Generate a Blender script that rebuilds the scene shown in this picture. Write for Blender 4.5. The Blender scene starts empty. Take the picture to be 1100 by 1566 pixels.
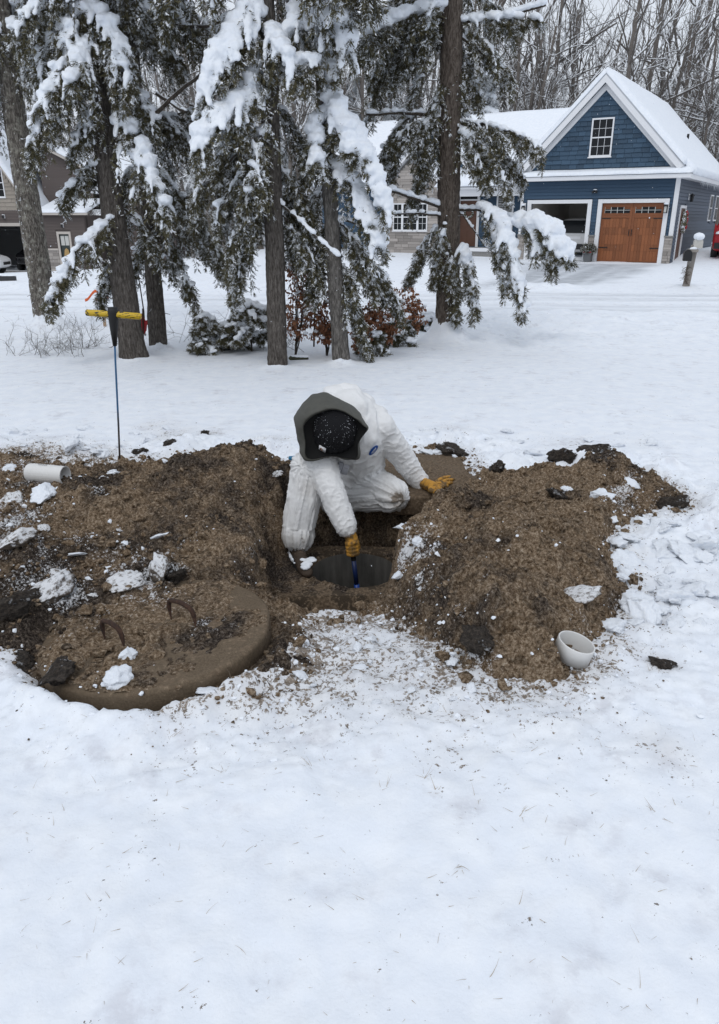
import bpy, math, random
import numpy as np
from mathutils import Vector, Matrix
rng = np.random.default_rng(11)
random.seed(11)
sc = bpy.context.scene
col = sc.collection

# ------------------------------------------------------------------ camera, sky, sun, exposure
FPX, PITCH, CAMH = 1150.0, math.radians(21.3), 1.6
cd = bpy.data.cameras.new('camera'); cam = bpy.data.objects.new('camera', cd); col.objects.link(cam)
cd.sensor_fit = 'VERTICAL'; cd.sensor_height = 24.0; cd.sensor_width = 24.0
cd.lens = 24.0 * FPX / 1566.0; cd.clip_start = 0.05; cd.clip_end = 1200
cam.location = (0, 0, CAMH); cam.rotation_euler = (math.radians(90) - PITCH, 0, 0)
sc.camera = cam

SUN_EL, SUN_AZ = math.radians(55), math.radians(200)      # behind the clouds
w = bpy.data.worlds.new('World'); sc.world = w; w.use_nodes = True
wn = w.node_tree.nodes; wl = w.node_tree.links
bg = wn['Background']
sky = wn.new('ShaderNodeTexSky'); sky.sky_type = 'NISHITA'; sky.sun_disc = False
sky.sun_elevation = SUN_EL; sky.sun_rotation = SUN_AZ; sky.dust_density = 4.0; sky.air_density = 1.5
hs = wn.new('ShaderNodeHueSaturation'); hs.inputs['Saturation'].default_value = 0.25
mx = wn.new('ShaderNodeMix'); mx.data_type = 'RGBA'; mx.inputs[0].default_value = 0.82   # even cloud cover
mx.inputs[7].default_value = (7.7, 8.3, 9.25, 1)
wl.new(sky.outputs[0], hs.inputs['Color']); wl.new(hs.outputs[0], mx.inputs[6]); wl.new(mx.outputs[2], bg.inputs[0])
bg.inputs[1].default_value = 0.1
sd = bpy.data.lights.new('sun', 'SUN'); sun = bpy.data.objects.new('sun', sd); col.objects.link(sun)
sd.energy = 0.6; sd.angle = math.radians(25); sd.color = (1, 0.97, 0.93)
sun.rotation_euler = (math.radians(90) - SUN_EL, 0, math.radians(180) - SUN_AZ + math.radians(0))
vs = sc.view_settings
vs.view_transform = 'Standard'; vs.look = 'None'; vs.exposure = 0.07; vs.gamma = 1.0; vs.use_curve_mapping = False
sc.cycles.use_denoising = True
sc.cycles.max_bounces = 6; sc.cycles.diffuse_bounces = 3; sc.cycles.transparent_max_bounces = 6

# ------------------------------------------------------------------ pixel -> place helpers
_f = np.array([0, math.cos(PITCH), -math.sin(PITCH)]); _u = np.array([0, math.sin(PITCH), math.cos(PITCH)]); _r = np.array([1., 0, 0])
_C = np.array([0, 0, CAMH])
def ray(x, y): return _f + (x - 550) / FPX * _r + (783 - y) / FPX * _u
def G(x, y, z=0.0):
    d = ray(x, y); return _C + d * (z - CAMH) / d[2]
def PY(x, y, Y):
    d = ray(x, y); return _C + d * Y / d[1]

# ------------------------------------------------------------------ noise
def _h(ix, iy, iz, seed):
    h = (ix.astype(np.int64) * 374761393 + iy.astype(np.int64) * 668265263 + iz.astype(np.int64) * 2147483647 + seed * 1274126177) & 0xFFFFFFFF
    h = ((h ^ (h >> 13)) * 1274126177) & 0xFFFFFFFF
    h = ((h ^ (h >> 16)) * 2246822519) & 0xFFFFFFFF
    return ((h ^ (h >> 15)) & 0xFFFFFF) / float(0xFFFFFF)
def vnoise(P, seed=0):
    P = np.asarray(P, float); i = np.floor(P).astype(np.int64); f = P - i
    u = f * f * f * (f * (f * 6 - 15) + 10); r = 0
    for dx in (0, 1):
        wx = u[..., 0] if dx else 1 - u[..., 0]
        for dy in (0, 1):
            wy = u[..., 1] if dy else 1 - u[..., 1]
            for dz in (0, 1):
                wz = u[..., 2] if dz else 1 - u[..., 2]
                r = r + wx * wy * wz * _h(i[..., 0] + dx, i[..., 1] + dy, i[..., 2] + dz, seed)
    return r
def vnoise2(x, y, seed=0):
    ix = np.floor(x).astype(np.int64); iy = np.floor(y).astype(np.int64); fx = x - ix; fy = y - iy
    ux = fx * fx * fx * (fx * (fx * 6 - 15) + 10); uy = fy * fy * fy * (fy * (fy * 6 - 15) + 10); z = np.zeros_like(ix)
    a = _h(ix, iy, z, seed); b = _h(ix + 1, iy, z, seed); c = _h(ix, iy + 1, z, seed); d = _h(ix + 1, iy + 1, z, seed)
    return (a * (1 - ux) + b * ux) * (1 - uy) + (c * (1 - ux) + d * ux) * uy
def fbm2(x, y, freq, octv=4, gain=0.5, seed=0):
    r = 0; a = 1; t = 0
    for o in range(octv):
        c, s = math.cos(o * 1.1), math.sin(o * 1.1)
        r = r + a * (vnoise2((x * c - y * s) * freq + 17.3 * o, (x * s + y * c) * freq - 9.1 * o, seed + o) - 0.5); t += a; a *= gain; freq *= 2.03
    return r / t * 2
def fbm(P, freq, octv=4, gain=0.5, seed=0):
    r = 0; a = 1; t = 0
    for o in range(octv):
        r = r + a * (vnoise(P * freq + 11.7 * o, seed + o) - 0.5); t += a; a *= gain; freq *= 2.03
    return r / t * 2
def sst(a, b, x):
    t = np.clip((x - a) / (b - a), 0, 1); return t * t * (3 - 2 * t)

# ------------------------------------------------------------------ mesh helpers
def mesh_np(name, V, F, attrs=None, smooth=True):
    """F: list of (n,3)/(n,4) int arrays"""
    me = bpy.data.meshes.new(name); V = np.asarray(V, np.float32)
    if not isinstance(F, list): F = [F]
    F = [np.asarray(q, np.int32) for q in F if len(q)]
    loops = np.concatenate([q.ravel() for q in F]) if F else np.zeros(0, np.int32)
    tot = np.concatenate([np.full(len(q), q.shape[1], np.int32) for q in F]) if F else np.zeros(0, np.int32)
    st = np.concatenate([[0], np.cumsum(tot)[:-1]]).astype(np.int32) if len(tot) else tot
    me.vertices.add(len(V)); me.vertices.foreach_set('co', V.ravel())
    me.loops.add(len(loops)); me.loops.foreach_set('vertex_index', loops)
    me.polygons.add(len(tot)); me.polygons.foreach_set('loop_start', st); me.polygons.foreach_set('loop_total', tot)
    me.polygons.foreach_set('use_smooth', np.full(len(tot), smooth, bool))
    for k, v in (attrs or {}).items():
        at = me.attributes.new(k, 'FLOAT', 'POINT'); at.data.foreach_set('value', np.asarray(v, np.float32))
    me.update(calc_edges=True); me.validate()
    return me
def link(name, me, mat=None, parent=None, kind=None):
    o = bpy.data.objects.new(name, me); col.objects.link(o)
    if mat is not None and not me.materials: me.materials.append(mat)
    if parent is not None: o.parent = parent
    if kind: o['kind'] = kind
    return o
def tag(o, label, cat=None, group=None, kind=None):
    o['label'] = label
    if cat: o['category'] = cat
    if group: o['group'] = group
    if kind: o['kind'] = kind
    return o
def thing(name, label, cat, loc=(0, 0, 0), rotz=0.0, group=None):
    o = bpy.data.objects.new(name, None); col.objects.link(o); o.empty_display_size = 0.1
    o.location = loc; o.rotation_euler = (0, 0, rotz)
    return tag(o, label, cat, group)
def nrm(v):
    v = np.asarray(v, float); return v / (np.linalg.norm(v, axis=-1, keepdims=True) + 1e-12)
def _ico(sub):
    import bmesh
    bm = bmesh.new(); bmesh.ops.create_icosphere(bm, subdivisions=sub, radius=1)
    V = np.array([v.co[:] for v in bm.verts]); F = np.array([[v.index for v in f.verts] for f in bm.faces]); bm.free()
    return V, F
ICO1, ICO2, ICO3 = _ico(1), _ico(2), _ico(3)

class MB:
    def __init__(s): s.V = []; s.T = []; s.Q = []; s.n = 0
    def add(s, V, F):
        F = np.asarray(F, int)
        (s.T if F.shape[1] == 3 else s.Q).append(F + s.n)
    def verts(s, V): s.V.append(np.asarray(V, float)); s.n += len(V)
    def put(s, V, *Fs):
        for F in Fs:
            if len(F): s.add(V, F)
        s.verts(V); return s
    def box(s, x0, x1, y0, y1, z0, z1):
        V = [(x, y, z) for z in (z0, z1) for y in (y0, y1) for x in (x0, x1)]
        return s.put(V, [(0, 2, 3, 1), (4, 5, 7, 6), (0, 1, 5, 4), (2, 6, 7, 3), (0, 4, 6, 2), (1, 3, 7, 5)])
    def hexa(s, V8):
        return s.put(V8, [(0, 2, 3, 1), (4, 5, 7, 6), (0, 1, 5, 4), (2, 6, 7, 3), (0, 4, 6, 2), (1, 3, 7, 5)])
    def tube(s, P, R, k=6, cap=True):
        P = np.asarray(P, float); R = np.broadcast_to(np.asarray(R, float), (len(P),))
        T = nrm(np.gradient(P, axis=0)); m = np.abs(T.mean(0)); ref = np.eye(3)[np.argmin(m)]
        A = nrm(np.cross(T, ref)); B = np.cross(T, A)
        an = np.arange(k) * 2 * math.pi / k
        V = P[:, None] + R[:, None, None] * (np.cos(an)[None, :, None] * A[:, None] + np.sin(an)[None, :, None] * B[:, None])
        n = len(P); i = np.arange(n - 1)[:, None] * k; j = np.arange(k)[None]; j2 = (j + 1) % k
        Q = np.stack([i + j, i + j2, i + k + j2, i + k + j], -1).reshape(-1, 4)
        V = V.reshape(-1, 3)
        if cap:
            V = np.concatenate([V, P[:1], P[-1:]]); c0, c1 = n * k, n * k + 1; j = np.arange(k); j2 = (j + 1) % k
            T3 = np.concatenate([np.stack([np.full(k, c0), j2, j], -1), np.stack([np.full(k, c1), (n - 1) * k + j, (n - 1) * k + j2], -1)])
            return s.put(V, Q, T3)
        return s.put(V, Q)
    def ell(s, c, r, rot=None, ico=ICO1):
        V = ico[0] * np.asarray(r, float)
        if rot is not None: V = V @ np.asarray(rot).T
        return s.put(V + np.asarray(c, float), ico[1])
    def lathe(s, prof, c=(0, 0, 0), k=32, M=None):
        """prof: list of (r,z)"""
        prof = np.asarray(prof, float); an = np.arange(k) * 2 * math.pi / k
        V = np.stack([prof[:, :1] * np.cos(an), prof[:, :1] * np.sin(an), np.repeat(prof[:, 1:], k, 1)], -1).reshape(-1, 3)
        if M is not None: V = V @ np.asarray(M).T
        n = len(prof); i = np.arange(n - 1)[:, None] * k; j = np.arange(k)[None]; j2 = (j + 1) % k
        return s.put(V + np.asarray(c, float), np.stack([i + j, i + j2, i + k + j2, i + k + j], -1).reshape(-1, 4))
    def prism(s, poly, d0, d1, axis='y'):
        """convex/any polygon of (a,b) extruded; axis y: (x,z) polygon along y; axis x: (y,z); axis z: (x,y)"""
        n = len(poly)
        def pt(p, d): return {'y': (p[0], d, p[1]), 'x': (d, p[0], p[1]), 'z': (p[0], p[1], d)}[axis]
        V = [pt(p, d0) for p in poly] + [pt(p, d1) for p in poly]
        c0 = np.mean(V[:n], 0); c1 = np.mean(V[n:], 0); V = V + [tuple(c0), tuple(c1)]
        j = np.arange(n); j2 = (j + 1) % n
        return s.put(V, np.stack([j, j2, j2 + n, j + n], -1), np.concatenate([np.stack([np.full(n, 2 * n), j2, j], -1), np.stack([np.full(n, 2 * n + 1), j + n, j2 + n], -1)]))
    def arrays(s): return np.concatenate(s.V), [np.concatenate(q) for q in (s.Q, s.T) if q]
    def mesh(s, name, smooth=False):
        V, F = s.arrays(); me = mesh_np(name, V, F, smooth=smooth)
        import bmesh
        return me
    def build(s, name, mat, parent=None, smooth=False, kind=None):
        return link(name, s.mesh(name, smooth), mat, parent, kind)

def voxel(V, F, size, smooth_it=4, smooth_f=0.5):
    me = mesh_np('tmp', V, F); o = bpy.data.objects.new('tmp', me); col.objects.link(o)
    m = o.modifiers.new('r', 'REMESH'); m.mode = 'VOXEL'; m.voxel_size = size
    if smooth_it:
        m = o.modifiers.new('s', 'SMOOTH'); m.factor = smooth_f; m.iterations = smooth_it
    dg = bpy.context.evaluated_depsgraph_get(); e = o.evaluated_get(dg); q = e.to_mesh()
    n = len(q.vertices); co = np.empty(n * 3, np.float32); q.vertices.foreach_get('co', co)
    no = np.empty(n * 3, np.float32); q.vertices.foreach_get('normal', no)
    nl = len(q.loops); li = np.empty(nl, np.int32); q.loops.foreach_get('vertex_index', li)
    npg = len(q.polygons); tot = np.empty(npg, np.int32); q.polygons.foreach_get('loop_total', tot)
    st = np.concatenate([[0], np.cumsum(tot)[:-1]]).astype(int)
    Fs = [np.stack([li[st[tot == k] + i] for i in range(k)], -1) for k in (3, 4) if (tot == k).any()]
    e.to_mesh_clear(); bpy.data.objects.remove(o); bpy.data.meshes.remove(me)
    return co.reshape(-1, 3).astype(float), no.reshape(-1, 3).astype(float), Fs

# ------------------------------------------------------------------ materials
class NT:
    def __init__(s, name):
        s.m = bpy.data.materials.new(name); s.m.use_nodes = True; s.t = s.m.node_tree
        s.b = s.t.nodes['Principled BSDF']; s.o = s.t.nodes['Material Output']
    def n(s, typ, props=None, **ins):
        d = s.t.nodes.new('ShaderNode' + typ)
        for k, v in (props or {}).items(): setattr(d, k, v)
        for k, v in ins.items(): s.set(d, k, v)
        return d
    def set(s, d, k, v):
        k = int(k[1:]) if k[0] == '_' else k.replace('__', ' ')
        i = d.inputs[k]
        if hasattr(v, 'is_output'): s.t.links.new(v, i)
        else: i.default_value = v
    def P(s, **k):
        for a, v in k.items(): s.set(s.b, a, v)
        return s.m
    def obj(s): return s.n('TexCoord').outputs['Object']
    def noise(s, vec, scale, detail=4.0, rough=0.55, dist=0.0, out='Fac'):
        return s.n('TexNoise', None, Vector=vec, Scale=scale, Detail=detail, Roughness=rough, Distortion=dist).outputs[out]
    def mapv(s, vec, scale): return s.n('Mapping', None, Vector=vec, Scale=scale).outputs[0]
    def math(s, op, a, b=0.0, c=0.0, clamp=False):
        return s.n('Math', {'operation': op, 'use_clamp': clamp}, _0=a, _1=b, _2=c).outputs[0]
    def ss(s, x, a, b): return s.n('MapRange', {'interpolation_type': 'SMOOTHSTEP'}, Value=x, From__Min=a, From__Max=b).outputs[0]
    def mix(s, f, a, b, blend='MIX'):
        return s.n('Mix', {'data_type': 'RGBA', 'blend_type': blend}, _0=f, _6=a, _7=b).outputs[2]
    def ramp(s, f, pts):
        d = s.n('ValToRGB', None, Fac=f); e = d.color_ramp.elements
        while len(e) < len(pts): e.new(0.5)
        for q, (p, c) in zip(e, pts): q.position = p; q.color = (*c, 1) if len(c) == 3 else c
        return d.outputs[0]
    def attr(s, name, out='Fac'): return s.n('Attribute', {'attribute_name': name}).outputs[out]
    def bump(s, h, strength=0.3, dist=0.01, nrm=None):
        d = s.n('Bump', None, Height=h, Strength=strength, Distance=dist)
        if nrm is not None: s.set(d, 'Normal', nrm)
        return d.outputs[0]
    def rnd(s): return s.n('ObjectInfo').outputs['Random']
def c4(c): return (*c, 1)
SNOWC = (0.83, 0.86, 0.90, 1)

def mk_snow(name='snow', ground=False):
    t = NT(name); v = t.obj()
    n1 = t.noise(v, 9, 5); n2 = t.noise(v, 70, 4, 0.6)
    base = t.mix(t.ss(n1, 0.35, 0.7), (0.78, 0.82, 0.88, 1), (0.84, 0.87, 0.91, 1))
    if ground: base = t.mix(t.math('MULTIPLY', t.math('MULTIPLY', t.ss(t.noise(v, 3.3, 4, .6), .50, .68), t.ss(t.noise(v, 13, 5, .65), .42, .62)), .55), base, (0.56, 0.565, 0.61, 1))   # thin crust with the lawn showing through
    h = t.math('ADD', t.math('MULTIPLY', n1, 1.6), t.math('MULTIPLY', n2, 0.35))
    if ground:
        a = t.attr('dirt')
        n3 = t.noise(v, 55, 6, 0.72); n4 = t.noise(v, 14, 4, 0.6)
        k = t.math('ADD', t.math('MULTIPLY', t.math('SUBTRACT', n3, 0.5), 2.8), t.math('MULTIPLY', t.math('SUBTRACT', n4, 0.5), 1.1))
        f = t.ss(t.math('ADD', k, a), 0.45, 0.62)
        dirtc = t.ramp(t.noise(v, 42, 6, .8), [(.36, (.03, .022, .016)), (.5, (.13, .098, .07)), (.64, (.36, .30, .245))])
        base = t.mix(f, base, dirtc)
        # faint dusting of soil in the trampled snow
        base = t.mix(t.math('MULTIPLY', t.ss(a, 0.0, 0.5), 0.32), base, (0.36, 0.32, 0.28, 1))
        # worn snow over asphalt on the drive and in the wheel tracks
        ap = t.attr('plough'); g = t.mix(t.ss(t.noise(t.mapv(v, (1, 5, 1)), 1.6, 5, 0.7), .38, .68), (0.33, 0.35, 0.38, 1), (0.62, 0.65, 0.69, 1))
        base = t.mix(ap, base, g)
    return t.P(Base__Color=base, Roughness=0.75, Normal=t.bump(h, 0.45, 0.012), **{'Specular__IOR__Level': 0.25})
M_SNOW = mk_snow(); M_GSNOW = mk_snow('ground_snow', True)

def mk_soil():
    t = NT('soil'); v = t.obj()
    n1 = t.noise(v, 5, 6, 0.65); n2 = t.noise(v, 75, 6, 0.78); n3 = t.noise(v, 230, 3, 0.7)
    sand = t.ramp(n2, [(0.35, (0.034, 0.021, 0.012)), (0.45, (0.150, 0.101, 0.061)), (0.54, (0.275, 0.203, 0.136)), (0.66, (0.50, 0.41, 0.31))])
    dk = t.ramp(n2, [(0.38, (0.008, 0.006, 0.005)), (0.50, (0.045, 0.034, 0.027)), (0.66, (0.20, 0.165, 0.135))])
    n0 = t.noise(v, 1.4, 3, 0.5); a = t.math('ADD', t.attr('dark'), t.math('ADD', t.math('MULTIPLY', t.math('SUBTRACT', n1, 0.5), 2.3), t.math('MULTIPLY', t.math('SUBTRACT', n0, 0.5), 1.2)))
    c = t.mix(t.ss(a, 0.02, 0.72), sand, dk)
    c = t.mix(t.ss(n3, 0.62, 0.74), c, (0.44, 0.37, 0.29, 1)); c = t.mix(t.math('MULTIPLY', t.ss(t.noise(v, 21, 4, .6), .48, .36), .5), c, (.024, .017, .011, 1))  # random dark mottling paints crevice shade into the soil colour
    fr = t.math('ADD', t.attr('frost'), t.math('ADD', t.math('MULTIPLY', t.math('SUBTRACT', n2, 0.5), 1.7), t.math('MULTIPLY', t.math('SUBTRACT', n1, 0.5), 0.9)))
    f = t.ss(fr, 0.36, 0.52)
    c = t.mix(f, c, (0.76, 0.77, 0.79, 1))
    h = t.math('ADD', t.math('MULTIPLY', n2, 1.0), t.math('MULTIPLY', n3, 0.5))
    return t.P(Base__Color=c, Roughness=0.95, Normal=t.bump(h, 0.9, 0.012), **{'Specular__IOR__Level': 0.15})
M_SOIL = mk_soil()

def mk_bark(name, c0, c1, snow=0.0, lichen=0.0, up=0.0, sc_=(1, 1, 0.22)):
    t = NT(name); v = t.obj(); vv = t.mapv(v, sc_)
    n1 = t.noise(vv, 60, 7, 0.7, 0.5); n2 = t.noise(v, 6, 4)
    c = t.ramp(n1, [(0.30, tuple(q * 0.28 for q in c0)), (0.47, c0), (0.68, c1)])
    if lichen: c = t.mix(t.math('MULTIPLY', t.ss(t.noise(v, 11, 5, 0.7), 0.5, 0.66), lichen), c, (0.33, 0.32, 0.27, 1))
    if snow:
        geo = t.n('NewGeometry').outputs['Normal']; sx = t.n('SeparateXYZ', None, Vector=geo)
        s = t.math('ADD', t.noise(v, 22, 5, 0.75), t.math('MULTIPLY', sx.outputs['X'], -0.05))
        c = t.mix(t.ss(s, 0.74 - snow * 0.2, 0.80 - snow * 0.2), c, SNOWC)
    if up:
        geo = t.n('NewGeometry').outputs['Normal']; sx = t.n('SeparateXYZ', None, Vector=geo)
        c = t.mix(t.ss(t.math('ADD', sx.outputs['Z'], t.math('MULTIPLY', t.math('SUBTRACT', t.noise(v, 9, 3), 0.5), 0.8)), 0.62 - up, 0.85 - up), c, SNOWC)
    return t.P(Base__Color=c, Roughness=0.9, Normal=t.bump(n1, 0.9, 0.02), **{'Specular__IOR__Level': 0.15})
M_BARK = mk_bark('hemlock_bark', (0.075, 0.065, 0.057), (0.175, 0.158, 0.142), snow=0.1)
M_BARKG = mk_bark('grey_bark', (0.11, 0.101, 0.092), (0.245, 0.23, 0.212), snow=0.1)
M_BARKR = mk_bark('red_brown_bark', (0.085, 0.068, 0.056), (0.20, 0.168, 0.142), snow=0.25)
M_BARKL = mk_bark('lichen_bark', (0.10, 0.088, 0.076), (0.32, 0.295, 0.26), snow=0.62, lichen=0.7)
M_LIMB = mk_bark('limb_bark', (0.055, 0.046, 0.038), (0.12, 0.10, 0.085), up=0.12)
M_FAR = mk_bark('far_bark', (0.15, 0.132, 0.118), (0.27, 0.245, 0.225), up=0.10)
M_FARTWIG = mk_bark('far_twig', (0.13, 0.115, 0.103), (0.22, 0.20, 0.185), up=0.56)

def mk_leaf(name, ca, cb, frost=0.0):
    t = NT(name); v = t.obj(); n = t.noise(v, 7, 4, 0.7); n2 = t.noise(v, 60, 2)
    c = t.mix(t.ss(n, 0.3, 0.7), c4(ca), c4(cb)); c = t.mix(t.math('MULTIPLY', n2, 0.5), c, c4(tuple(q * 0.45 for q in ca)))
    if frost: c = t.mix(t.ss(t.math('ADD', t.noise(v, 16, 3), t.math('MULTIPLY', t.noise(v, 90, 2), 0.35)), 0.80 - frost, 0.86 - frost), c, SNOWC)
    return t.P(Base__Color=c, Roughness=0.65, **{'Specular__IOR__Level': 0.2})
M_LEAF = mk_leaf('hemlock_needles', (0.085, 0.080, 0.046), (0.145, 0.128, 0.072), frost=0.085)
M_FARLEAF = mk_leaf('far_needles', (0.05, 0.055, 0.04), (0.09, 0.09, 0.06), frost=0.2)
M_RUST = mk_leaf('rust_leaves', (0.24, 0.10, 0.052), (0.34, 0.165, 0.09))

def plain(name, c, rough=0.6, metal=0.0, var=0.12, scale=20, bump=0.0, spec=0.4, objvar=0.0, stretch=(1, 1, 1)):
    t = NT(name); v = t.mapv(t.obj(), stretch); n = t.noise(v, scale, 5, 0.6)
    cc = t.mix(n, c4(tuple(q * (1 - var) for q in c)), c4(tuple(min(1, q * (1 + var)) for q in c)))
    if objvar:
        hv = t.n('HueSaturation', None, Color=cc, Value=t.math('ADD', t.math('MULTIPLY', t.rnd(), 2 * objvar), 1 - objvar)); cc = hv.outputs[0]
    kw = dict(Base__Color=cc, Roughness=rough, Metallic=metal); kw['Specular__IOR__Level'] = spec
    if bump: kw['Normal'] = t.bump(n, bump, 0.01)
    return t.P(**kw)
M_BLUE = plain('blue_siding', (0.040, 0.076, 0.124), 0.7, var=0.10, scale=3, objvar=0.15)
M_BLUESH = plain('blue_shingle', (0.042, 0.078, 0.122), 0.75, var=0.15, scale=8, objvar=0.24)
M_GREYSIDE = plain('slate_blue_siding', (0.085, 0.105, 0.14), 0.6, var=0.08, scale=3, objvar=0.14)
M_TRIM = plain('white_trim', (0.74, 0.745, 0.76), 0.5, var=0.03)
M_TAN = plain('tan_shingle', (0.30, 0.265, 0.225), 0.8, var=0.1, objvar=0.08)
M_BROWN = plain('brown_siding', (0.105, 0.085, 0.078), 0.7, var=0.1, scale=3, objvar=0.06)
M_BEIGE = plain('beige_trim', (0.50, 0.455, 0.41), 0.6, var=0.05)
M_CEDAR = plain('cedar_door', (0.235, 0.082, 0.030), 0.5, var=0.35, scale=6, objvar=0.22, stretch=(9, 9, 0.7))
M_CEDARD = plain('cedar_frame', (0.215, 0.074, 0.028), 0.5, var=0.25, scale=6, stretch=(6, 6, 0.9), objvar=0.08)
M_BRDOOR = plain('brown_door', (0.11, 0.050, 0.030), 0.5, var=0.2, scale=5)
M_STONE = plain('ledge_stone', (0.33, 0.30, 0.275), 0.85, var=0.25, scale=9, bump=0.4, objvar=0.28)
M_MORTAR = plain('mortar', (0.16, 0.15, 0.14), 0.95, var=0.2)
M_CONC = plain('concrete', (0.23, 0.225, 0.215), 0.9, var=0.2, scale=14, bump=0.3)
M_INT = plain('drywall', (0.74, 0.70, 0.65), 0.8, var=0.04)
M_GLASS = plain('window_glass', (0.016, 0.018, 0.02), 0.15, var=0.3, scale=3, spec=0.16)
M_DARK = plain('black_metal', (0.012, 0.012, 0.013), 0.45, var=0.2)
M_BLACKP = plain('black_rubber', (0.011, 0.011, 0.012), 0.6, var=0.3)
M_BLIND = plain('blind', (0.42, 0.42, 0.42), 0.7, var=0.03)
M_ICE = plain('icicle_ice', (0.62, 0.65, 0.68), 0.15, var=0.05)
M_LAMPG = plain('lamp_glass', (0.55, 0.55, 0.52), 0.2, var=0.05)
M_PVC = plain('white_plastic', (0.68, 0.675, 0.66), 0.42, var=0.07, scale=5, spec=0.45)
M_ROPE = plain('twigs_brown', (0.10, 0.075, 0.055), 0.9, var=0.3)
M_GRASSD = plain('dry_grass', (0.36, 0.29, 0.20), 0.85, var=0.35, scale=40)
M_WOODG = plain('grey_wood', (0.27, 0.245, 0.22), 0.85, var=0.25, scale=9, stretch=(3, 3, 0.5), bump=0.3)
M_RED = plain('red_plastic', (0.36, 0.020, 0.025), 0.5, var=0.15)
M_ORANGE = plain('orange_tape', (0.85, 0.16, 0.04), 0.5, var=0.1)

# ------------------------------------------------------------------ terrain
TRUNKS = {  # base pixel, path pixels (upwards), depth, radius at base, radius at the top of frame
    'T1': dict(path=[(75, 507), (50, 350), (26, 200), (8, 60)], r=(0.175, 0.13), mat='L'),
    'T2': dict(path=[(206, 552), (186, 420), (168, 290), (152, 150), (140, 20)], r=(0.15, 0.092), mat='B'),
    'T3': dict(path=[(243, 537), (232, 380), (217, 230), (203, 100), (196, 10)], r=(0.105, 0.075), mat='B'),
    'T4': dict(path=[(425, 562), (421, 400), (416, 250), (411, 100), (407, 5)], r=(0.106, 0.08), mat='B'),
    'T5': dict(path=[(523, 558), (511, 400), (502, 250), (493, 120), (486, 10)], r=(0.092, 0.06), mat='G'),
    'T6': dict(path=[(684, 522), (686, 380), (687, 240), (690, 120), (692, 10)], r=(0.155, 0.125), mat='R'),
}
for k, T in TRUNKS.items():
    b = G(*T['path'][0]); T['base'] = b; T['Y'] = b[1]
    pts = [PY(x, y, b[1]) for x, y in T['path']]
    d = pts[-1] - pts[-2]; d = d / d[2]
    top = pts[-1]; ztop = 9.5
    for z in np.arange(top[2] + 0.8, ztop, 0.8): pts.append(top + d * 0.75 * (z - top[2]) + np.array([0, 0, 0.25 * (z - top[2])]))
    T['pts'] = np.array(pts)
def trunk_at(k, z):
    P = TRUNKS[k]['pts']; return np.array([np.interp(z, P[:, 2], P[:, i]) for i in (0, 1)] + [z])

LID_C = np.array([-0.815, 2.66]); LID_R = 0.455          # lid lying on the snow
SLAB_C = np.array([0.33, 4.84]); SLAB_R = 0.52           # lid under the worker
RING_C = G(876, 1002, .05)[:2]; HOLE_C = np.array([-0.03, 3.95]); HOLE_R = 0.25
SOIL_PX = [(-120, 700, 0), (0, 698, 0), (90, 705, 0), (170, 712, 0), (215, 700, .05), (255, 688, .1), (300, 676, .12), (340, 668, .18), (365, 662, .2), (400, 672, .2), (450, 690, .1),
           (560, 700, 0), (640, 690, 0), (690, 674, .06), (716, 696, 0), (740, 716, .05), (800, 712, .1), (860, 700, .14), (900, 690, .16), (945, 692, .12), (965, 715, .05), (1005, 742, 0), (1048, 772, 0),
           (1035, 790, 0), (985, 790, 0), (945, 812, .03), (935, 835, .03), (962, 880, 0), (972, 925, 0), (940, 960, 0), (905, 1000, 0), (862, 1042, 0), (800, 1054, 0), (742, 1044, 0), (700, 1030, 0), (672, 990, 0),
           (640, 950, 0), (585, 930, 0), (500, 935, 0), (470, 950, 0), (480, 1010, 0), (450, 1050, 0), (400, 1070, 0), (330, 1076, 0), (265, 1088, 0), (200, 1062, 0), (112, 1068, 0), (72, 1040, 0), (48, 1012, 0), (0, 1000, 0), (-130, 990, 0)]
SOIL_POLY = np.array([G(*p)[:2] for p in SOIL_PX])
def poly_sd(x, y, P):
    """signed distance, positive inside"""
    d = np.full(x.shape, 1e9); ins = np.zeros(x.shape, bool); n = len(P)
    for i in range(n):
        a = P[i]; b = P[(i + 1) % n]; e = b - a
        t = np.clip(((x - a[0]) * e[0] + (y - a[1]) * e[1]) / (e @ e + 1e-12), 0, 1)
        d = np.minimum(d, np.hypot(x - a[0] - e[0] * t, y - a[1] - e[1] * t))
        c = ((a[1] > y) != (b[1] > y)) & (x < (b[0] - a[0]) * (y - a[1]) / (b[1] - a[1] + 1e-12) + a[0]); ins ^= c
    return np.where(ins, d, -d)
BUMPS = [  # px, py, height, radius x, radius y
    (620, 850, .07, .10, .16),     (375, 715, .20, .30, .30), (300, 735, .15, .36, .3), (215, 775, .12, .40, .3), (110, 790, .12, .40, .3), (310, 815, .13, .40, .3), (365, 850, .10, .22, .22), (20, 850, .14, .22, .25), (140, 850, .07, .30, .25), (235, 880, .10, .22, .14), (90, 905, .10, .16, .12), (10, 960, .08, .14, .14),
    (770, 750, .10, .26, .22), (880, 735, .15, .28, .25), (930, 712, .10, .2, .2), (800, 800, .14, .30, .3), (765, 850, .17, .26, .26), (835, 880, .16, .26, .26), (740, 930, .13, .22, .22), (810, 960, .11, .26, .24), (690, 830, .13, .18, .2), (640, 835, .10, .14, .18), (655, 890, .10, .15, .14), (900, 800, .09, .2, .2),
    (692, 690, .12, .14, .10), (720, 985, .06, .14, .12), (380, 1045, .03, .14, .12), (700, 770, .10, .16, .14)]
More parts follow.
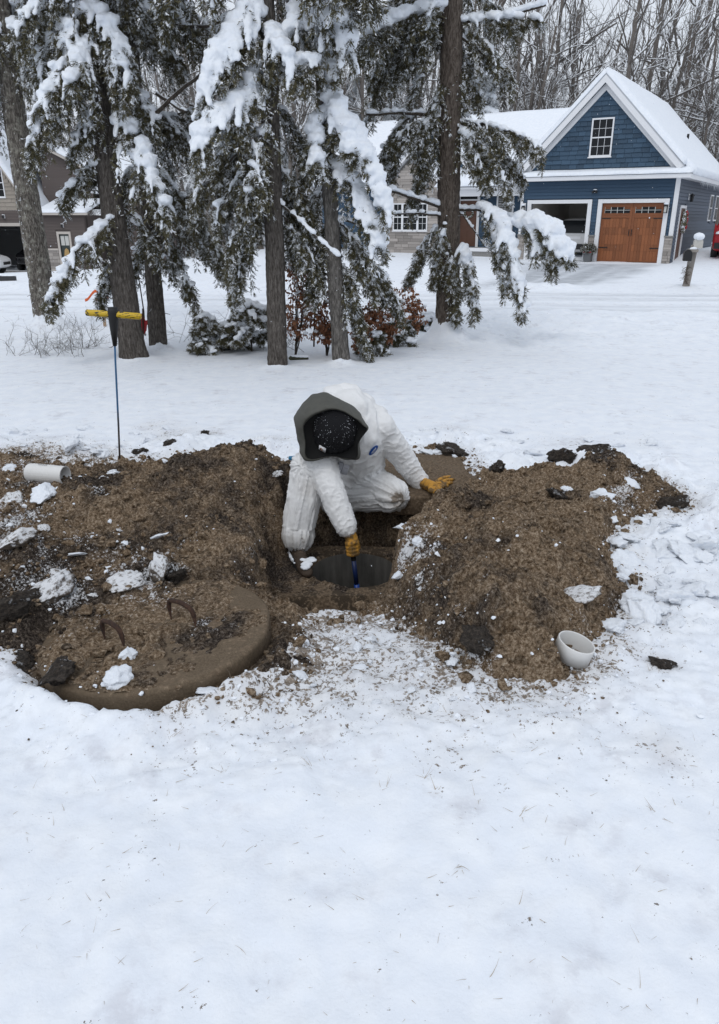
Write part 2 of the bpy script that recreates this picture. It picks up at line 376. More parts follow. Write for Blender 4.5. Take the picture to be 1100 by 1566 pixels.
def base_terrain(x, y):
    z = -1.35 * sst(20, 45, y) * sst(-3, -19, x)
    z = z + 0.35 * sst(33, 38, y + 0.6 * x - 4) * sst(-6, 0, x)
    z = z + 1.8 * sst(52, 110, y)
    z = z - 0.035 * sst(13.4, 14.2, y) * (1 - sst(18.4, 19.4, y))
    return z
def snow_h(x, y):
    z = base_terrain(x, y)
    z = z + 0.018 * fbm2(x, y, 0.9, 4, 0.5, 3) + 0.030 * fbm2(x, y, 0.28, 2, 0.5, 5)
    near = 1 - sst(6, 9, y)
    near2 = 1 - .75 * sst(4.6, 6.2, y); z = z + 0.011 * near * near2 * fbm2(x, y, 6.0, 4, 0.55, 7)
    z = z + 0.018 * near * near2 * fbm2(x * 1.4, y, 3.4, 3, 0.55, 9) - 0.075 * np.exp(-((x - .0) / .5) ** 2 - ((y - 3.0) / .32) ** 2)
    road = sst(13.6, 14.4, y) * (1 - sst(18.2, 19.2, y))
    bank = sst(9.6, 11.5, y) * (1 - sst(13.4, 14.4, y)) * sst(0.5, 2.2, x)
    z = z + bank * (0.05 + 0.085 * fbm2(x, y, 2.8, 4, 0.62, 21)) + 0.05 * np.exp(-((y - 13.9) / .35) ** 2) * (1 + .8 * fbm2(x, y, 2.2, 3, .6, 22))
    z = z + 0.10 * np.exp(-((y - 19.6 + 0.25 * fbm2(x, y, .5, 2, .5, 2)) / 0.6) ** 2) * (1 + 0.6 * fbm2(x, y, 1.6, 3, 0.6, 23)) * (1 - sst(5.0, 6.0, x) * (1 - sst(7.0, 8.4, x)))
    z = z + road * 0.022 * np.sin(y * 5.5 + 0.6 * np.sin(x * 0.4)) * (0.4 + vnoise2(x * 0.3, y, 4))
    for k, T in TRUNKS.items():
        b = T['base']; r = np.hypot(x - b[0], (y - b[1])) / (T['r'][0] * 1.0)
        h = {'T6': 0.50, 'T1': 0.36, 'T3': 0.17, 'T2': 0.10, 'T4': 0.06, 'T5': 0.10}[k]
        z = z + h * np.exp(-(np.maximum(r - 0.8, 0) / 0.75) ** 1.0) * (0.8 + 0.4 * fbm2(x, y, 4, 2, .5, 6))
    # rim of piled snow blocks round the dug soil
    sdp = SD_CACHE(x, y)
    rim = np.exp(-((sdp + 0.22) / 0.20) ** 2) * near * sst(3.2, 3.8, y)
    z = z + rim * (0.035 + 0.11 * np.maximum(fbm2(x, y, 4.6, 4, 0.62, 31), -0.2))
    rough = np.exp(-((sdp + 0.15) / 0.35) ** 2) * near
    z = z + rough * (0.030 * fbm2(x, y, 11, 4, 0.65, 33) + .016 * (np.abs(fbm2(x, y, 24, 3, .6, 34)) - .1))
    lr = np.hypot(x - LID_C[0], y - LID_C[1])
    z = z - 0.075 * (1 - sst(LID_R - 0.02, LID_R + 0.09, lr))
    z = z + 0.065 * np.exp(-((lr - LID_R - 0.08) / 0.08) ** 2) * sst(2.66, 2.4, y - .25 * (x + .82)) * (.8 + .5 * fbm2(x, y, 7, 3, .6, 12))
    return z
def SD_CACHE(x, y):
    s = np.full(x.shape, -9.0); m = (np.abs(x) < 4.5) & (y > 0.5) & (y < 8)
    s[m] = poly_sd(x[m], y[m], SOIL_POLY); return s
DARKS = [(790, 715, .14, .7), (830, 705, .14, .7), (920, 715, .14, .7), (980, 740, .12, .6), (660, 850, .12, .7), (640, 920, .12, .7), (670, 960, .12, .7), (730, 770, .12, .5), (780, 780, .08, .45), (850, 800, .08, .4), (700, 900, .10, .6), (900, 850, .08, .4), (760, 920, .06, .4), (830, 930, .07, .35), (700, 692, .16), (770, 725, .2), (870, 702, .22), (940, 700, .2), (1030, 772, .14), (650, 880, .2), (690, 930, .2), (640, 950, .14), (700, 860, .14), (600, 950, .1), (230, 885, .2), (20, 945, .2), (100, 910, .16), (400, 1045, .2), (440, 1010, .16), (120, 1050, .14), (330, 880, .15), (380, 880, .16), (60, 870, .2),
         (870, 760, .1), (430, 740, .14), (690, 1000, .12), (740, 760, .14), (330, 800, .14), (220, 830, .2), (720, 975, .08), (150, 740, .16), (60, 700, .2), (820, 720, .14)]
FROSTS = [(628, 835, .12, .50), (606, 880, .11, .5), (648, 865, .11, .45), (655, 815, .09, .45), (10, 830, .16, .5), (120, 820, .16, .34), (60, 880, .18, .40), (180, 850, .2, .30), (110, 910, .12, .5), (230, 900, .1, .5), (290, 830, .16, .24), (30, 800, .2, .42), (60, 740, .2, .36), (400, 890, .14, .3), (770, 830, .3, .12), (940, 780, .12, .42), (960, 760, .12, .45), (720, 1000, .1, .4), (680, 985, .1, .42), (255, 850, .06, .45), (215, 860, .07, .45), (180, 880, .07, .5), (90, 780, .1, .4), (150, 760, .08, .3), (500, 905, .06, .3), (420, 905, .1, .34), (560, 950, .2, .5), (640, 905, .1, .4), (500, 945, .14, .38), (100, 895, .12, .34), (200, 905, .12, .34), (270, 868, .08, .36), (60, 760, .2, .4), (20, 780, .2, .42), (60, 840, .12, .34), (150, 870, .14, .3), (740, 900, .05, .3), (600, 770, .1, .2), (430, 855, .12, .22), (970, 830, .14, .5), (930, 770, .1, .36), (960, 740, .12, .4), (1000, 770, .16, .35), (690, 1010, .14, .36), (720, 1020, .1, .4), (40, 715, .25, .42), (400, 770, .1, .22), (960, 900, .1, .3), (890, 970, .1, .3), (720, 740, .1, .2), (210, 1050, .12, .42), (440, 1030, .12, .2), (930, 720, .08, .3)]
DIRTS = [(500, 945, .14, .42), (560, 940, .16, .38), (610, 935, .14, .42), (640, 970, .14, .45), (450, 950, .12, .5), (530, 985, .2, .42), (560, 1010, .26, .5), (640, 1040, .2, .42), (520, 1060, .25, .36), (480, 1030, .15, .45), (620, 1080, .16, .34), (700, 1090, .14, .30), (760, 1080, .2, .26), (900, 1030, .16, .34), (1010, 1020, .07, .55), (1000, 950, .2, .22), (1010, 1150, .12, .3), (970, 850, .18, .18), (300, 1110, .3, .15), (690, 1150, .16, .2), (50, 700, .4, .40), (150, 700, .3, .34), (260, 670, .25, .3), (240, 655, .2, .24), (880, 680, .3, .2), (985, 680, .2, .16), (1060, 760, .16, .3), (690, 660, .2, .2), (320, 668, .1, .5), (60, 740, .3, .35), (430, 1090, .25, .22), (850, 1090, .25, .22), (1050, 900, .2, .15), (420, 680, .2, .3), (960, 1000, .1, .3)]
_hits = {}
def hit(px, py):
    """where the view ray of a pixel meets the coarse soil surface"""
    if (px, py) not in _hits:
        d = ray(px, py); s_ = np.linspace((0.75 - CAMH) / d[2], (-0.75 - CAMH) / d[2], 260); P = _C + d * s_[:, None]
        h = np.maximum(soil_h(P[:, 0], P[:, 1], False)[0], np.where(poly_sd(P[:, 0], P[:, 1], SOIL_POLY) > .1, -9, 0.0)); k = np.argmax(P[:, 2] <= h)
        _hits[(px, py)] = np.array([P[k, 0], P[k, 1], h[k]])
    return _hits[(px, py)]
def blobs(x, y, L, per=False):
    r = np.zeros(x.shape)
    for q in L:
        g = hit(q[0], q[1]); s = q[2]; a = q[3] if len(q) > 3 else 0.55
        dx = x - g[0]; dy = (y - g[1]) * 0.9; m = (np.abs(dx) < 3 * s) & (np.abs(dy) < 3 * s)
        r[m] = np.maximum(r[m], a * np.exp(-(dx[m] ** 2 + dy[m] ** 2) / s ** 2))
    return r
def soil_h(x, y, fine=True):
    sd = poly_sd(x, y, SOIL_POLY)
    sdn = sd + 0.10 * fbm2(x, y, 4.5, 4, 0.6, 41)
    z = -0.07 + 0.10 * sst(-0.10, 0.14, sdn)
    for px, py, h, rx, ry in BUMPS:
        if px < 450 and py > 740: h = h * .6
        g = G(px, py, h * 0.75); q = ((x - g[0]) / rx) ** 2 + ((y - g[1]) / ry) ** 2
        z = z + h * np.exp(-q) * sst(-0.05, 0.15, sdn)
    if fine:
        a = sst(-0.15, 0.1, sdn)
        z = z + a * (0.045 * fbm2(x, y, 4.5, 3, 0.55, 43) + 0.05 * np.maximum(fbm2(x, y, 2.6, 3, .5, 44) - .05, 0) * (1 + sst(0, .3, x)))
        n = fbm2(x, y, 13, 4, 0.62, 45); z = z + a * 0.036 * n
        clod = 1 - np.abs(fbm2(x, y, 10, 2, 0.5, 47)) * 2.2; dk = blobs(x, y, DARKS)
        z = z + a * 0.020 * np.maximum(clod, 0) * (0.3 + 1.6 * dk)
        z = z + a * (0.013 * fbm2(x, y, 34, 3, 0.75, 49) + 0.042 * (np.abs(fbm2(x, y, 14, 3, .55, 48)) - .12) + .016 * (np.abs(fbm2(x, y, 30, 2, .5, 46)) - .12))
        # burrow-like pockets where clods fell out
        for px, py, r, dp in [(716, 972, .045, .11), (772, 950, .04, .09), (375, 882, .05, .08), (262, 890, .05, .07), (410, 740, .04, .04), (690, 770, .05, .05), (835, 815, .04, .05)]:
            g = hit(px, py); z = z - dp * np.exp(-(((x - g[0]) / r) ** 2 + ((y - g[1]) / r) ** 2) ** 1.5)
    z = z - 0.12 * np.exp(-((x + .12) / .38) ** 2 - ((y - 3.06) / .22) ** 2)
    # the dug pit
    wob = 0.17 * fbm2(x, y, 6, 5, .65, 51) if fine else 0
    e = np.hypot((x + 0.02) / 0.60, (y - 3.86) / np.where(y < 3.86, .90, .78)) + wob + 0.25 * np.exp(-((x - .32) / .18) ** 2 - ((y - 3.62) / .25) ** 2)
    pit = 1 - sst(0.74 - .14 * sst(-.1, -.5, x), 1.02, e)
    xr = np.interp(y, [2.9, 3.2, 3.5, 3.95, 4.2, 4.6], [.0, .09, .19, .36, .52, .6]); pit = pit * (1 - sst(xr - .09, xr + .03, x + (.06 * fbm2(x, y, 8, 4, .6, 58) if fine else 0)))
    rough = (0.03 * fbm2(x, y, 9, 4, .6, 53)) if fine else 0
    z = z * (1 - pit) + pit * (-0.40 - 0.35 * sst(4.16, 4.3, y) + rough)
    # soil left on the left of the tank top where the boot stands
    ledge = np.exp(-((x + 0.36) / 0.17) ** 2 - ((y - 3.98) / 0.30) ** 2)
    z = np.maximum(z, np.where(e < 1.05, -0.42 + 0.15 * np.minimum(ledge * 1.6, 1) + rough * 0.4, -9))
    r = np.hypot(x - HOLE_C[0], y - HOLE_C[1])
    rim = (0.035 * fbm2(x, y, 9, 4, .6, 57) if fine else 0); z = np.where((pit > .5) & (y < 4.2) & (y > 3.62), np.maximum(z, -0.285 + rim), z)
    z = np.where((y > 3.10 + .03 * np.sin(x * 23)) & (y < 3.60), np.minimum(z, z * (1 - TRM(x)) + TRM(x) * -.44), z)
    z = np.where(r < HOLE_R + 0.008 + (.018 * fbm2(x, y, 14, 3, .6, 59) if fine else 0), -1.25, z)
    # the soil carries the lid under the worker
    rs = np.hypot(x - SLAB_C[0], y - SLAB_C[1]); z = np.where(rs < SLAB_R + 0.02, np.minimum(z, -0.115), z)
    z = np.where(np.hypot(x - RING_C[0], y - RING_C[1]) < .10, np.minimum(z, .022), z)
    lr = np.hypot(x - LID_C[0], y - LID_C[1]); z = np.where(lr < LID_R + .06, np.minimum(z, 0.012 + .6 * np.maximum(lr - LID_R, 0) + .4 * np.maximum(y - 2.75, 0)), z)
    return z, sdn, pit

def TRM(x): return np.exp(-((x + .17) / .30) ** 6)
def axis(lo, hi, dn0, dn1, step, grow=1.07, cap=6.0):
    a = list(np.arange(dn0, dn1 + 1e-6, step)); s = step
    while a[-1] < hi: s = min(s * grow, cap); a.append(a[-1] + s)
    s = step
    while a[0] > lo: s = min(s * grow, cap); a.insert(0, a[0] - s)
    return np.array(a)
xs = axis(-190, 190, -2.6, 2.6, 0.0135, 1.055); ys = axis(-25, 260, 1.1, 6.2, 0.0135, 1.0145)
X, Y = np.meshgrid(xs, ys); Z = snow_h(X, Y)
SDG = SD_CACHE(X, Y)
soilZ = np.full(X.shape, -9.0); mm = (np.abs(X) < 3.2) & (Y > 1.6) & (Y < 6.4)
soilZ[mm] = soil_h(X[mm], Y[mm], False)[0]
Z = np.where(SDG > 0.10, np.minimum(Z, soilZ - 0.05 - 1.5 * np.clip(SDG - .12, 0, .2)), Z)
dirt = blobs(X, Y, DIRTS) + 0.28 * np.exp(-(np.minimum(SDG + 0.02, 0) / 0.09) ** 2) * (np.abs(SDG) < 1)
# ploughed drive and wheel tracks
dl = np.array([G(797, 402)[:2], G(1005, 404)[:2], G(985, 420)[:2], G(945, 433)[:2], G(880, 437)[:2], G(815, 440)[:2], G(700, 446)[:2], G(790, 412)[:2]])
mfar = (Y > 15) & (Y < 42) & (X > 0) & (X < 18); pl = np.zeros(X.shape)
pl[mfar] = sst(-0.3, 0.8, poly_sd(X[mfar], Y[mfar], dl) + 0.5 * fbm2(X[mfar], Y[mfar], 1.2, 3, .6, 61)) * 1.0
for yy in (14.7, 15.6, 16.9, 18.0): pl = np.maximum(pl, 0.40 * (.5 + .8 * vnoise2(X * .35, Y * 2, 71)) * np.exp(-((Y - yy - 0.12 * np.sin(X * .35)) / 0.24) ** 2) * (np.abs(X) < 40))
for o, sgn in ((0.0, 1), (1.5, 1)):
    a = G(905, 404)[:2] + np.array([o, 0]); b = G(800, 440)[:2] + np.array([o, 0]); e = b - a
    tt = np.clip(((X - a[0]) * e[0] + (Y - a[1]) * e[1]) / (e @ e), 0, 1); dd = np.hypot(X - a[0] - e[0] * tt, Y - a[1] - e[1] * tt)
    pl = pl * (1 - 0.5 * np.exp(-((dd - 0.22) / 0.1) ** 2))
V = np.stack([X, Y, Z], -1).reshape(-1, 3); ny, nx = X.shape
i = np.arange(ny - 1)[:, None] * nx + np.arange(nx - 1)[None]
Q = np.stack([i, i + 1, i + nx + 1, i + nx], -1).reshape(-1, 4)
keep = (SDG < 0.24).reshape(-1); Q = Q[keep[Q].any(1)]
ground = link('snow_ground', mesh_np('snow_ground', V, Q, {'dirt': dirt.ravel(), 'plough': pl.ravel()}), M_GSNOW, kind='structure')

# soil
sx = np.arange(-3.05, 2.5, 0.0105); sy = np.arange(2.0, 6.0, 0.0105)
X2, Y2 = np.meshgrid(sx, sy); Z2, SDN, PIT = soil_h(X2, Y2)
frost = blobs(X2, Y2, FROSTS) * (1 - sst(.05, .3, PIT)); dark = blobs(X2, Y2, DARKS) + 0.7 * PIT + 0.26 * sst(-.3, -.8, X2) * (1 - .6 * sst(4.4, 4.9, Y2))  # soil inside the pit painted darker, shade put into its colour
gy, gx = np.gradient(Z2, .0105); frost = frost * (1 - sst(1.6, 3.0, np.hypot(gx, gy))); edge = np.exp(-(SDN / 0.05) ** 2); frost = np.maximum(frost, 0.22 * edge)
V = np.stack([X2, Y2, Z2], -1).reshape(-1, 3); ny, nx = X2.shape
i = np.arange(ny - 1)[:, None] * nx + np.arange(nx - 1)[None]
Q = np.stack([i, i + 1, i + nx + 1, i + nx], -1).reshape(-1, 4)
ok = (SDN > -0.14).reshape(-1)[Q].any(1); Q = Q[ok]
cx = V[Q].mean(1)
div_l = -0.42 - 0.10 * (cx[:, 1] - 3.9); div_r = 0.36 + 0.5 * np.maximum(cx[:, 1] - 4.3, 0)
part = np.where((cx[:, 0] < div_l) & (cx[:, 1] > 2.98 + 0.0 * cx[:, 0]), 0, np.where(cx[:, 0] > div_r, 1, 2))
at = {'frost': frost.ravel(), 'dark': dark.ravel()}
def sub(name, mask):
    q = Q[mask]; u, inv = np.unique(q, return_inverse=True)
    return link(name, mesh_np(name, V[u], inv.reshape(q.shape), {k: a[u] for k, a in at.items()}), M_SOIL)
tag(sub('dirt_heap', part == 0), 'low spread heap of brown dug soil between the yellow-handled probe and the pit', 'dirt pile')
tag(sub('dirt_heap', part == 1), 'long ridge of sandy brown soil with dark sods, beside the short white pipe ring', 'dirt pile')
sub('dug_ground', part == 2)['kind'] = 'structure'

def ground_z(x, y):
    x = np.atleast_1d(np.asarray(x, float)); y = np.atleast_1d(np.asarray(y, float)); s = np.where((np.abs(x) < 3) & (y > 1.9) & (y < 6), soil_h(x, y)[0], -9); s = np.where(np.hypot(x - LID_C[0], y - LID_C[1]) < LID_R, np.maximum(s, .058), s); return np.where(SD_CACHE(x, y) > .1, s, np.maximum(snow_h(x, y), s))

# ------------------------------------------------------------------ tank, lids, small things round the pit
def mk_lidmat(name, soil_amt, c0=(0.175, 0.135, 0.092), c1=(0.24, 0.195, 0.14)):
    t = NT(name); v = t.obj(); n1 = t.noise(v, 7, 5, .6); n2 = t.noise(v, 60, 6, .7); n3 = t.noise(v, 3, 3)
    wet = t.mix(t.ss(t.noise(v, 120, 4, .8), .3, .7), t.mix(n1, c4(c0), c4(c1)), t.mix(n3, c4(c0), c4(tuple(q * .55 for q in c0)))); soil = t.ramp(n2, [(.3, (.04, .028, .018)), (.5, (.12, .085, .055)), (.75, (.26, .20, .14))])
    f = t.ss(t.math('ADD', n1, t.math('MULTIPLY', t.math('SUBTRACT', n2, .5), .8)), .62 - soil_amt, .72 - soil_amt)
    c = t.mix(f, wet, soil)
    return t.P(Base__Color=c, Roughness=.85, Normal=t.bump(n2, .5, .006), **{'Specular__IOR__Level': .25})
M_LID = mk_lidmat('damp_concrete', 0.05, (.115, .083, .053), (.19, .147, .102)); M_LID2 = mk_lidmat('soiled_concrete', 0.28, (.11, .085, .06), (.17, .13, .09)); M_PITC = mk_lidmat('pit_shade_concrete', 0.2, (.05, .037, .025), (.085, .063, .042))  # tank top concrete darkened, the pit's shade put into its colour
def disc(R, z0, z1, k=96, seed=0, chip=.006, rings=30, relief=.0):
    """a cast concrete disc with a worn edge"""
    an = np.arange(k) * 2 * math.pi / k; m = MB()
    prof = [(R * j / rings, z1) for j in range(1, rings - 1)] + [(R - .024, z1), (R - .014, z1), (R - .009, z1 - .0005), (R - .002, z1 - .006), (R, z1 - .012), (R, z1 - .022), (R, z0 + .014), (R - .012, z0), (R * .5, z0), (.001, z0)]
    prof = np.array([(.001, z1)] + prof)
    r = prof[:, :1] * (1 + 0 * an); x = r * np.cos(an); y = r * np.sin(an); z = np.repeat(prof[:, 1:], k, 1)
    P = np.stack([x, y, z], -1); d = fbm(P.reshape(-1, 3), 9, 4, .6, seed).reshape(r.shape)
    w = np.clip(prof[:, 0] / R, 0, 1)[:, None] ** 8; rr = r + chip * d * w
    top = (prof[:, 1] > z1 - .001)[:, None]
    z = z + top * relief * np.maximum(fbm2(x + seed, y, 6, 4, .6, seed + 3) + .12, 0) * (1 - w)
    V = np.stack([rr * np.cos(an), rr * np.sin(an), z], -1).reshape(-1, 3); n = len(prof)
    i = np.arange(n - 1)[:, None] * k; j = np.arange(k)[None]; j2 = (j + 1) % k
    m.put(V, np.stack([i + j, i + k + j, i + k + j2, i + j2], -1).reshape(-1, 4)); return m
# tank top with round opening
tank = thing('septic_tank', 'buried concrete tank top with a round opening at the bottom of the pit', 'tank', (HOLE_C[0], HOLE_C[1], -0.283))
k = 64; an = np.arange(k) * 2 * math.pi / k; m = MB()
x0, x1, y0, y1 = -.60, .50, -.36, .30
dx, dy = np.cos(an), np.sin(an); tt = np.minimum(np.where(dx > 0, x1 / np.maximum(dx, 1e-9), x0 / np.minimum(dx, -1e-9)), np.where(dy > 0, y1 / np.maximum(dy, 1e-9), y0 / np.minimum(dy, -1e-9)))
Rg = [np.stack([HOLE_R * dx, HOLE_R * dy, 0 * dx - .9], -1), np.stack([HOLE_R * dx, HOLE_R * dy, 0 * dx - .02], -1), np.stack([(HOLE_R + .015) * dx, (HOLE_R + .015) * dy, 0 * dx], -1)]
for s_ in (.2, .4, .6, .8): Rg.append(np.stack([((HOLE_R + .02) * (1 - s_) + tt * s_) * dx, ((HOLE_R + .02) * (1 - s_) + tt * s_) * dy, 0 * dx], -1))
Rg += [np.stack([tt * dx, tt * dy, 0 * dx], -1), np.stack([tt * dx * 1.0, tt * dy * 1.0, 0 * dx - .16], -1)]
Vt = np.concatenate(Rg); Vt[:, 2] += .008 * fbm(Vt, 10, 3, .5, 5) * (Vt[:, 2] > -.01); Vt[:, 1] += .012 * fbm(Vt, 7, 3, .6, 8) * (Vt[:, 1] < y0 + .01)
i = np.arange(len(Rg) - 1)[:, None] * k; j = np.arange(k)[None]; j2 = (j + 1) % k
m.put(Vt, np.stack([i + j, i + j2, i + k + j2, i + k + j], -1).reshape(-1, 4))
m.build('tank_top', M_PITC, tank, True)
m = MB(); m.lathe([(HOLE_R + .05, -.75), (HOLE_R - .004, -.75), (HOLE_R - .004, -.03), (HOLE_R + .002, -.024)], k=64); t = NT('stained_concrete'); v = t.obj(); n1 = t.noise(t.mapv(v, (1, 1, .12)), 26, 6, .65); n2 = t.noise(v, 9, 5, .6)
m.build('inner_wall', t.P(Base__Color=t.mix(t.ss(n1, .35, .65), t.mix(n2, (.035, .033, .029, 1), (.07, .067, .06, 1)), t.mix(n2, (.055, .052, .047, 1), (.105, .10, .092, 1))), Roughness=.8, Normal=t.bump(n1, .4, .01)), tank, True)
t = NT('murky_water'); M_WATER = t.P(Base__Color=(.02, .018, .015, 1), Roughness=.12)
m = MB(); m.lathe([(.001, -.72), (HOLE_R - .005, -.72)], k=48); m.build('water_surface', M_WATER, tank, True)
# lid the worker kneels on
lid2 = disc(SLAB_R, -.13, 0, seed=4, relief=.05).build('manhole_lid', M_LID2, None, True); lid2.location = (SLAB_C[0], SLAB_C[1], 0.015)
lid2.rotation_euler = (math.radians(-.5), 0, 0); tag(lid2, 'soil-covered round concrete lid the worker kneels on', 'manhole lid')
# lid taken off
lid = thing('manhole_lid', 'round concrete lid with two rusty bar handles lying in the snow', 'manhole lid', (LID_C[0], LID_C[1], 0.0))
lid.rotation_euler = (math.radians(-.5), math.radians(-4.2), 0)
disc(LID_R, -.06, .055, seed=9, relief=.01, chip=.007).build('disc', M_LID, lid, True)
t = NT('rusty_steel'); v = t.obj(); n = t.noise(v, 50, 5, .7); M_RUSTY = t.P(Base__Color=t.ramp(n, [(.3, (.012, .007, .005)), (.55, (.045, .021, .012)), (.8, (.13, .07, .038))]), Roughness=.9, Normal=t.bump(n, .6, .003))
def onlid(px, py, z=.06):
    g = G(px, py, z); return np.array([g[0] - LID_C[0], g[1] - LID_C[1]])
for (ax, ay), (bx, by) in (((162, 975), (192, 990)), ((264, 948), (302, 964))):
    a = onlid(ax, ay); b = onlid(bx, by); h = .098
    P = [(*a, -.01), (*a, h * .7), (*(a * .93 + b * .07), h * .95), (*(a * .85 + b * .15), h), (*(a * .5 + b * .5), h + .004), (*(a * .15 + b * .85), h * .93), (*(a * .05 + b * .95), h * .8), (*b, h * .6), (*b, -.01)]
    P = np.array(P) + np.array([0, 0, .055]); m = MB(); m.tube(P, .0098, 10); m.build('handle', M_RUSTY, lid, True)
# soil spread over the lid
xs_ = np.linspace(-.5, .5, 110); X3, Y3 = np.meshgrid(xs_, xs_); R3 = np.hypot(X3, Y3)
cov = .62 - .9 * (X3 * .75 - Y3 * .45) - 1.0 * np.maximum(R3 - .36, 0) * 4 + .9 * fbm2(X3, Y3, 5, 4, .6, 71)
Z3 = .045 + .030 * sst(0, 1.0, cov) * (1 + 1.3 * fbm2(X3, Y3, 9, 4, .62, 73)) + .009 * fbm2(X3, Y3, 45, 3, .7, 75) * sst(0, .5, cov)
V3 = np.stack([X3, Y3, Z3], -1).reshape(-1, 3); n = len(xs_); i = np.arange(n - 1)[:, None] * n + np.arange(n - 1)[None]
Q3 = np.stack([i, i + 1, i + n + 1, i + n], -1).reshape(-1, 4); okq = ((cov > 0.0) & (R3 < LID_R - .008)).ravel()[Q3].all(1)
fr = .42 * np.exp(-((X3 + .15) ** 2 + (Y3 - .35) ** 2) / .05) + .30 * np.exp(-((X3 - .18) ** 2 + (Y3 - .02) ** 2) / .012) + .25 * np.exp(-((X3 + .30) ** 2 + (Y3 + .05) ** 2) / .03)
o = link('soil_cover', mesh_np('soil_cover', V3, Q3[okq], {'frost': fr.ravel(), 'dark': (.35 * np.exp(-((X3 - .2) ** 2 + (Y3 + .0) ** 2) / .02) + .15 * (X3 > .1)).ravel()}), M_SOIL, lid, 'stuff')

# ---- lumps: snow blocks, frozen sods, crumbs
ICO4 = _ico(4)
def lump_mesh(name, seed, ico=None, flat=.7, rough=.35, fr=1.6, cuts=9):
    """broken block: an icosphere cut by random planes, then crumbled"""
    ico = ico or ICO4; V = ico[0].copy(); rr = np.random.default_rng(seed * 13 + 5)
    for q in range(cuts):
        n = nrm(rr.normal(0, 1, 3)); d = V @ n; h = rr.uniform(.45, .85); V = V - np.maximum(d - h, 0)[:, None] * n * .92
    P = V + seed * 3.7; d = fbm(P, fr, 3, .5, seed) * rough + fbm(P, fr * 4, 4, .65, seed + 50) * rough * .5
    V = V * (1 + d)[:, None]; V[:, 2] *= flat
    return mesh_np(name, V, ico[1], {'frost': np.zeros(len(V)), 'dark': np.full(len(V), .9), 'dirt': np.zeros(len(V)), 'plough': np.zeros(len(V))})
SNOWL = [lump_mesh('snow_lump', s_, rough=.45, fr=1.8, cuts=6) for s_ in range(5)]
for me in SNOWL: me.materials.append(M_SNOW)
def mk_dirtysnow():
    t = NT('dirty_snow'); v = t.obj(); n = t.noise(v, 3.2, 8, .75); sz = t.n('SeparateXYZ', None, Vector=t.n('NewGeometry').outputs['Normal']).outputs['Z']; c = t.mix(t.ss(t.math('SUBTRACT', n, t.math('MULTIPLY', sz, .16)), .34, .50), (.76, .77, .79, 1), t.mix(n, (.02, .016, .012, 1), (.20, .16, .125, 1)))
    return t.P(Base__Color=c, Roughness=.9, Normal=t.bump(n, .5, .05))
M_DSNOW = mk_dirtysnow()
SODL = [lump_mesh('sod_lump', 20 + s_, rough=.5, fr=2.6, flat=.75, cuts=5) for s_ in range(5)]
t = NT('dark_sod'); v = t.obj(); n = t.noise(v, 5, 6, .75); n2 = t.noise(v, 1.6, 4)
M_SOD = t.P(Base__Color=t.mix(t.ss(n2, .60, .68), t.ramp(n, [(.3, (.014, .010, .008)), (.5, (.066, .050, .038)), (.72, (.21, .168, .13))]), (.72, .73, .75, 1)), Roughness=.95, Normal=t.bump(n, 1., .08))
for me in SODL: me.materials.append(M_SOD)
def drop(name, me, px, py, r, label, cat, group=None, z=None, sink=.35, sq=(1, 1, 1), mat=None, g=None):
    g = hit(px, py + r * 90)
    zz = ground_z(g[0], g[1])[0]
    o = bpy.data.objects.new(name, me); col.objects.link(o)
    o.location = (g[0], g[1], zz + r * (1 - sink) * .7 * sq[2]); o.scale = (r * sq[0], r * sq[1], r * sq[2]); o.rotation_euler = (random.uniform(-.4, .4), random.uniform(-.4, .4), random.uniform(0, 6.28))
    if mat:
        o.material_slots[0].link = 'OBJECT'; o.material_slots[0].material = mat
    return tag(o, label, cat, group)
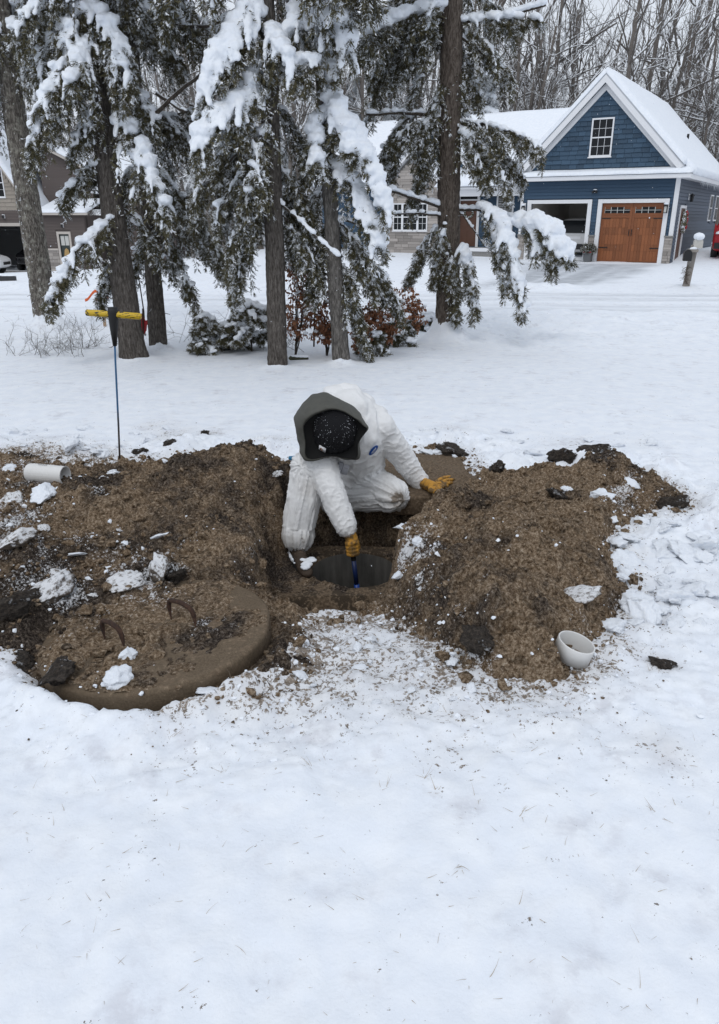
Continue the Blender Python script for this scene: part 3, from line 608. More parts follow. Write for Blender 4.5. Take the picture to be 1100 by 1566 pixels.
for k_, (px, py, rp, lab, mt, sq) in enumerate([
    (918, 768, 24, 'large white snow block resting on the soil ridge', None, (1.1, .8, .75)),
    (730, 690, 0, '', None, 0), (186, 1060, 18, 'white snow lump at the rim of the handled lid', None, (1, 1, .9)),
    (465, 872, 0, '', None, 0), (195, 903, 24, 'flat dirty ice chunk behind the handled lid', M_DSNOW, (1.2, .8, .5)), (242, 886, 26, 'frozen snow crust beside a dark hole behind the handled lid', M_DSNOW, (1.2, .7, .8)),
    (75, 915, 30, 'snow-capped dark clod to the side of the handled lid', M_DSNOW, (1.2, .8, .8)), (100, 880, 22, 'smaller snowy clod behind the snow-capped dark clod', M_DSNOW, (1, .9, .8)),
    (32, 830, 26, 'tilted frozen slab of snow and sod below the white pipe', M_DSNOW, (1.2, .7, .8)), (118, 845, 12, 'pale snow scrap on the soil by the dark hole', None, (1.2, .8, .4)),
    (245, 832, 13, 'thin snow flake on the probe-side heap', None, (1.4, .7, .3)), (158, 738, 14, 'grey snow lump near the foot of the probe', M_DSNOW, (1, .8, .7)), (425, 737, 12, 'snowy clod on the heap near the worker', M_DSNOW, (1, 1, .7)),
    (70, 765, 26, 'rounded grey snow mound next to the white pipe', M_SNOW, (1.5, .8, .55)), (20, 770, 22, 'dirty snow chunk near the white pipe', M_DSNOW, (1.2, .9, .6)),
    (108, 695, 24, 'big snow block behind the white pipe', M_SNOW, (1.4, .8, .8)),
    (150, 700, 20, 'snow block between the pipe and the probe', M_SNOW, (1.3, .8, .6)),
    (845, 765, 0, '', None, 0), (865, 745, 14, 'small white chunk behind the large snow block', None, (1, .8, .6)), (965, 745, 16, 'white crumbly chunk on the far end of the ridge', None, (1.1, .8, .6)),
    (895, 862, 0, '', None, 0), (880, 905, 22, 'half-buried dirty snow patch on the ridge flank', M_DSNOW, (1.3, .9, .5)), (198, 1020, 14, 'little snow lump on the handled lid', None, (.9, .8, 1.)), (690, 1013, 12, 'snow bit near the ridge toe', None, (1.1, .8, .6)), (325, 1070, 14, 'snow scrap under the lid edge', None, (1.4, .8, .5)), (545, 995, 9, 'tiny snow chip in the trampled patch', None, (1.2, .8, .6)), (615, 805, 14, 'snow lump on the pit rim', None, (1, .9, .7)), (640, 828, 11, 'snow nub below the pit rim lump', None, (1, .9, .7)), (610, 890, 11, 'snow chip low on the pit rim', None, (1, .9, .8))]):
    if rp: drop('snow_chunk', SNOWL[k_ % 5], px, py, rp / 1150 * 3.6, lab, 'snow chunk', sq=sq, mat=mt)
for k_, (px, py, rp, lab) in enumerate([(692, 688, 28, 'dark sod clump behind the lid under the worker'), (860, 705, 28, 'dark root-filled sod on the ridge crest'), (905, 695, 30, 'broad dark sod next to the ridge crest end'), (760, 722, 22, 'dark clod where the ridge meets the pit side'), (1028, 770, 24, 'dark bristly sod at the snow end of the ridge'), (850, 762, 20, 'dark sod leaning on the large snow block'), (20, 945, 26, 'dark frozen clod left of the handled lid'),
    (92, 1050, 20, 'dark clod at the front of the handled lid'), (42, 1008, 18, 'dark clod beside the handled lid in front of the frozen clod'), (215, 700, 14, 'small brown clod by the probe tip'), (262, 690, 14, 'brown clod on the probe-side heap edge'), (315, 668, 12, 'dark sod bit on the snow behind the probe-side heap'), (1012, 1018, 13, 'dark grassy tuft of soil on the snow beyond the white ring'), (730, 985, 22, 'grooved clod near the ridge toe'), (45, 925, 18, 'dark clod behind the frozen clod'), (270, 880, 18, 'dark sod by the frozen crust')]):
    drop('sod_clump', SODL[k_ % 5], px, py, rp / 1150 * 3.9, lab, 'sod', sq=(1.1, .8, .75), sink=.5)
# broken snow thrown up round the dig
r_ = np.random.default_rng(123)
for (xa, xb, ya, yb, n, rmin, rmax, lab, grp) in [(935, 1095, 800, 965, 46, 8, 30, 'broken snow block in the jumble beyond the flank of the soil ridge', 'broken snow blocks beyond the soil ridge'), (620, 1000, 655, 705, 34, 6, 20, 'snow clod thrown up behind the ridge and the worker', 'snow clods behind the worker and the ridge'), (0, 260, 655, 722, 34, 6, 18, 'snow clod in the churned strip behind the white pipe', 'snow clods behind the white pipe'), (0, 230, 750, 930, 16, 5, 13, 'small dirty snow lump in the soil between pipe and handled lid', 'dirty snow lumps between pipe and lid'), (450, 760, 960, 1090, 12, 4, 8, 'snow nub in the trampled patch before the pit', 'snow nubs in the trampled patch')]:
    for q in range(n):
        r = (rmin + (rmax - rmin) * r_.random() ** 2.2) / 1150 * 4.0
        drop('snow_block', SNOWL[q % 5], r_.uniform(xa, xb), r_.uniform(ya, yb), r, lab, 'snow block', grp, sq=(1.2, .9, .65), sink=.75, mat=M_DSNOW if 'dirty' in lab and q % 2 else None)
# crumbs of soil and snow, beyond counting
def crumbs(name, n, mat, region, rmin, rmax, seed, label, cat):
    r_ = np.random.default_rng(seed); Vs = []; Fs = []; c = 0
    P = region(r_, n); z = ground_z(P[:, 0], P[:, 1])
    keep = z > -.1; P = P[keep]; z = z[keep]
    for (x, y), zz in zip(P, z):
        r = rmin + (rmax - rmin) * r_.random() ** 4; V = ICO1[0] * (1 + .9 * (r_.random((len(ICO1[0]), 1)) - .5)) * r * np.array([1, 1, .75]) * r_.uniform(.7, 1.3, 3)
        V = V + np.array([x, y, zz + r * .25]); Vs.append(V); Fs.append(ICO1[1] + c); c += len(V)
    V = np.concatenate(Vs)
    o = link(name, mesh_np(name, V, np.concatenate(Fs), {'frost': np.full(len(V), -.3), 'dark': np.repeat(r_.random(len(P)) * .45 - .15, len(ICO1[0])), 'dirt': np.zeros(len(V)), 'plough': np.zeros(len(V))}, smooth=False), mat, None, 'stuff')
    return tag(o, label, cat)
def reg_soil(r_, n):
    P = np.stack([r_.uniform(-2.5, 2.2, n * 3), r_.uniform(2.1, 5.7, n * 3)], -1); s = poly_sd(P[:, 0], P[:, 1], SOIL_POLY)
    return P[s > -.05][:n]
def reg_edge(r_, n):
    P = np.stack([r_.uniform(-2.7, 2.5, n * 8), r_.uniform(1.9, 6.1, n * 8)], -1); s = poly_sd(P[:, 0], P[:, 1], SOIL_POLY)
    k_ = (s < .08) & (r_.random(len(s)) < np.exp(np.minimum(s, 0) / .22)); return P[k_][:n]
def reg_edge2(r_, n):
    P = np.stack([r_.uniform(-2.7, 2.5, n * 12), r_.uniform(1.9, 6.1, n * 12)], -1); s = poly_sd(P[:, 0], P[:, 1], SOIL_POLY)
    k_ = (s < .08) & (r_.random(len(s)) < np.exp(np.minimum(s, 0) / .11) + .01); return P[k_][:n]
crumbs('soil_crumbs', 6500, M_SOIL, reg_soil, .003, .015, 1, 'loose crumbs of brown soil over the dug heaps', 'soil')
crumbs('scattered_soil', 1900, M_SOIL, reg_edge2, .0012, .0065, 2, 'specks of soil scattered on the snow round the heaps', 'soil')
crumbs('soil_clods', 1500, M_SOIL, reg_soil, .008, .032, 6, 'larger clods of soil lying on the dug heaps', 'soil')
crumbs('snow_crumbs', 1500, M_SNOW, reg_edge, .002, .012, 3, 'broken bits of snow along the edge of the soil', 'snow')
def reg_soil2(r_, n):
    P = reg_soil(r_, n * 6); f = blobs(P[:, 0], P[:, 1], FROSTS); return P[r_.random(len(P)) < f * 1.3 + .02][:n]
crumbs('snow_bits', 1300, M_SNOW, reg_soil2, .002, .013, 4, 'bits of snow fallen on the soil', 'snow')

# roots and grass fibres bristling from the dark sods
r_ = np.random.default_rng(88); m = MB(); P = reg_soil(r_, 16000); f = blobs(P[:, 0], P[:, 1], DARKS); P = P[r_.random(len(P)) < f * 1.3 - .1][:2200]; zz = ground_z(P[:, 0], P[:, 1])
for (x, y), z in zip(P, zz):
    if z < -.1: continue
    d = nrm(r_.normal(0, 1, 3) + np.array([0, 0, .5])); l = r_.uniform(.012, .045); p = np.array([x, y, z]); m.tube([p, p + d * l * .6 + r_.normal(0, .003, 3), p + d * l + np.array([0, 0, -.2 * l])], [.0016, .0012, .0006], 3, False)
tag(m.build('root_fibres', plain('root_brown', (.085, .065, .048), .95, var=.6, scale=15), None, kind='stuff'), 'fine roots and dead grass bristling from the dark sods', 'roots')

# ---- probe rod
pb = hit(183, 716)
probe = thing('soil_probe', 'steel soil probe with a yellow taped T handle stuck upright in the soil', 'probe', tuple(pb))
top = PY(174, 481, pb[1]) - pb
t = NT('worn_blue_rod'); v = t.obj(); n = t.noise(v, 30, 5); z = t.n('SeparateXYZ', None, Vector=v).outputs['Z']
M_ROD = t.P(Base__Color=t.mix(t.ss(t.math('ADD', z, t.math('MULTIPLY', n, .3)), .42, .62), (.055, .042, .036, 1), (.03, .115, .24, 1)), Roughness=.5)
m = MB(); m.tube([(0, 0, -.05), (top[0] * .3 + .004, 0, top[2] * .3), tuple(top * .7), tuple(top)], .0065, 10); m.build('rod', M_ROD, probe, True)
t = NT('yellow_tape'); v = t.obj(); n = t.noise(t.mapv(v, (30, 1, 130)), 1.0, 2, .5); M_YEL = t.P(Base__Color=t.mix(t.ss(n, .57, .585), (.55, .36, .012, 1), (.02, .018, .012, 1)), Roughness=.45)
hl = PY(132, 478, pb[1]) - pb; hr = PY(216, 484, pb[1]) - pb
m = MB(); m.tube([hl, hl * .98 + hr * .02, hl * .5 + hr * .5, hr * .98 + hl * .02, hr], [.018, .0205, .0205, .0205, .018], 20); m.build('handle', M_YEL, probe, True)
hc = hl * .5 + hr * .5; g0 = PY(173, 476, pb[1]) - pb; g1 = PY(176, 529, pb[1]) - pb
m = MB(); m.tube([g0 * .9 + hc * .1 + np.array([0, 0, .026]), g0 + np.array([0, 0, -.002]), g0 * .9 + g1 * .1, g0 * .5 + g1 * .5, g1], [.030, .034, .033, .025, .0125], 16); m.build('grip_wrap', M_BLACKP, probe, True)

# ---- white embossed pipe
pc = hit(75, 742); pz = ground_z(pc[0], pc[1])[0]
pipe = thing('plastic_pipe', 'short white plastic pipe with a diamond-embossed wall lying on the soil', 'pipe', (pc[0], pc[1], pz + .058), math.radians(-14))
L_, R_ = .26, .058; k = 72; na = 60; an = np.arange(k) * 2 * math.pi / k; xx = np.linspace(-L_ / 2, L_ / 2, na)
A, XX = np.meshgrid(an, xx); rr = R_ + .0032 * np.maximum(np.sin(A * 14 + XX * 160) * np.sin(A * 14 - XX * 160), -.2) * (XX < L_ * .22) - .004 * sst(-L_ * .40, -L_ * .5, XX)
Vp = np.stack([XX, rr * np.cos(A), rr * np.sin(A)], -1).reshape(-1, 3); i = np.arange(na - 1)[:, None] * k; j = np.arange(k)[None]; j2 = (j + 1) % k
m = MB(); m.put(Vp, np.stack([i + j, i + j2, i + k + j2, i + k + j], -1).reshape(-1, 4)); m.build('outer_wall', M_PVC, pipe, True)
Mx = np.array([[0, 0, 1], [0, 1, 0], [-1, 0, 0]]); m = MB()
m.lathe([(R_ + .001, L_ / 2), (R_ - .006, L_ / 2 + .001), (R_ - .007, L_ / 2 - .05), (R_ - .012, L_ / 2 - .055), (R_ - .012, -L_ / 2), (R_ - .004, -L_ / 2)], k=48, M=Mx); m.build('inner_wall', M_PVC, pipe, True)
m = MB()
for q in range(5): m.box(-.045 + q * .013, -.036 + q * .013, -.0005, .0005, R_ + .0032, R_ + .0045 + .0)
for q in range(5): m.box(-.045 + q * .013, -.036 + q * .013, -.012, -.009, R_ + .0022, R_ + .0032)
m.build('printed_marking', M_DARK, pipe)

# ---- white ring
rc = RING_C; rz = .062
ring = thing('pipe_ring', 'white plastic pipe ring tilted at the toe of the soil ridge', 'pipe ring', (rc[0], rc[1], rz + .012))
ring.rotation_euler = (math.radians(4), math.radians(15), 0)
m = MB(); R_ = .072; m.lathe([(R_ - .004, -.030), (R_, -.031), (R_, .034), (R_ - .001, .037), (R_ - .005, .037), (R_ - .0055, .034), (R_ - .0055, -.02), (R_ - .004, -.030)], k=64); m.build('ring_wall', M_PVC, ring, True)

# ---- dry grass poking through the snow
def blade(mb, p, ang, L, lean, wd, curl=0.):
    n = 4; s_ = np.linspace(0, 1, n); d = np.array([math.cos(ang), math.sin(ang), 0])
    P = p + d * (s_ * lean * L)[:, None] + np.array([0, 0, 1.]) * (s_ * (1 - .5 * s_ * curl) * L * math.sqrt(max(.02, 1 - lean * lean)))[:, None]
    P = P + np.cross(d, [0, 0, 1]) * (curl * L * .3 * s_ ** 2)[:, None]
    mb.tube(P, wd * (1 - .75 * s_), 3, False)
r_ = np.random.default_rng(77)
for k_, (px, py, n, lab) in enumerate([(652, 1198, 11, 'tallest dry grass tuft in the front snow'), (795, 1255, 12, 'sprawling dry tuft with brown blades'), (703, 1335, 8, 'curled pale grass stalk standing alone in the front snow'), (330, 1120, 12, 'dense dry grass tuft in front of the lid'), (478, 1180, 9, 'grass tuft between the lid and the trampled patch'), (262, 1128, 9, 'wispy dry tuft close to the lid tuft'), (665, 1215, 8, 'flattened grass beside the tallest tuft'), (1005, 1250, 9, 'dry grass tuft at the far side of the snow, by dirt specks'), (340, 1185, 7, 'small tuft below the dense tuft'), (585, 1215, 6, 'few grass blades by the trampled patch'), (62, 985, 8, 'grass tuft in the snow beside the handled lid'), (730, 1230, 5, 'short reddish blade lying on the snow')]):
    g = G(px, py); z = snow_h(np.array([g[0]]), np.array([g[1]]))[0]; m = MB()
    for q in range(max(3, int(n * .75))):
        a = r_.uniform(0, 6.28); blade(m, np.array([r_.normal(0, .006), r_.normal(0, .006), -.004]), a, r_.uniform(.018, .055), r_.uniform(.75, .98), r_.uniform(.0005, .0011), r_.uniform(-.6, .8))
    o = m.build('grass_tuft', M_GRASSD, None); o.location = (g[0], g[1], z); tag(o, lab, 'grass tuft')
m = MB(); n = 0
while n < 300:
    px, py = r_.uniform(-40, 1140), 1030 + 540 * r_.random() ** 1.9
    g = G(px, py)
    if poly_sd(np.array([g[0]]), np.array([g[1]]), SOIL_POLY)[0] > -.02: continue
    z = snow_h(np.array([g[0]]), np.array([g[1]]))[0]; a = r_.uniform(0, 6.28)
    blade(m, np.array([g[0], g[1], z - .002]), a, r_.uniform(.008, .038) * (1.3 if r_.random() < .15 else 1), r_.uniform(.9, .995), r_.uniform(.0004, .0010), r_.uniform(-.8, .8)); n += 1
tag(m.build('grass_bits', M_GRASSD, None, kind='stuff'), 'stray dry grass blades and bits lying on the front snow', 'grass')

# ------------------------------------------------------------------ the worker
from mathutils.bvhtree import BVHTree
def cast(bvh, px, py):
    d = ray(px, py); d = d / np.linalg.norm(d); h = bvh.ray_cast(Vector(_C), Vector(d))
    return np.array(h[0]), np.array(h[1])
def capsule(mb, pts, rad, k=20, sub=5):
    pts = np.array(pts, float); rad = np.array(rad, float); P = []; R = []
    for a in range(len(pts) - 1):
        for s_ in np.linspace(0, 1, sub, endpoint=False): P.append(pts[a] * (1 - s_) + pts[a + 1] * s_); R.append(rad[a] * (1 - s_) + rad[a + 1] * s_)
    P.append(pts[-1]); R.append(rad[-1]); mb.tube(P, R, k)
    for p, r in zip(pts, rad): mb.ell(p, (r, r, r), ico=ICO2)
J = {k_: PY(*v) for k_, v in dict(hip=(545, 735, 4.62), waist=(547, 705, 4.55), chest=(545, 662, 4.38), back=(532, 632, 4.36), neck=(522, 634, 4.28),
     shL=(581, 655, 4.38), elL=(614, 697, 4.47), wrL=(641, 736, 4.50), shR=(484, 690, 4.16), elR=(507, 750, 4.03), wrR=(530, 806, 3.95),
     hpL=(556, 738, 4.58), knL=(600, 757, 4.34), anL=(486, 764, 4.60), hpR=(512, 730, 4.52), knR=(472, 716, 4.14), anR=(456, 806, 4.08), hemR=(455, 819, 4.07)).items()}
person = thing('person', 'person in a white hooded coverall kneeling and reaching into the pit', 'person', (0, 4.35, 0.02))
PO = np.array([0, 4.35, 0.02])
def pbuild(name, V, F, mat, parent=person, kind=None, attrs=None):
    return link(name, mesh_np(name, V - PO, F, attrs), mat, parent, kind)
LIMBS = [('shL', 'elL', .092, .079), ('elL', 'wrL', .079, .066), ('shR', 'elR', .092, .079), ('elR', 'wrR', .079, .066), ('hpL', 'knL', .135, .108), ('knL', 'anL', .092, .085), ('hpR', 'knR', .14, .105), ('knR', 'anR', .102, .092), ('anR', 'hemR', .092, .098)]
def figure(s_):
    m = MB(); capsule(m, [J['hip'], J['waist'], J['chest'], J['back'], J['neck']], np.array([.175, .175, .185, .15, .085]) * s_)
    capsule(m, [J['chest'], J['shL']], [.15 * s_, .105 * s_]); capsule(m, [J['chest'] * .6 + J['neck'] * .4, J['shR']], [.115 * s_, .09 * s_])
    for a, b, ra, rb in LIMBS: capsule(m, [J[a], J[b]], [ra * s_, rb * s_])
    return m
# body under the clothes, with the bowed head
HU = nrm(np.array([.05, -.72, .62])); HF = nrm(np.array([-.12, -.62, -.77])); HF = nrm(HF - HU * (HF @ HU)); HX = np.cross(HF, HU)
HC = PY(513, 655, 4.06)
def hd(x, f, u): return HC + HX * x + HF * f + HU * u
m = figure(.72); capsule(m, [J['neck'], HC], [.06, .07]); Rh = np.stack([HX, HF, HU], 1)
m.ell(HC, (.078, .096, .105), Rh, ICO3); m.ell(hd(0, .03, -.06), (.055, .07, .055), Rh, ICO2)
m.ell(hd(0, .100, -.012), (.014, .022, .026), Rh, ICO2); m.ell(hd(0, .085, -.060), (.026, .014, .008), Rh, ICO2); m.ell(hd(0, .078, .025), (.055, .018, .012), Rh, ICO2)
for s_ in (-1, 1): m.ell(hd(s_ * .08, -.005, -.005), (.012, .022, .032), Rh, ICO2); m.ell(hd(s_ * .032, .086, .006), (.012, .010, .010), Rh, ICO2)
m.ell(J['wrL'], (.04, .04, .04)); m.ell(J['wrR'], (.04, .04, .04))
V, N, F = voxel(*m.arrays(), .010, 3)
M_SKIN = plain('skin', (.50, .29, .21), .55, var=.1)
pbuild('body', V, F, M_SKIN)
# coverall
m = figure(1.0)
for px, py, Y_, r in [(512, 601, 4.42, .055), (530, 602, 4.46, .075), (552, 616, 4.44, .07), (572, 632, 4.42, .07), (505, 612, 4.36, .06)]: m.ell(PY(px, py, Y_), (r * 1.3, r, r * .8), ico=ICO2)
V, N, F = voxel(*m.arrays(), .0062, 12, .6)
best = np.full(len(V), 1e9); tl = np.zeros(len(V)); ang = np.zeros(len(V)); wid = np.full(len(V), -1)
for q, (a, b, ra, rb) in enumerate(LIMBS):
    A, B = J[a], J[b]; e = B - A; L = np.linalg.norm(e); e = e / L; t_ = (V - A) @ e; tc = np.clip(t_, 0, L); d = np.linalg.norm(V - A - e * tc[:, None], axis=1) - (ra + (rb - ra) * tc / L)
    ref = nrm(np.cross(e, [0.3, .2, 1])); r2 = np.cross(e, ref); w_ = V - A - e * t_[:, None]; an = np.arctan2(w_ @ r2, w_ @ ref); mk = d < best
    best[mk] = d[mk]; tl[mk] = t_[mk] + q * 3; ang[mk] = an[mk]; wid[mk] = q
body_near = np.minimum.reduce([np.linalg.norm(V - J[k_], axis=1) for k_ in ('hip', 'waist', 'chest', 'back')])
arm = ((wid <= 3) & (best < .03)).astype(float); leg = ((wid >= 4) & (best < .04)).astype(float)
ca, sa = np.cos(ang), np.sin(ang)
def ridge(n, k): return np.exp(-np.abs(n) * k)
tw = tl + .022 * np.sin(ang * 2 + wid)
na_ = ridge(fbm(np.stack([tw * 26, ca * 1.3 + wid, sa * 1.3], -1), 1.0, 2, .5, 3), 7)
nf_ = ridge(fbm(np.stack([tw * 62, ca * 2.0 + wid, sa * 2.0], -1), 1.0, 2, .5, 13), 6)
nl_ = ridge(fbm(np.stack([tl * 3.2, ca * 2.6 + wid, sa * 2.6], -1), 1.0, 3, .5, 4), 6)
nc_ = ridge(fbm(V @ np.array([[.8, .3, .2], [-.2, .9, .3], [.1, -.3, .6]]), 6, 3, .5, 5), 6)
nd_ = ridge(fbm(V, 15, 3, .55, 15), 6)
V = V + N * (arm * (.0062 * na_ + .0022 * nf_) + leg * (.015 * nl_ + .0018 * nf_) + (1 - arm) * (1 - leg) * (.014 * nc_) + .0016 * nd_ + .007 * fbm(V, 4, 2, .5, 6) - .005)[:, None]
t = NT('coverall_fabric'); v = t.obj(); n1 = t.noise(v, 26, 6, .65); n2 = t.noise(v, 8, 4); a = t.attr('mud')
cw = t.mix(n1, (.70, .70, .695, 1), (.80, .80, .80, 1))
cw = t.mix(t.ss(t.math('ADD', a, t.math('MULTIPLY', t.math('SUBTRACT', n1, .5), 1.6)), .42, .75), cw, (.13, .10, .075, 1))
cw = t.mix(t.math('MULTIPLY', t.ss(a, .05, .6), .35), cw, (.40, .35, .29, 1))
M_SUIT = t.P(Base__Color=cw, Roughness=.6, Normal=t.bump(t.math('ADD', n1, t.math('MULTIPLY', n2, .6)), .55, .010))
kn = PY(612, 768, 4.22); mud = 1.0 * np.exp(-(np.linalg.norm(V - kn, axis=1) / .07) ** 2) + .35 * np.exp(-(np.linalg.norm(V - PY(585, 745, 4.25), axis=1) / .07) ** 2) + .45 * np.exp(-(np.linalg.norm(V - PY(470, 745, 4.05), axis=1) / .08) ** 2) + .3 * np.exp(-(np.linalg.norm(V - PY(480, 775, 4.05), axis=1) / .04) ** 2) + .36 * np.exp(-((V[:, 2] - J['hemR'][2]) / .07) ** 2) * (wid >= 7)
suit = pbuild('coverall', V, F, M_SUIT, attrs={'mud': mud}); suit['label'] = 'white crinkled disposable coverall, muddy at the knee'
tri = [tuple(q) for f_ in F for q in f_]; BVH = BVHTree.FromPolygons([tuple(q) for q in V], tri)
# seam lines of the coverall: centre zip flap
def strap(pts, w_, off, name, mat, parent, thick=.002):
    P = []; NN = []
    for px, py in pts:
        h, n = cast(BVH, px, py); P.append(h + n * off); NN.append(n)
    P = np.array(P); NN = np.array(NN); T = nrm(np.gradient(P, axis=0)); S = nrm(np.cross(T, NN)); m = MB()
    Vq = np.concatenate([P - S * w_, P + S * w_, P + S * w_ + NN * thick, P - S * w_ + NN * thick]); n = len(P); i = np.arange(n - 1)
    m.put(Vq, np.concatenate([np.stack([i + a * n, i + 1 + a * n, i + 1 + b * n, i + b * n], -1) for a, b in ((0, 1), (1, 2), (2, 3), (3, 0))]))
    Vv, Ff = m.arrays(); return pbuild(name, Vv, Ff, mat, parent)
strap([(556, 640), (556, 660), (552, 680), (546, 700), (541, 716)], .012, .001, 'zip_flap', M_SUIT, suit)
# emblem: blue oval with white lettering strokes
M_EMB = plain('emblem_blue', (.012, .07, .28), .5, var=.05)
h, n = cast(BVH, 571, 688); ax = nrm(np.array([.55, 0, 1.]) - n * (np.array([.55, 0, 1.]) @ n)); bx = np.cross(ax, n); Re = np.stack([ax, bx, n], 1)
m = MB(); m.ell(h + n * .004, (.040, .021, .0035), Re, ICO3); Vv, Ff = m.arrays(); emb = pbuild('emblem', Vv, Ff, M_EMB, suit)
m = MB()
for q, (u0, l) in enumerate([(-.02, .004), (-.012, .006), (-.004, .004), (.004, .006), (.012, .004), (.018, .004)]):
    Vb = MB().box(u0, u0 + .0045, -l / 2 - .002, l / 2, .0, .0015).arrays()[0]; m.put(Vb @ Re.T + h + n * .0068, MB().box(0, 1, 0, 1, 0, 1).arrays()[1][0])
Vb = MB().box(-.016, .016, .007, .0085, 0, .0015).arrays()[0]; m.put(Vb @ Re.T + h + n * .0062, MB().box(0, 1, 0, 1, 0, 1).arrays()[1][0])
Vv, Ff = m.arrays(); pbuild('lettering', Vv, Ff, M_TRIM, emb)
# hood
def loop(ctrl, n=72):
    P = np.array([PY(*c) for c in ctrl]); k_ = len(P); out = []
    for i_ in range(n):
        u = i_ * k_ / n; a = int(u); f_ = u - a; p0, p1, p2, p3 = (P[(a + q) % k_] for q in (-1, 0, 1, 2))
        out.append(.5 * (2 * p1 + (p2 - p0) * f_ + (2 * p0 - 5 * p1 + 4 * p2 - p3) * f_ ** 2 + (3 * p1 - p0 - 3 * p2 + p3) * f_ ** 3))
    return np.array(out)
MID = [(486, 596, 4.16), (512, 602, 4.15), (538, 616, 4.14), (554, 637, 4.10), (564, 656, 4.03), (553, 675, 4.06), (548, 704, 4.05), (510, 700, 4.02), (466, 705, 4.0), (454, 674, 4.07), (448, 648, 4.10), (455, 617, 4.14)]
RIM = [(506, 626, 3.93), (526, 629, 3.93), (544, 640, 3.94), (557, 651, 3.96), (563, 657, 4.0), (549, 678, 4.0), (545, 702, 4.01), (508, 699, 3.98), (470, 702, 3.96), (466, 676, 3.96), (464, 652, 3.95), (478, 636, 3.93)]
def toward(L_, c, f_, Y_): return [(a + (c[0] - a) * f_, b + (c[1] - b) * f_, Y_) for a, b, _ in L_]
HL = [toward(RIM, (512, 660), .03, 3.985), RIM, [((a[0] + b[0]) / 2 * 1.0, (a[1] + b[1]) / 2 - 1.5, min(a[2], b[2]) * .5 + max(a[2], b[2]) * .5 - .015) for a, b in zip(RIM, MID)], MID, toward(MID, (525, 650), .18, 4.28), toward(MID, (528, 648), .5, 4.38)]
Lp = np.array([loop(q) for q in HL]); nl, nk = Lp.shape[:2]; Vh = Lp.reshape(-1, 3)
from_c = nrm(Vh - PY(512, 658, 4.2)); wgt = np.repeat([.3, .5, 1, 1, 1, .5], nk)
Vh = Vh + from_c * (wgt * (.026 * ridge(fbm(Vh * np.array([1.2, .5, .8]), 8, 3, .5, 9), 6) + .008 * ridge(fbm(Vh, 19, 2, .5, 19), 6) - .012))[:, None]
i = np.arange(nl - 1)[:, None] * nk; j = np.arange(nk)[None]; j2 = (j + 1) % nk; Fh = np.stack([i + j, i + j2, i + nk + j2, i + nk + j], -1).reshape(-1, 4)
t = NT('olive_canvas'); v = t.obj(); n1 = t.noise(v, 30, 5); M_OLIVE = t.P(Base__Color=t.mix(n1, (.050, .050, .042, 1), (.085, .084, .072, 1)), Roughness=.75, Normal=t.bump(n1, .3, .006))
hood = pbuild('hood', Vh, Fh, M_OLIVE); hood['label'] = 'dark olive canvas hood pulled forward over the head'
s = hood.modifiers.new('sub', 'SUBSURF'); s.levels = 2; s.render_levels = 2
LI = [toward(RIM, (512, 660), .015, 3.99), toward(RIM, (512, 660), .06, 4.0), toward(RIM, (516, 658), .3, 4.02), toward(RIM, (518, 656), .97, 4.04)]
Lp = np.array([loop(q) for q in LI]); nl = len(LI); i = np.arange(nl - 1)[:, None] * nk
M_LINING = plain('black_lining', (.008, .008, .008), .95, var=.2)
pbuild('hood_lining', Lp.reshape(-1, 3), np.stack([i + j, i + j2, i + nk + j2, i + nk + j], -1).reshape(-1, 4), M_LINING, hood)
# knit cap
BC = hd(0, .0, .035); m = MB(); k = 120
prof = [(q_[0] * 1.1, q_[1] * 1.12) for q_ in [(.001, .098), (.03, .095), (.06, .083), (.085, .062), (.103, .032), (.112, .0), (.113, -.02), (.118, -.024), (.119, -.04), (.118, -.062), (.114, -.066), (.108, -.06)]]
pr = []
for a, b in zip(prof[:-1], prof[1:]):
    for s_ in np.linspace(0, 1, 3, endpoint=False): pr.append((a[0] + (b[0] - a[0]) * s_, a[1] + (b[1] - a[1]) * s_))
pr.append(prof[-1]); pr = np.array(pr); an = np.arange(k) * 2 * math.pi / k
rr = pr[:, :1] * (1 + .018 * np.sin(an * 30))[None]; Vb = np.stack([rr * np.cos(an), rr * np.sin(an) * 1.08, np.repeat(pr[:, 1:], k, 1)], -1).reshape(-1, 3) @ Rh.T + BC
i = np.arange(len(pr) - 1)[:, None] * k; jj = np.arange(k)[None]; jj2 = (jj + 1) % k
M_KNIT = plain('black_knit', (.006, .006, .008), .8, var=.5, scale=170, bump=1.0, spec=.3)
cap = pbuild('knit_cap', Vb, np.stack([i + jj, i + k + jj, i + k + jj2, i + jj2], -1).reshape(-1, 4), M_KNIT); cap['label'] = 'black knit cap dusted with snow'
m = MB(); r_ = np.random.default_rng(5)
for q in range(420):
    a = r_.uniform(0, 6.28); z = r_.uniform(.02, .1) if r_.random() < .8 else r_.uniform(-.02, .02); rad = np.interp(-z, -pr[:20, 1], pr[:20, 0]); s_ = .0006 + .0016 * r_.random() ** 3
    p = np.array([rad * math.cos(a), rad * math.sin(a) * 1.08, z]); m.ell((Rh @ p) + BC, (s_, s_, s_), ico=(ICO1[0], ICO1[1]))
Vv, Ff = m.arrays(); pbuild('snow_specks', Vv, Ff, M_SNOW, cap, 'stuff')
pa = .42; p0 = np.array([math.sin(pa) * .133, math.cos(pa) * .143, -.043]); c0 = Rh @ p0 + BC; pn = nrm(Rh @ np.array([math.sin(pa), math.cos(pa), 0.12])); pu = nrm(HU - pn * (HU @ pn)); px_ = np.cross(pu, pn); Rp = np.stack([px_, pu, pn], 1)
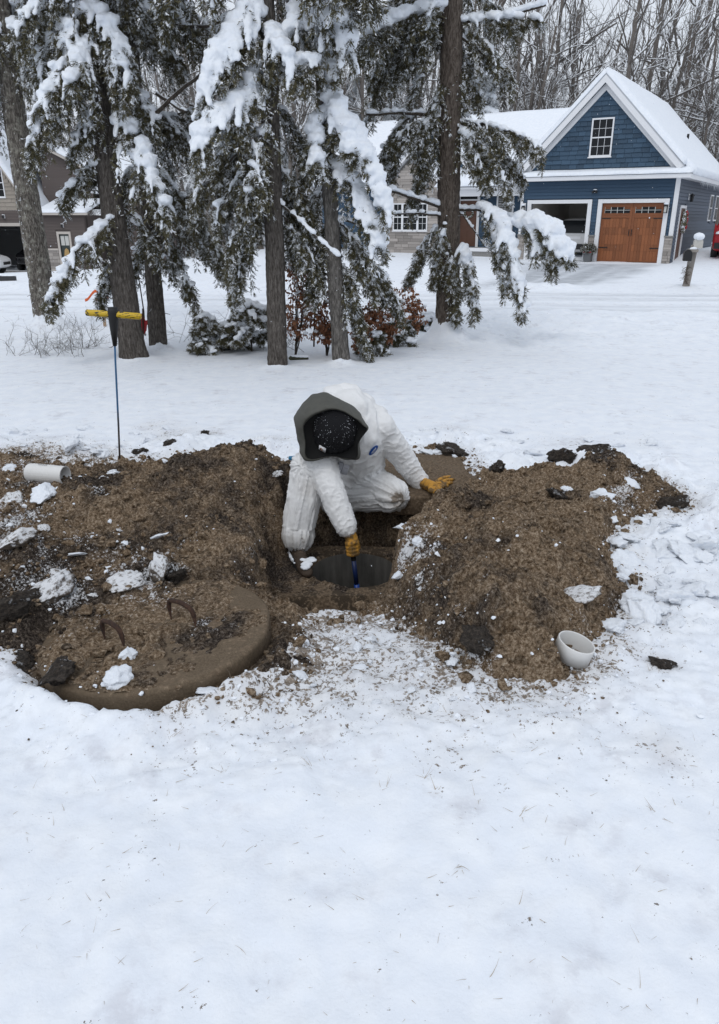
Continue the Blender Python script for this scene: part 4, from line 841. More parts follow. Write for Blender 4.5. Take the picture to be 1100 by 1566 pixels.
Vb = MB().box(-.021, .021, -.019, .019, -.004, .004).arrays(); pt = pbuild('cap_patch', Vb[0] @ Rp.T + c0, Vb[1], M_TRIM, cap)
m = MB(); aa = np.linspace(.8, 5.4, 14); m.tube(np.stack([np.cos(aa) * .009, np.sin(aa) * .009 - .001, aa * 0 + .0045], -1) @ Rp.T + c0, np.interp(aa, [.8, 3, 5.4], [.001, .004, .001]), 6)
Vv, Ff = m.arrays(); pbuild('patch_mark', Vv, Ff, plain('patch_brown', (.22, .09, .03), .7), pt)
# badge hanging at the chest
h, n = cast(BVH, 526, 716); h = np.array(PY(526, 712, h[1] - .035)); n = nrm(np.array([.1, -1, .25])); ax = nrm(np.array([.35, 0, 1.]) - n * (np.array([.35, 0, 1.]) @ n)); bx = np.cross(ax, n); Re = np.stack([bx, ax, n], 1)
def flat(name, x0, x1, y0, y1, z0, z1, mat, parent):
    Vb, Fb = MB().box(x0, x1, y0, y1, z0, z1).arrays(); return pbuild(name, Vb @ Re.T + h, Fb, mat, parent)
badge = flat('badge', -.034, .034, -.05, .035, 0, .003, plain('badge_white', (.46, .47, .51), .35, var=.06), person); badge['label'] = 'white plastic badge hanging at the chest'
flat('badge_holder', -.040, .040, .036, .058, -.001, .006, M_TRIM, badge); flat('printed_line', -.004, -.0022, -.045, .03, .003, .0036, M_DARK, badge); flat('printed_line', -.03, .03, .012, .0135, .003, .0037, M_DARK, badge); flat('printed_line', .005, .028, -.012, -.0108, .003, .0037, M_DARK, badge)
# gloves
t = NT('glove_leather'); v = t.obj(); n1 = t.noise(v, 22, 5, .65); M_GLOVE = t.P(Base__Color=t.mix(t.ss(n1, .42, .60), (.48, .235, .028, 1), (.13, .075, .022, 1)), Roughness=.75, Normal=t.bump(n1, .4, .006))
def glove(paths, palm, cuff, name, label):
    m = MB()
    for P, R in paths: capsule(m, P, R, 12, 3)
    for c, r, Rm in palm: m.ell(c, r, Rm, ICO2)
    V, N, F = voxel(*m.arrays(), .0042, 3, .5); V = V + N * (.0018 * fbm(V, 45, 3, .6, 8))[:, None]
    o = pbuild(name, V, F, M_GLOVE); o['label'] = label
    P, R = cuff; mm_ = MB(); mm_.tube(P, R, 24); Vv, Ff = mm_.arrays(); pbuild('cuff', Vv, Ff, M_BLACKP, o)
W = J['wrL']; zt = .035
pl = G(661, 744, zt + .025); K = [G(670, 735, zt + .025), G(672, 739, zt + .026), G(672, 744, zt + .026), G(669, 749, zt + .022)]
TP = [G(688, 731, zt), G(694, 735, zt), G(691, 740, zt), G(684, 745, zt)]
paths = []
for a, b in zip(K, TP):
    mid = a * .5 + b * .5 + np.array([0, 0, .012]); paths.append(([pl * .4 + a * .6, a, mid, b + np.array([0, 0, .008])], [.014, .0135, .012, .0105]))
th0 = G(658, 750, zt + .02); th1 = G(668, 753, zt + .014); th2 = G(678, 757, zt + .002); paths.append(([pl * .5 + th0 * .5, th0, th1, th2], [.018, .016, .013, .011]))
paths.append(([W, pl], [.036, .036])); d_ = nrm(pl - W)
glove(paths, [(pl, (.043, .04, .022), None)], ([W - d_ * .005, W + d_ * .014, W + d_ * .026], [.05, .046, .041]), 'glove', 'yellow work glove braced on the lid, fingers spread')
T0, T1 = PY(537, 822, 3.93), PY(546.5, 902, 3.90); ta = nrm(T1 - T0); W = J['wrR']
sv = nrm(np.cross(ta, [0, 1, 0])); fv = np.cross(sv, ta)   # across, and along the view
paths = []; base = T0 + ta * .02
for q in range(4):
    c = base + ta * (.012 + .021 * q); rr_ = .0225
    P = [c + (sv * math.cos(a) + fv * math.sin(a)) * rr_ * (1.35 if a < .8 else 1.12) for a in (.6, -.5, -1.5, -2.5, -3.4)]
    paths.append((P, [.0125, .0125, .012, .0115, .010]))
pm = base + ta * .04 + sv * .012 + fv * .024
P = [base + ta * .03 + sv * .028 + fv * .01, base + ta * .004 + sv * .012 - fv * .026, base + ta * .01 - sv * .016 - fv * .024]; paths.append((P, [.017, .0145, .0115]))
paths.append(([W, base + ta * .0 + sv * .006 + fv * .012, pm], [.037, .036, .034])); d_ = nrm(base - W)
glove(paths, [(pm, (.036, .03, .044), np.stack([sv, fv, ta], 1))], ([W - d_ * .012, W + d_ * .012, W + d_ * .028], [.056, .052, .042]), 'glove', 'yellow work glove closed round the blue tool')
# boots
def boot(heel, toe, ankle, label, snow):
    f_ = nrm((toe - heel) * np.array([1, 1, 0])); sd_ = np.array([f_[1], -f_[0], 0]); m = MB(); L = np.linalg.norm(toe - heel); R3_ = np.stack([f_, sd_, [0, 0, 1]], 1)
    for s_, wd, ht, zc in [(.08, .040, .045, .04), (.25, .042, .05, .045), (.45, .044, .05, .045), (.65, .048, .042, .038), (.82, .048, .036, .033), (.94, .040, .030, .030)]: m.ell(heel + f_ * L * s_ + np.array([0, 0, zc]), (.055, wd, ht), R3_, ICO2)
    capsule(m, [heel + f_ * .06 + np.array([0, 0, .05]), heel + f_ * .07 + np.array([0, 0, .13]), ankle], [.052, .052, .055])
    V, N, F = voxel(*m.arrays(), .007, 4, .5)
    b = pbuild('boot', V, F, plain('boot_leather', (.060, .042, .030), .8, var=.35, scale=25, bump=.5)); b['label'] = label
    m = MB(); n = 24; aa = np.linspace(0, 2 * math.pi, n, endpoint=False); P = np.stack([np.cos(aa) * (L * .5 + .02), np.sin(aa) * .052], -1); c = heel + f_ * L * .5
    pr_ = [(c + f_ * p[0] + sd_ * p[1])[:2] for p in P]; m.prism([tuple(q) for q in pr_], heel[2] - .004, heel[2] + .022, 'z'); Vv, Ff = m.arrays(); pbuild('sole', Vv, Ff, M_BLACKP, b)
    m = MB()
    for q in range(4):
        c = heel + f_ * (.10 + .026 * q) + np.array([0, 0, .122 - .018 * q]); m.tube([c - sd_ * .036 - np.array([0, 0, .014]), c + f_ * .012, c + sd_ * .036 - np.array([0, 0, .014])], .0045, 6); m.tube([c + sd_ * .036 - np.array([0, 0, .014]), c + f_ * .016 + np.array([0, 0, .004]), c - sd_ * .03 + f_ * .02 - np.array([0, 0, .016])], .004, 6)
    m.ell(heel + f_ * .09 + np.array([0, 0, .125]), (.016, .016, .010), ico=ICO2)
    Vv, Ff = m.arrays(); pbuild('laces', Vv, Ff, plain('laces_brown', (.12, .09, .065), .9), b)
    if snow:
        m = MB(); r_ = np.random.default_rng(3)
        for q in range(24):
            s_ = r_.uniform(.66, 1.02); m.ell(heel + f_ * L * s_ + sd_ * r_.normal(0, .02) + np.array([0, 0, .068 - .03 * max(0, s_ - .8)]), np.array([.022, .018, .012]) * r_.uniform(.6, 1.3))
        for q in range(14): s_ = r_.uniform(.1, .7); m.ell(heel + f_ * L * s_ - sd_ * .05 * (1 if sd_[0] > 0 else -1) + np.array([0, 0, .03 + .03 * r_.random()]), np.array([.012, .012, .012]) * r_.uniform(.6, 1.2))
        V, N, F = voxel(*m.arrays(), .006, 2); V = V + N * (.003 * fbm(V, 40, 3, .6, 2))[:, None]; pbuild('snow_cake', V, F, M_SNOW, b)
boot(G(452, 848, -.283), G(470, 884, -.283), J['hemR'] + np.array([0, .01, .0]), 'brown laced boot with snow caked on the toe', True)
boot(J['anL'] + np.array([-.02, .06, -.05]), J['anL'] + np.array([-.20, .22, -.05]), J['anL'], 'brown boot tucked behind the kneeling leg', False)
# tool in the hand
tool = thing('hand_tool', 'blue tool with a black grip held down into the tank opening', 'tool', tuple(T1))
m = MB(); m.tube(np.array([T0 - ta * .01, T0, T0 + ta * .135, T0 + ta * .14]) - T1, [.012, .0155, .0155, .013], 16); m.build('grip', M_BLACKP, tool, True)
L = np.linalg.norm(T1 - T0); m = MB(); m.tube(np.array([T0 + ta * .13, T0 + ta * (L - .03)]) - T1, [.0135, .0135], 16); m.build('shaft', plain('dark_blue_paint', (.010, .022, .085), .45), tool, True)
m = MB(); m.tube(np.array([T0 + ta * (L - .035), T0 + ta * (L + .02), T0 + ta * (L + .05)]) - T1, [.0155, .0155, .012], 16); m.build('tip', plain('blue_paint', (.012, .055, .27), .4), tool, True)
# blue thing behind the worker
g = G(452, 688, .1); o = MB(); o.tube([(-.05, 0, 0), (-.045, 0, 0), (.045, .02, 0), (.05, .02, 0)], [.008, .014, .014, .008], 12)
bt = o.build('tool_handle', plain('teal_paint', (.02, .16, .30), .5), None, True); bt.location = (g[0], g[1], ground_z(g[0], g[1])[0] + .02); tag(bt, 'teal blue tool handle lying on the soil behind the worker', 'tool handle')

# ------------------------------------------------------------------ hemlocks
def bark_trunk(name, pts, r0, r1, mat, parent, seed, org, amp=.012, zr=3.8, flare=.16):
    """ridged tapering trunk"""
    P = np.asarray(pts); L = np.concatenate([[0], np.cumsum(np.linalg.norm(np.diff(P, axis=0), axis=1))])
    z1 = np.interp(zr, P[:, 2], L); s_ = np.concatenate([[-.25], np.arange(0, z1, .03), np.linspace(z1, L[-1], 14)[1:]])
    C = np.stack([np.interp(s_, L, P[:, i]) for i in range(3)], -1); C[0] = P[0] - nrm(P[1] - P[0]) * .25
    r = np.interp(s_, [0, z1, L[-1]], [r0, r1, .03]) + r0 * flare * np.exp(-np.maximum(s_, 0) / .22); k = 56; an = np.arange(k) * 2 * math.pi / k
    T = nrm(np.gradient(C, axis=0)); A = nrm(np.cross(T, [0, 1, 0])); B = np.cross(T, A)
    rr = np.repeat(r[:, None], k, 1); Q = np.stack([np.cos(an)[None] * r0 + 0 * rr, np.sin(an)[None] * r0 + 0 * rr, np.repeat((s_ * .20)[:, None], k, 1)], -1)
    n = fbm(Q.reshape(-1, 3), 1 / (r0 * .33), 4, .6, seed).reshape(rr.shape); rdg = 1 - np.abs(n) * 2.2
    lump = fbm(Q.reshape(-1, 3) * np.array([1, 1, 4]), 1 / (r0 * 1.6), 2, .5, seed + 7).reshape(rr.shape)
    toe = np.exp(-np.maximum(s_, 0) / .14)[:, None] * .08 * np.sin(an * 4 + seed)[None]
    rr = rr * (1 + .07 * lump + toe) + amp * (rdg - .4)
    V = (C[:, None] + rr[..., None] * (np.cos(an)[None, :, None] * A[:, None] + np.sin(an)[None, :, None] * B[:, None])).reshape(-1, 3)
    n_ = len(s_); i = np.arange(n_ - 1)[:, None] * k; j = np.arange(k)[None]; j2 = (j + 1) % k
    return link(name, mesh_np(name, V - org, np.stack([i + j, i + j2, i + k + j2, i + k + j], -1).reshape(-1, 4)), mat, parent)

class Crown:
    """collects limbs, needle sprays and snow of one tree"""
    def __init__(s, seed): s.wood = MB(); s.LV = []; s.snow = MB(); s.r = np.random.default_rng(seed)
    def limb(s, P, r0, r1, snow=0.0, k=7):
        P = np.asarray(P, float); n = max(6, int(np.linalg.norm(P[-1] - P[0]) / .10)); u = np.linspace(0, len(P) - 1, n)
        Q = np.stack([np.interp(u, np.arange(len(P)), P[:, i]) for i in range(3)], -1)
        if len(P) > 2:
            for _ in range(3): Q[1:-1] = .5 * Q[1:-1] + .25 * (Q[:-2] + Q[2:])
        Q[1:-1] += s.r.normal(0, .006, Q[1:-1].shape); s.wood.tube(Q, np.linspace(r0, r1, n), k)
        if snow:
            m = int(np.linalg.norm(P[-1] - P[0]) / .03)
            for q in range(m):
                u_ = s.r.random() * (n - 1); a = int(u_); p = Q[a] + (Q[min(a + 1, n - 1)] - Q[a]) * (u_ - a); rr = snow * s.r.uniform(.6, 1.25); s.snow.ell(p + np.array([0, 0, r0 * .6 + rr * .5]), (rr * 1.3, rr * 1.1, rr * .85))
        return Q
    def bough(s, A, B, sag=.15, width=.4, snow=.5, dens=1., ssize=.05, mid=None, r0=.016, leaf=1.0, droop=1.0):
        A = np.asarray(A, float); B = np.asarray(B, float); L = np.linalg.norm(B - A); r = s.r
        M = (A + B) / 2 + np.array([0, 0, sag * L]) if mid is None else np.asarray(mid)
        n = 24; u = np.linspace(0, 1, n)[:, None]; P = (1 - u) ** 2 * A + 2 * u * (1 - u) * M + u ** 2 * B; P[1:-1] += r.normal(0, .008, (n - 2, 3))
        s.wood.tube(P, np.linspace(r0, .004, n), 5)
        T = nrm(np.gradient(P, axis=0)); S = nrm(np.cross(T, [0, 0, 1.]))
        K = max(10, int(L * 34 * dens)); tu = .10 + .90 * r.random(K) ** .8; fi = tu * (n - 1); a = np.clip(fi.astype(int), 0, n - 2); f_ = (fi - a)[:, None]
        p0 = P[a] * (1 - f_) + P[a + 1] * f_; Tk = T[a]; Sk = S[a]; side = np.where(r.random(K) < .5, -1., 1.)[:, None]
        ln = width * (1.05 - .62 * tu) * r.uniform(.55, 1.15, K)
        d0 = nrm(Tk * r.uniform(.3, .9, (K, 1)) + side * Sk * r.uniform(.4, 1., (K, 1)) + r.normal(0, .18, (K, 3)) + np.array([0, 0, -.05]))
        dr = droop * r.uniform(.7, 1.7, K)
        m = 9; sv = np.linspace(.06, 1, m)[None, :, None]
        l_ = ln[:, None, None]; X_ = p0[:, None] + d0[:, None] * (sv * l_) * (1 - .22 * sv) + np.array([0, 0, -1.]) * (dr[:, None, None] * (sv * l_) ** 2 / np.maximum(l_, .15) * .85)
        Tg = nrm(np.gradient(X_, axis=1))
        for q in range(K): s.wood.tube(X_[q][::2], [.0035, .003, .0025, .002, .0012], 3, False)
        # flat sprays of needles
        Sd = nrm(np.cross(Tg, np.array([0, 0, 1.])) + r.normal(0, .25, Tg.shape))
        lam = (.105 * (1.15 - .7 * sv) * r.uniform(.6, 1.2, (K, m, 1))) * leaf
        J_ = 6; jv = np.linspace(.12, 1, J_)
        segs = []
        for sg in (-1, 1):
            dd = nrm(Tg * .75 + sg * Sd * .8 + np.array([0, 0, -.28]) + r.normal(0, .14, Tg.shape))
            for jj_ in jv:
                q0 = X_ + dd * lam * jj_ + np.array([0, 0, -1.]) * (.25 * lam * jj_ ** 2)
                for s2 in (-1, 1):
                    w_ = nrm(np.cross(dd, r.normal(0, .45, dd.shape) + np.array([0, 0, 1.])))
                    le = nrm(dd * .95 + s2 * w_ * .55 + r.normal(0, .12, dd.shape)); length = (.036 * leaf * r.uniform(.7, 1.3, (K, m, 1))); wd = np.cross(le, nrm(r.normal(0, .6, dd.shape) + np.array([0, -.35, .8]))) * .0046 * leaf
                    segs.append(np.stack([q0 - wd, q0 + wd, q0 + le * length + wd * .7, q0 + le * length - wd * .7], 2).reshape(-1, 4, 3))
        s.LV.append(np.concatenate(segs))
        # snow lying on the bough and its twigs
        if snow > 0:
            for q in range(int(n * (1.0 if ssize < .07 else 1.6) * snow) + 1):
                u_ = r.uniform(.12, .99); a_ = int(u_ * (n - 1)); rr = ssize * r.uniform(.7, 1.5); s.snow.ell(P[a_] + np.array([r.normal(0, .02), r.normal(0, .02), rr * .45]), (rr * 1.2, rr * 1.1, rr * .8))
            for q in np.nonzero(r.random(K) < snow * (.62 if ssize < .07 else .85))[0]:
                top = r.uniform(.45, 1.0); tg = Tg[q, 3]; S_ = nrm(np.cross(tg, [0, 0, 1.])); U_ = np.cross(S_, tg); Rm = np.stack([tg, S_, U_], 1); m_ = int(2 + ln[q] * top / (ssize * .8))
                for sv_ in np.linspace(.05, top, min(m_, 9)):
                    c = X_[q, min(int(sv_ * (m - 1)), m - 1)]; rr = ssize * (.86 if ssize < .07 else 1) * r.uniform(.5, 1.05) * (1.0 - .45 * sv_); s.snow.ell(c + U_ * rr * .5 + np.array([0, -.006, rr * .15]), (rr * 1.7, rr * .95, rr * .7), Rm)
        return P
    def lump(s, c, r):
        for q in range(10): s.snow.ell(c + s.r.normal(0, .35, 3) * r, np.asarray(r) * s.r.uniform(.45, .8))
    def finish(s, parent, org, leafmat=None, vox=.0135, smooth=2, woodname='limb_wood'):
        if s.wood.n:
            V, F = s.wood.arrays(); o = link(woodname, mesh_np(woodname, V - org, F), M_LIMB, parent, 'stuff')
        if s.LV:
            Q = np.concatenate(s.LV); V = Q.reshape(-1, 3); F = np.arange(len(V)).reshape(-1, 4)
            link('crown', mesh_np('crown', V - org, F, smooth=False), leafmat or M_LEAF, parent, 'stuff')
        if s.snow.n:
            V, N, F = voxel(*s.snow.arrays(), vox, smooth, .5); V = V + N * (.009 * fbm(V, 14, 3, .6, 3) + .006 * fbm(V, 48, 2, .6, 4))[:, None]
            link('snow_load', mesh_np('snow_load', V - org, F), M_SNOW, parent, 'stuff')
MATS = {'G': M_BARKG, 'B': M_BARK, 'R': M_BARKR, 'L': M_BARKL}
LABELS = {'T1': 'leaning tree with lichen-pale, snow-flecked bark in front of the brown house', 'T2': 'leaning hemlock with a stout grey trunk right behind the yellow-handled probe', 'T3': 'thinner hemlock close behind the stout leaning hemlock',
          'T4': 'straight dark hemlock trunk in front of the rust-leaved saplings', 'T5': 'slim grey hemlock with a scarred trunk carrying a tall plume of snow', 'T6': 'tall reddish-brown hemlock with a snow skirt in front of the porch'}
# boughs by tree: x0,y0,x1,y1 (pixels), dY0,dY1, sag, width, snow, snow size, density
BO = {
 'T2': [(150, 55, 62, 175, 0, -.5, .25, .42, .9, .055, 1.2), (146, 0, 92, 80, 0, -.3, .2, .40, .9, .06, 1), (146, 10, 200, 130, 0, -.4, .3, .40, .95, .06, 1), (150, 110, 45, 225, 0, -.5, .3, .45, .9, .055, 1.1), (158, 150, 112, 225, 0, -.2, .2, .34, .7, .045, 1),
        (155, 90, 240, 190, 0, -.1, .3, .42, .6, .05, 1.1), (176, 245, 95, 305, 0, -.1, .28, .28, .55, .045, 1.1), (190, 330, 72, 462, -.05, -.5, .25, .30, .95, .05, 1.1), (180, 225, 255, 320, -.1, -.4, .35, .42, .95, .062, 1.1), (172, 180, 235, 260, -.1, -.3, .3, .40, .9, .06, 1),
        (145, -30, 20, 50, 0, -.3, .2, .45, .8, .055, 1), (150, -40, 240, 30, 0, .2, .2, .45, .6, .05, 1), (190, 320, 250, 400, .1, .4, .2, .34, .35, .04, 1), (188, 360, 150, 470, .1, .1, .2, .24, .4, .035, .9), (140, -10, 60, 110, .1, -.1, .3, .45, .85, .055, 1), (152, 60, 110, 130, 0, -.5, .3, .42, .95, .06, 1)],
 'T3': [(200, 45, 275, 95, 0, .1, .2, .42, .35, .045, 1.1), (204, 100, 150, 190, 0, .2, .2, .40, .35, .04, 1), (210, 160, 305, 235, 0, .2, .25, .45, .35, .045, 1.2), (224, 280, 335, 385, 0, -.1, .3, .42, .3, .04, 1.2), (226, 320, 300, 460, 0, -.1, .2, .30, .35, .04, .9), (230, 345, 185, 470, 0, .1, .2, .3, .3, .035, 1), (215, 200, 330, 160, .1, .4, .1, .45, .25, .04, 1.1), (222, 250, 300, 330, -.1, -.3, .2, .42, .4, .045, 1.2), (220, 240, 170, 340, .1, .3, .2, .4, .35, .04, 1), (200, -20, 300, 60, 0, .3, .2, .5, .3, .045, 1.1), (200, 20, 120, 110, .2, .5, .2, .45, .3, .04, 1), (228, 330, 350, 420, .1, .3, .25, .34, .35, .04, .8), (215, 140, 260, 250, .1, .1, .2, .45, .3, .04, 1.2)],
 'T4': [(410, 25, 335, 85, 0, -.3, .25, .42, .95, .07, 1.1), (410, 50, 445, 110, -.05, -.4, .3, .40, .95, .065, 1), (410, 10, 312, 150, 0, -.4, .35, .44, .95, .075, 1), (413, 150, 300, 225, -.05, -.5, .3, .46, 1., .08, 1), (415, 240, 330, 330, 0, -.1, .3, .45, .25, .045, 1.3), (416, 200, 352, 390, 0, -.1, .2, .45, .25, .045, 1.3), (418, 290, 355, 460, 0, .1, .25, .32, .3, .04, .9), (420, 320, 485, 420, .05, .2, .25, .38, .15, .04, 1.2), (413, 130, 482, 95, -.05, -.3, .2, .4, .9, .06, 1), (412, 90, 362, 190, -.05, -.3, .3, .42, .8, .06, 1.1), (420, 255, 475, 340, .05, .3, .3, .42, .3, .045, 1.2), (416, 180, 380, 300, -.1, -.4, .3, .42, .4, .05, 1.2), (408, -20, 500, 40, .1, .3, .2, .5, .5, .05, 1.1), (414, 160, 470, 250, .1, .4, .3, .45, .3, .045, 1.2), (408, -10, 350, 40, 0, -.1, .2, .5, .6, .055, 1.1), (414, 200, 300, 300, .1, .2, .3, .45, .5, .05, 1.2)],
 'T5': [(488, 20, 532, 75, -.05, -.45, .35, .36, 1., .08, .8), (486, 15, 520, 30, -.1, -.5, .2, .36, 1., .085, .7), (487, 30, 458, 110, 0, -.2, .3, .36, .9, .06, 1), (492, 85, 512, 128, -.1, -.35, .3, .24, .95, .06, .8), (497, 190, 560, 250, -.05, -.35, .55, .30, 1., .075, .9), (500, 190, 592, 330, -.05, -.4, .55, .30, 1., .08, .8), (496, 175, 480, 250, -.05, -.35, .3, .32, .95, .065, .9), (503, 255, 585, 385, 0, -.3, .4, .32, .95, .07, 1), (508, 330, 575, 440, 0, .1, .25, .34, .35, .045, 1.2), (514, 390, 560, 530, .05, .1, .2, .34, .12, .04, 1.3), (504, 280, 440, 395, .1, .3, .25, .4, .25, .04, 1.2), (500, 230, 450, 320, .05, .2, .3, .4, .35, .045, 1.1), (510, 350, 610, 470, .1, .4, .25, .36, .3, .04, 1.1), (495, 150, 540, 240, -.1, -.4, .5, .28, 1., .075, .8), (510, 330, 475, 450, .1, .2, .25, .34, .2, .04, 1.1), (486, 0, 440, 60, 0, -.3, .3, .4, .9, .07, 1)],
 'T6': [(690, 20, 560, 15, 0, -.1, .02, .42, .2, .04, 1.1), (650, 20, 570, 120, 0, .2, .25, .42, .35, .035, .8), (640, 170, 575, 260, 0, .2, .25, .42, .35, .035, .8), (620, 60, 560, 190, .1, .3, .25, .40, .35, .035, .7), (650, 110, 590, 300, .1, .2, .3, .36, .35, .035, .7), (690, 90, 720, 200, 0, .1, .2, .34, .35, .035, .8), (690, 25, 600, 110, 0, .1, .2, .42, .15, .04, 1.2), (690, 35, 825, 30, 0, -.2, .05, .22, .8, .055, .6), (690, 40, 785, 125, 0, -.1, .25, .36, .35, .04, 1.1), (690, 110, 640, 240, 0, -.1, .2, .42, .2, .04, 1.2), (690, 175, 600, 215, 0, -.1, .15, .48, .2, .045, 1.3), (690, 180, 625, 320, 0, .1, .25, .42, .2, .04, 1.2), (688, 185, 830, 225, 0, -.25, .12, .44, .45, .05, 1.1), (690, 190, 775, 290, -.05, -.3, .3, .36, .25, .045, 1.1), (700, 195, 745, 285, -.1, -.3, .25, .30, .5, .045, .9), (735, 318, 775, 355, -.25, -.45, .3, .26, .95, .06, .9), (755, 330, 800, 480, -.4, -.6, .35, .28, .95, .07, 1), (705, 372, 725, 475, -.2, -.3, .25, .28, .8, .055, 1.), (790, 340, 872, 395, -.4, -.6, .45, .26, 1., .075, .9), (785, 345, 850, 412, -.4, -.6, .4, .28, 1., .075, 1), (800, 345, 868, 405, -.5, -.7, .5, .24, 1., .08, .9), (750, 340, 775, 440, -.35, -.5, .3, .26, .95, .065, .9), (685, 340, 625, 425, 0, .1, .3, .32, .35, .045, 1), (686, 380, 700, 480, -.15, -.25, .2, .24, .3, .04, 1), (684, 330, 665, 430, -.15, -.1, .1, .24, .25, .04, 1), (690, 60, 735, 150, .1, .2, .2, .36, .3, .04, 1), (692, -10, 790, 40, .1, .2, .2, .45, .35, .045, 1), (690, 0, 640, 70, .1, .3, .2, .45, .25, .04, 1.1), (690, 190, 800, 270, .1, .1, .2, .34, .3, .04, 1)],
 'T1': [(20, 130, -30, 210, 0, 0, .2, .5, .6, .05, 1), (12, 60, 70, 150, 0, -.2, .2, .5, .7, .06, 1), (8, 20, -20, 110, 0, -.2, .2, .5, .7, .06, 1), (10, 0, 60, 60, 0, .3, .2, .55, .7, .06, 1), (15, 40, 90, 90, 0, .5, .2, .55, .5, .05, 1)]}
LIMB = {'T4': [([(413, 170), (360, 178), (290, 160)], .022, .010, .02, .3), ([(418, 300), (470, 350), (520, 395)], .016, .006, .03, -.2), ([(414, 205), (380, 215), (345, 255)], .018, .008, .0, -.2)],
        'T5': [([(503, 330), (545, 345), (600, 350)], .016, .006, .025, .0)],
        'T2': [([(172, 225), (225, 190), (262, 150), (310, 110)], .030, .016, .0, -.2), ([(240, 143), (262, 158), (285, 172)], .022, .014, .02, -.25)],
        'T3': [([(200, 20), (290, 45), (400, 20)], .025, .012, .02, .3)],
        'T6': [([(688, 185), (640, 172), (560, 175)], .028, .014, .035, .0), ([(688, 188), (760, 192), (830, 232)], .026, .010, .03, -.15), ([(688, 320), (640, 305), (598, 292)], .026, .016, .045, -.25), ([(688, 318), (725, 322), (760, 320), (800, 345)], .024, .010, .040, -.3), ([(690, 335), (650, 325), (602, 328)], .018, .010, .03, -.35), ([(690, 25), (620, 25), (540, 15)], .030, .014, .03, 0), ([(690, 35), (760, 30), (835, 8)], .028, .012, .05, -.1), ([(690, 45), (730, 75), (775, 110)], .018, .008, .02, -.1), ([(700, 320), (730, 360), (752, 385)], .012, .006, .025, -.3)]}
for k_, T in TRUNKS.items():
    org = T['base'].copy(); tr = thing('hemlock_tree' if k_ != 'T1' else 'leaning_tree', LABELS[k_], 'tree', tuple(org))
    bark_trunk('trunk', T['pts'], *T['r'], MATS[T['mat']], tr, hash(k_) % 7 if False else int(k_[1]), org, amp=.012 if k_ not in ('T1', 'T6') else .020)
    cr = Crown(100 + int(k_[1])); Y0 = T['Y']
    for (x0, y0, x1, y1, d0, d1, sag, wd, sn, ss_, dens) in BO.get(k_, []):
        A = PY(x0, y0, Y0 + d0); B = PY(x1, y1, Y0 + d1)
        if sn < .5: sn, ss_, dens = sn + .28, .034, dens * .9
        cr.bough(A, B, sag, wd, sn, dens, ss_)
    for path, r0, r1, sn, dY in LIMB.get(k_, []):
        n = len(path); cr.limb([PY(x, y, Y0 + dY * q / (n - 1)) for q, (x, y) in enumerate(path)], r0, r1, sn)
    # boughs of the unseen upper crown
    r_ = np.random.default_rng(int(k_[1]))
    for z in np.arange(4.0, 9.0, .5):
        for q in range(2):
            a = r_.uniform(0, 6.28); c = trunk_at(k_, z); l = 1.5 * (1.1 - z / 10); cr.bough(c, c + np.array([math.cos(a) * l, math.sin(a) * l, -.35]), .1, .5, .5, .4, .08, leaf=1.6)
    for _ in range(7):   # broken twig stubs on the trunk
        z = r_.uniform(.5, 3.2); a = r_.uniform(0, 6.28); c = trunk_at(k_, z); l = r_.uniform(.12, .35); cr.limb([c, c + np.array([math.cos(a) * l, math.sin(a) * l, r_.uniform(-.1, .1)])], .008, .003, 0, 5)
    cr.finish(tr, org)

# ------------------------------------------------------------------ young growth under the hemlocks
def seedling(px, py, h, label, seed, snow=.5, wd=.22, name='fir_seedling', lean=0, group=None):
    g = G(px, py); z = snow_h(np.array([g[0]]), np.array([g[1]]))[0]; org = np.array([g[0], g[1], z]); tr = thing(name, label, 'sapling', tuple(org)); cr = Crown(seed); r_ = np.random.default_rng(seed)
    st = cr.limb([org - [0, 0, .05], org + [lean * .5, 0, h * .5], org + [lean, 0, h]], .012, .005)
    for q in range(int(9 + h * 10)):
        u = r_.uniform(.25, 1); c = org + np.array([lean * u, 0, h * u]); a = r_.uniform(0, 6.28); l = wd * (1.25 - u * .8); cr.bough(c, c + np.array([math.cos(a) * l, math.sin(a) * l, -.12 * r_.random()]), .2, .12, snow, 1.3, .028, r0=.006, leaf=.8)
    cr.finish(tr, org, vox=.012, smooth=2, woodname='stem_wood')
seedling(318, 540, .52, 'small pine seedling with drooping snowy tufts, standing alone', 31, .45, .20, lean=-.03)
seedling(385, 538, .62, 'snow-buried young fir beside the straight dark trunk', 32, .95, .42)
seedling(352, 535, .35, 'low snow-capped fir next to the snow-buried one', 33, .95, .24)
seedling(612, 528, .34, 'low snow-laden fir between the slim trunk and the tall hemlock', 34, .9, .24)
seedling(570, 545, .26, 'tiny fir near the foot of the slim grey trunk', 35, .6, .18)
seedling(650, 505, .30, 'snowy fir tuft close to the snow skirt of the tall hemlock', 36, .95, .26)
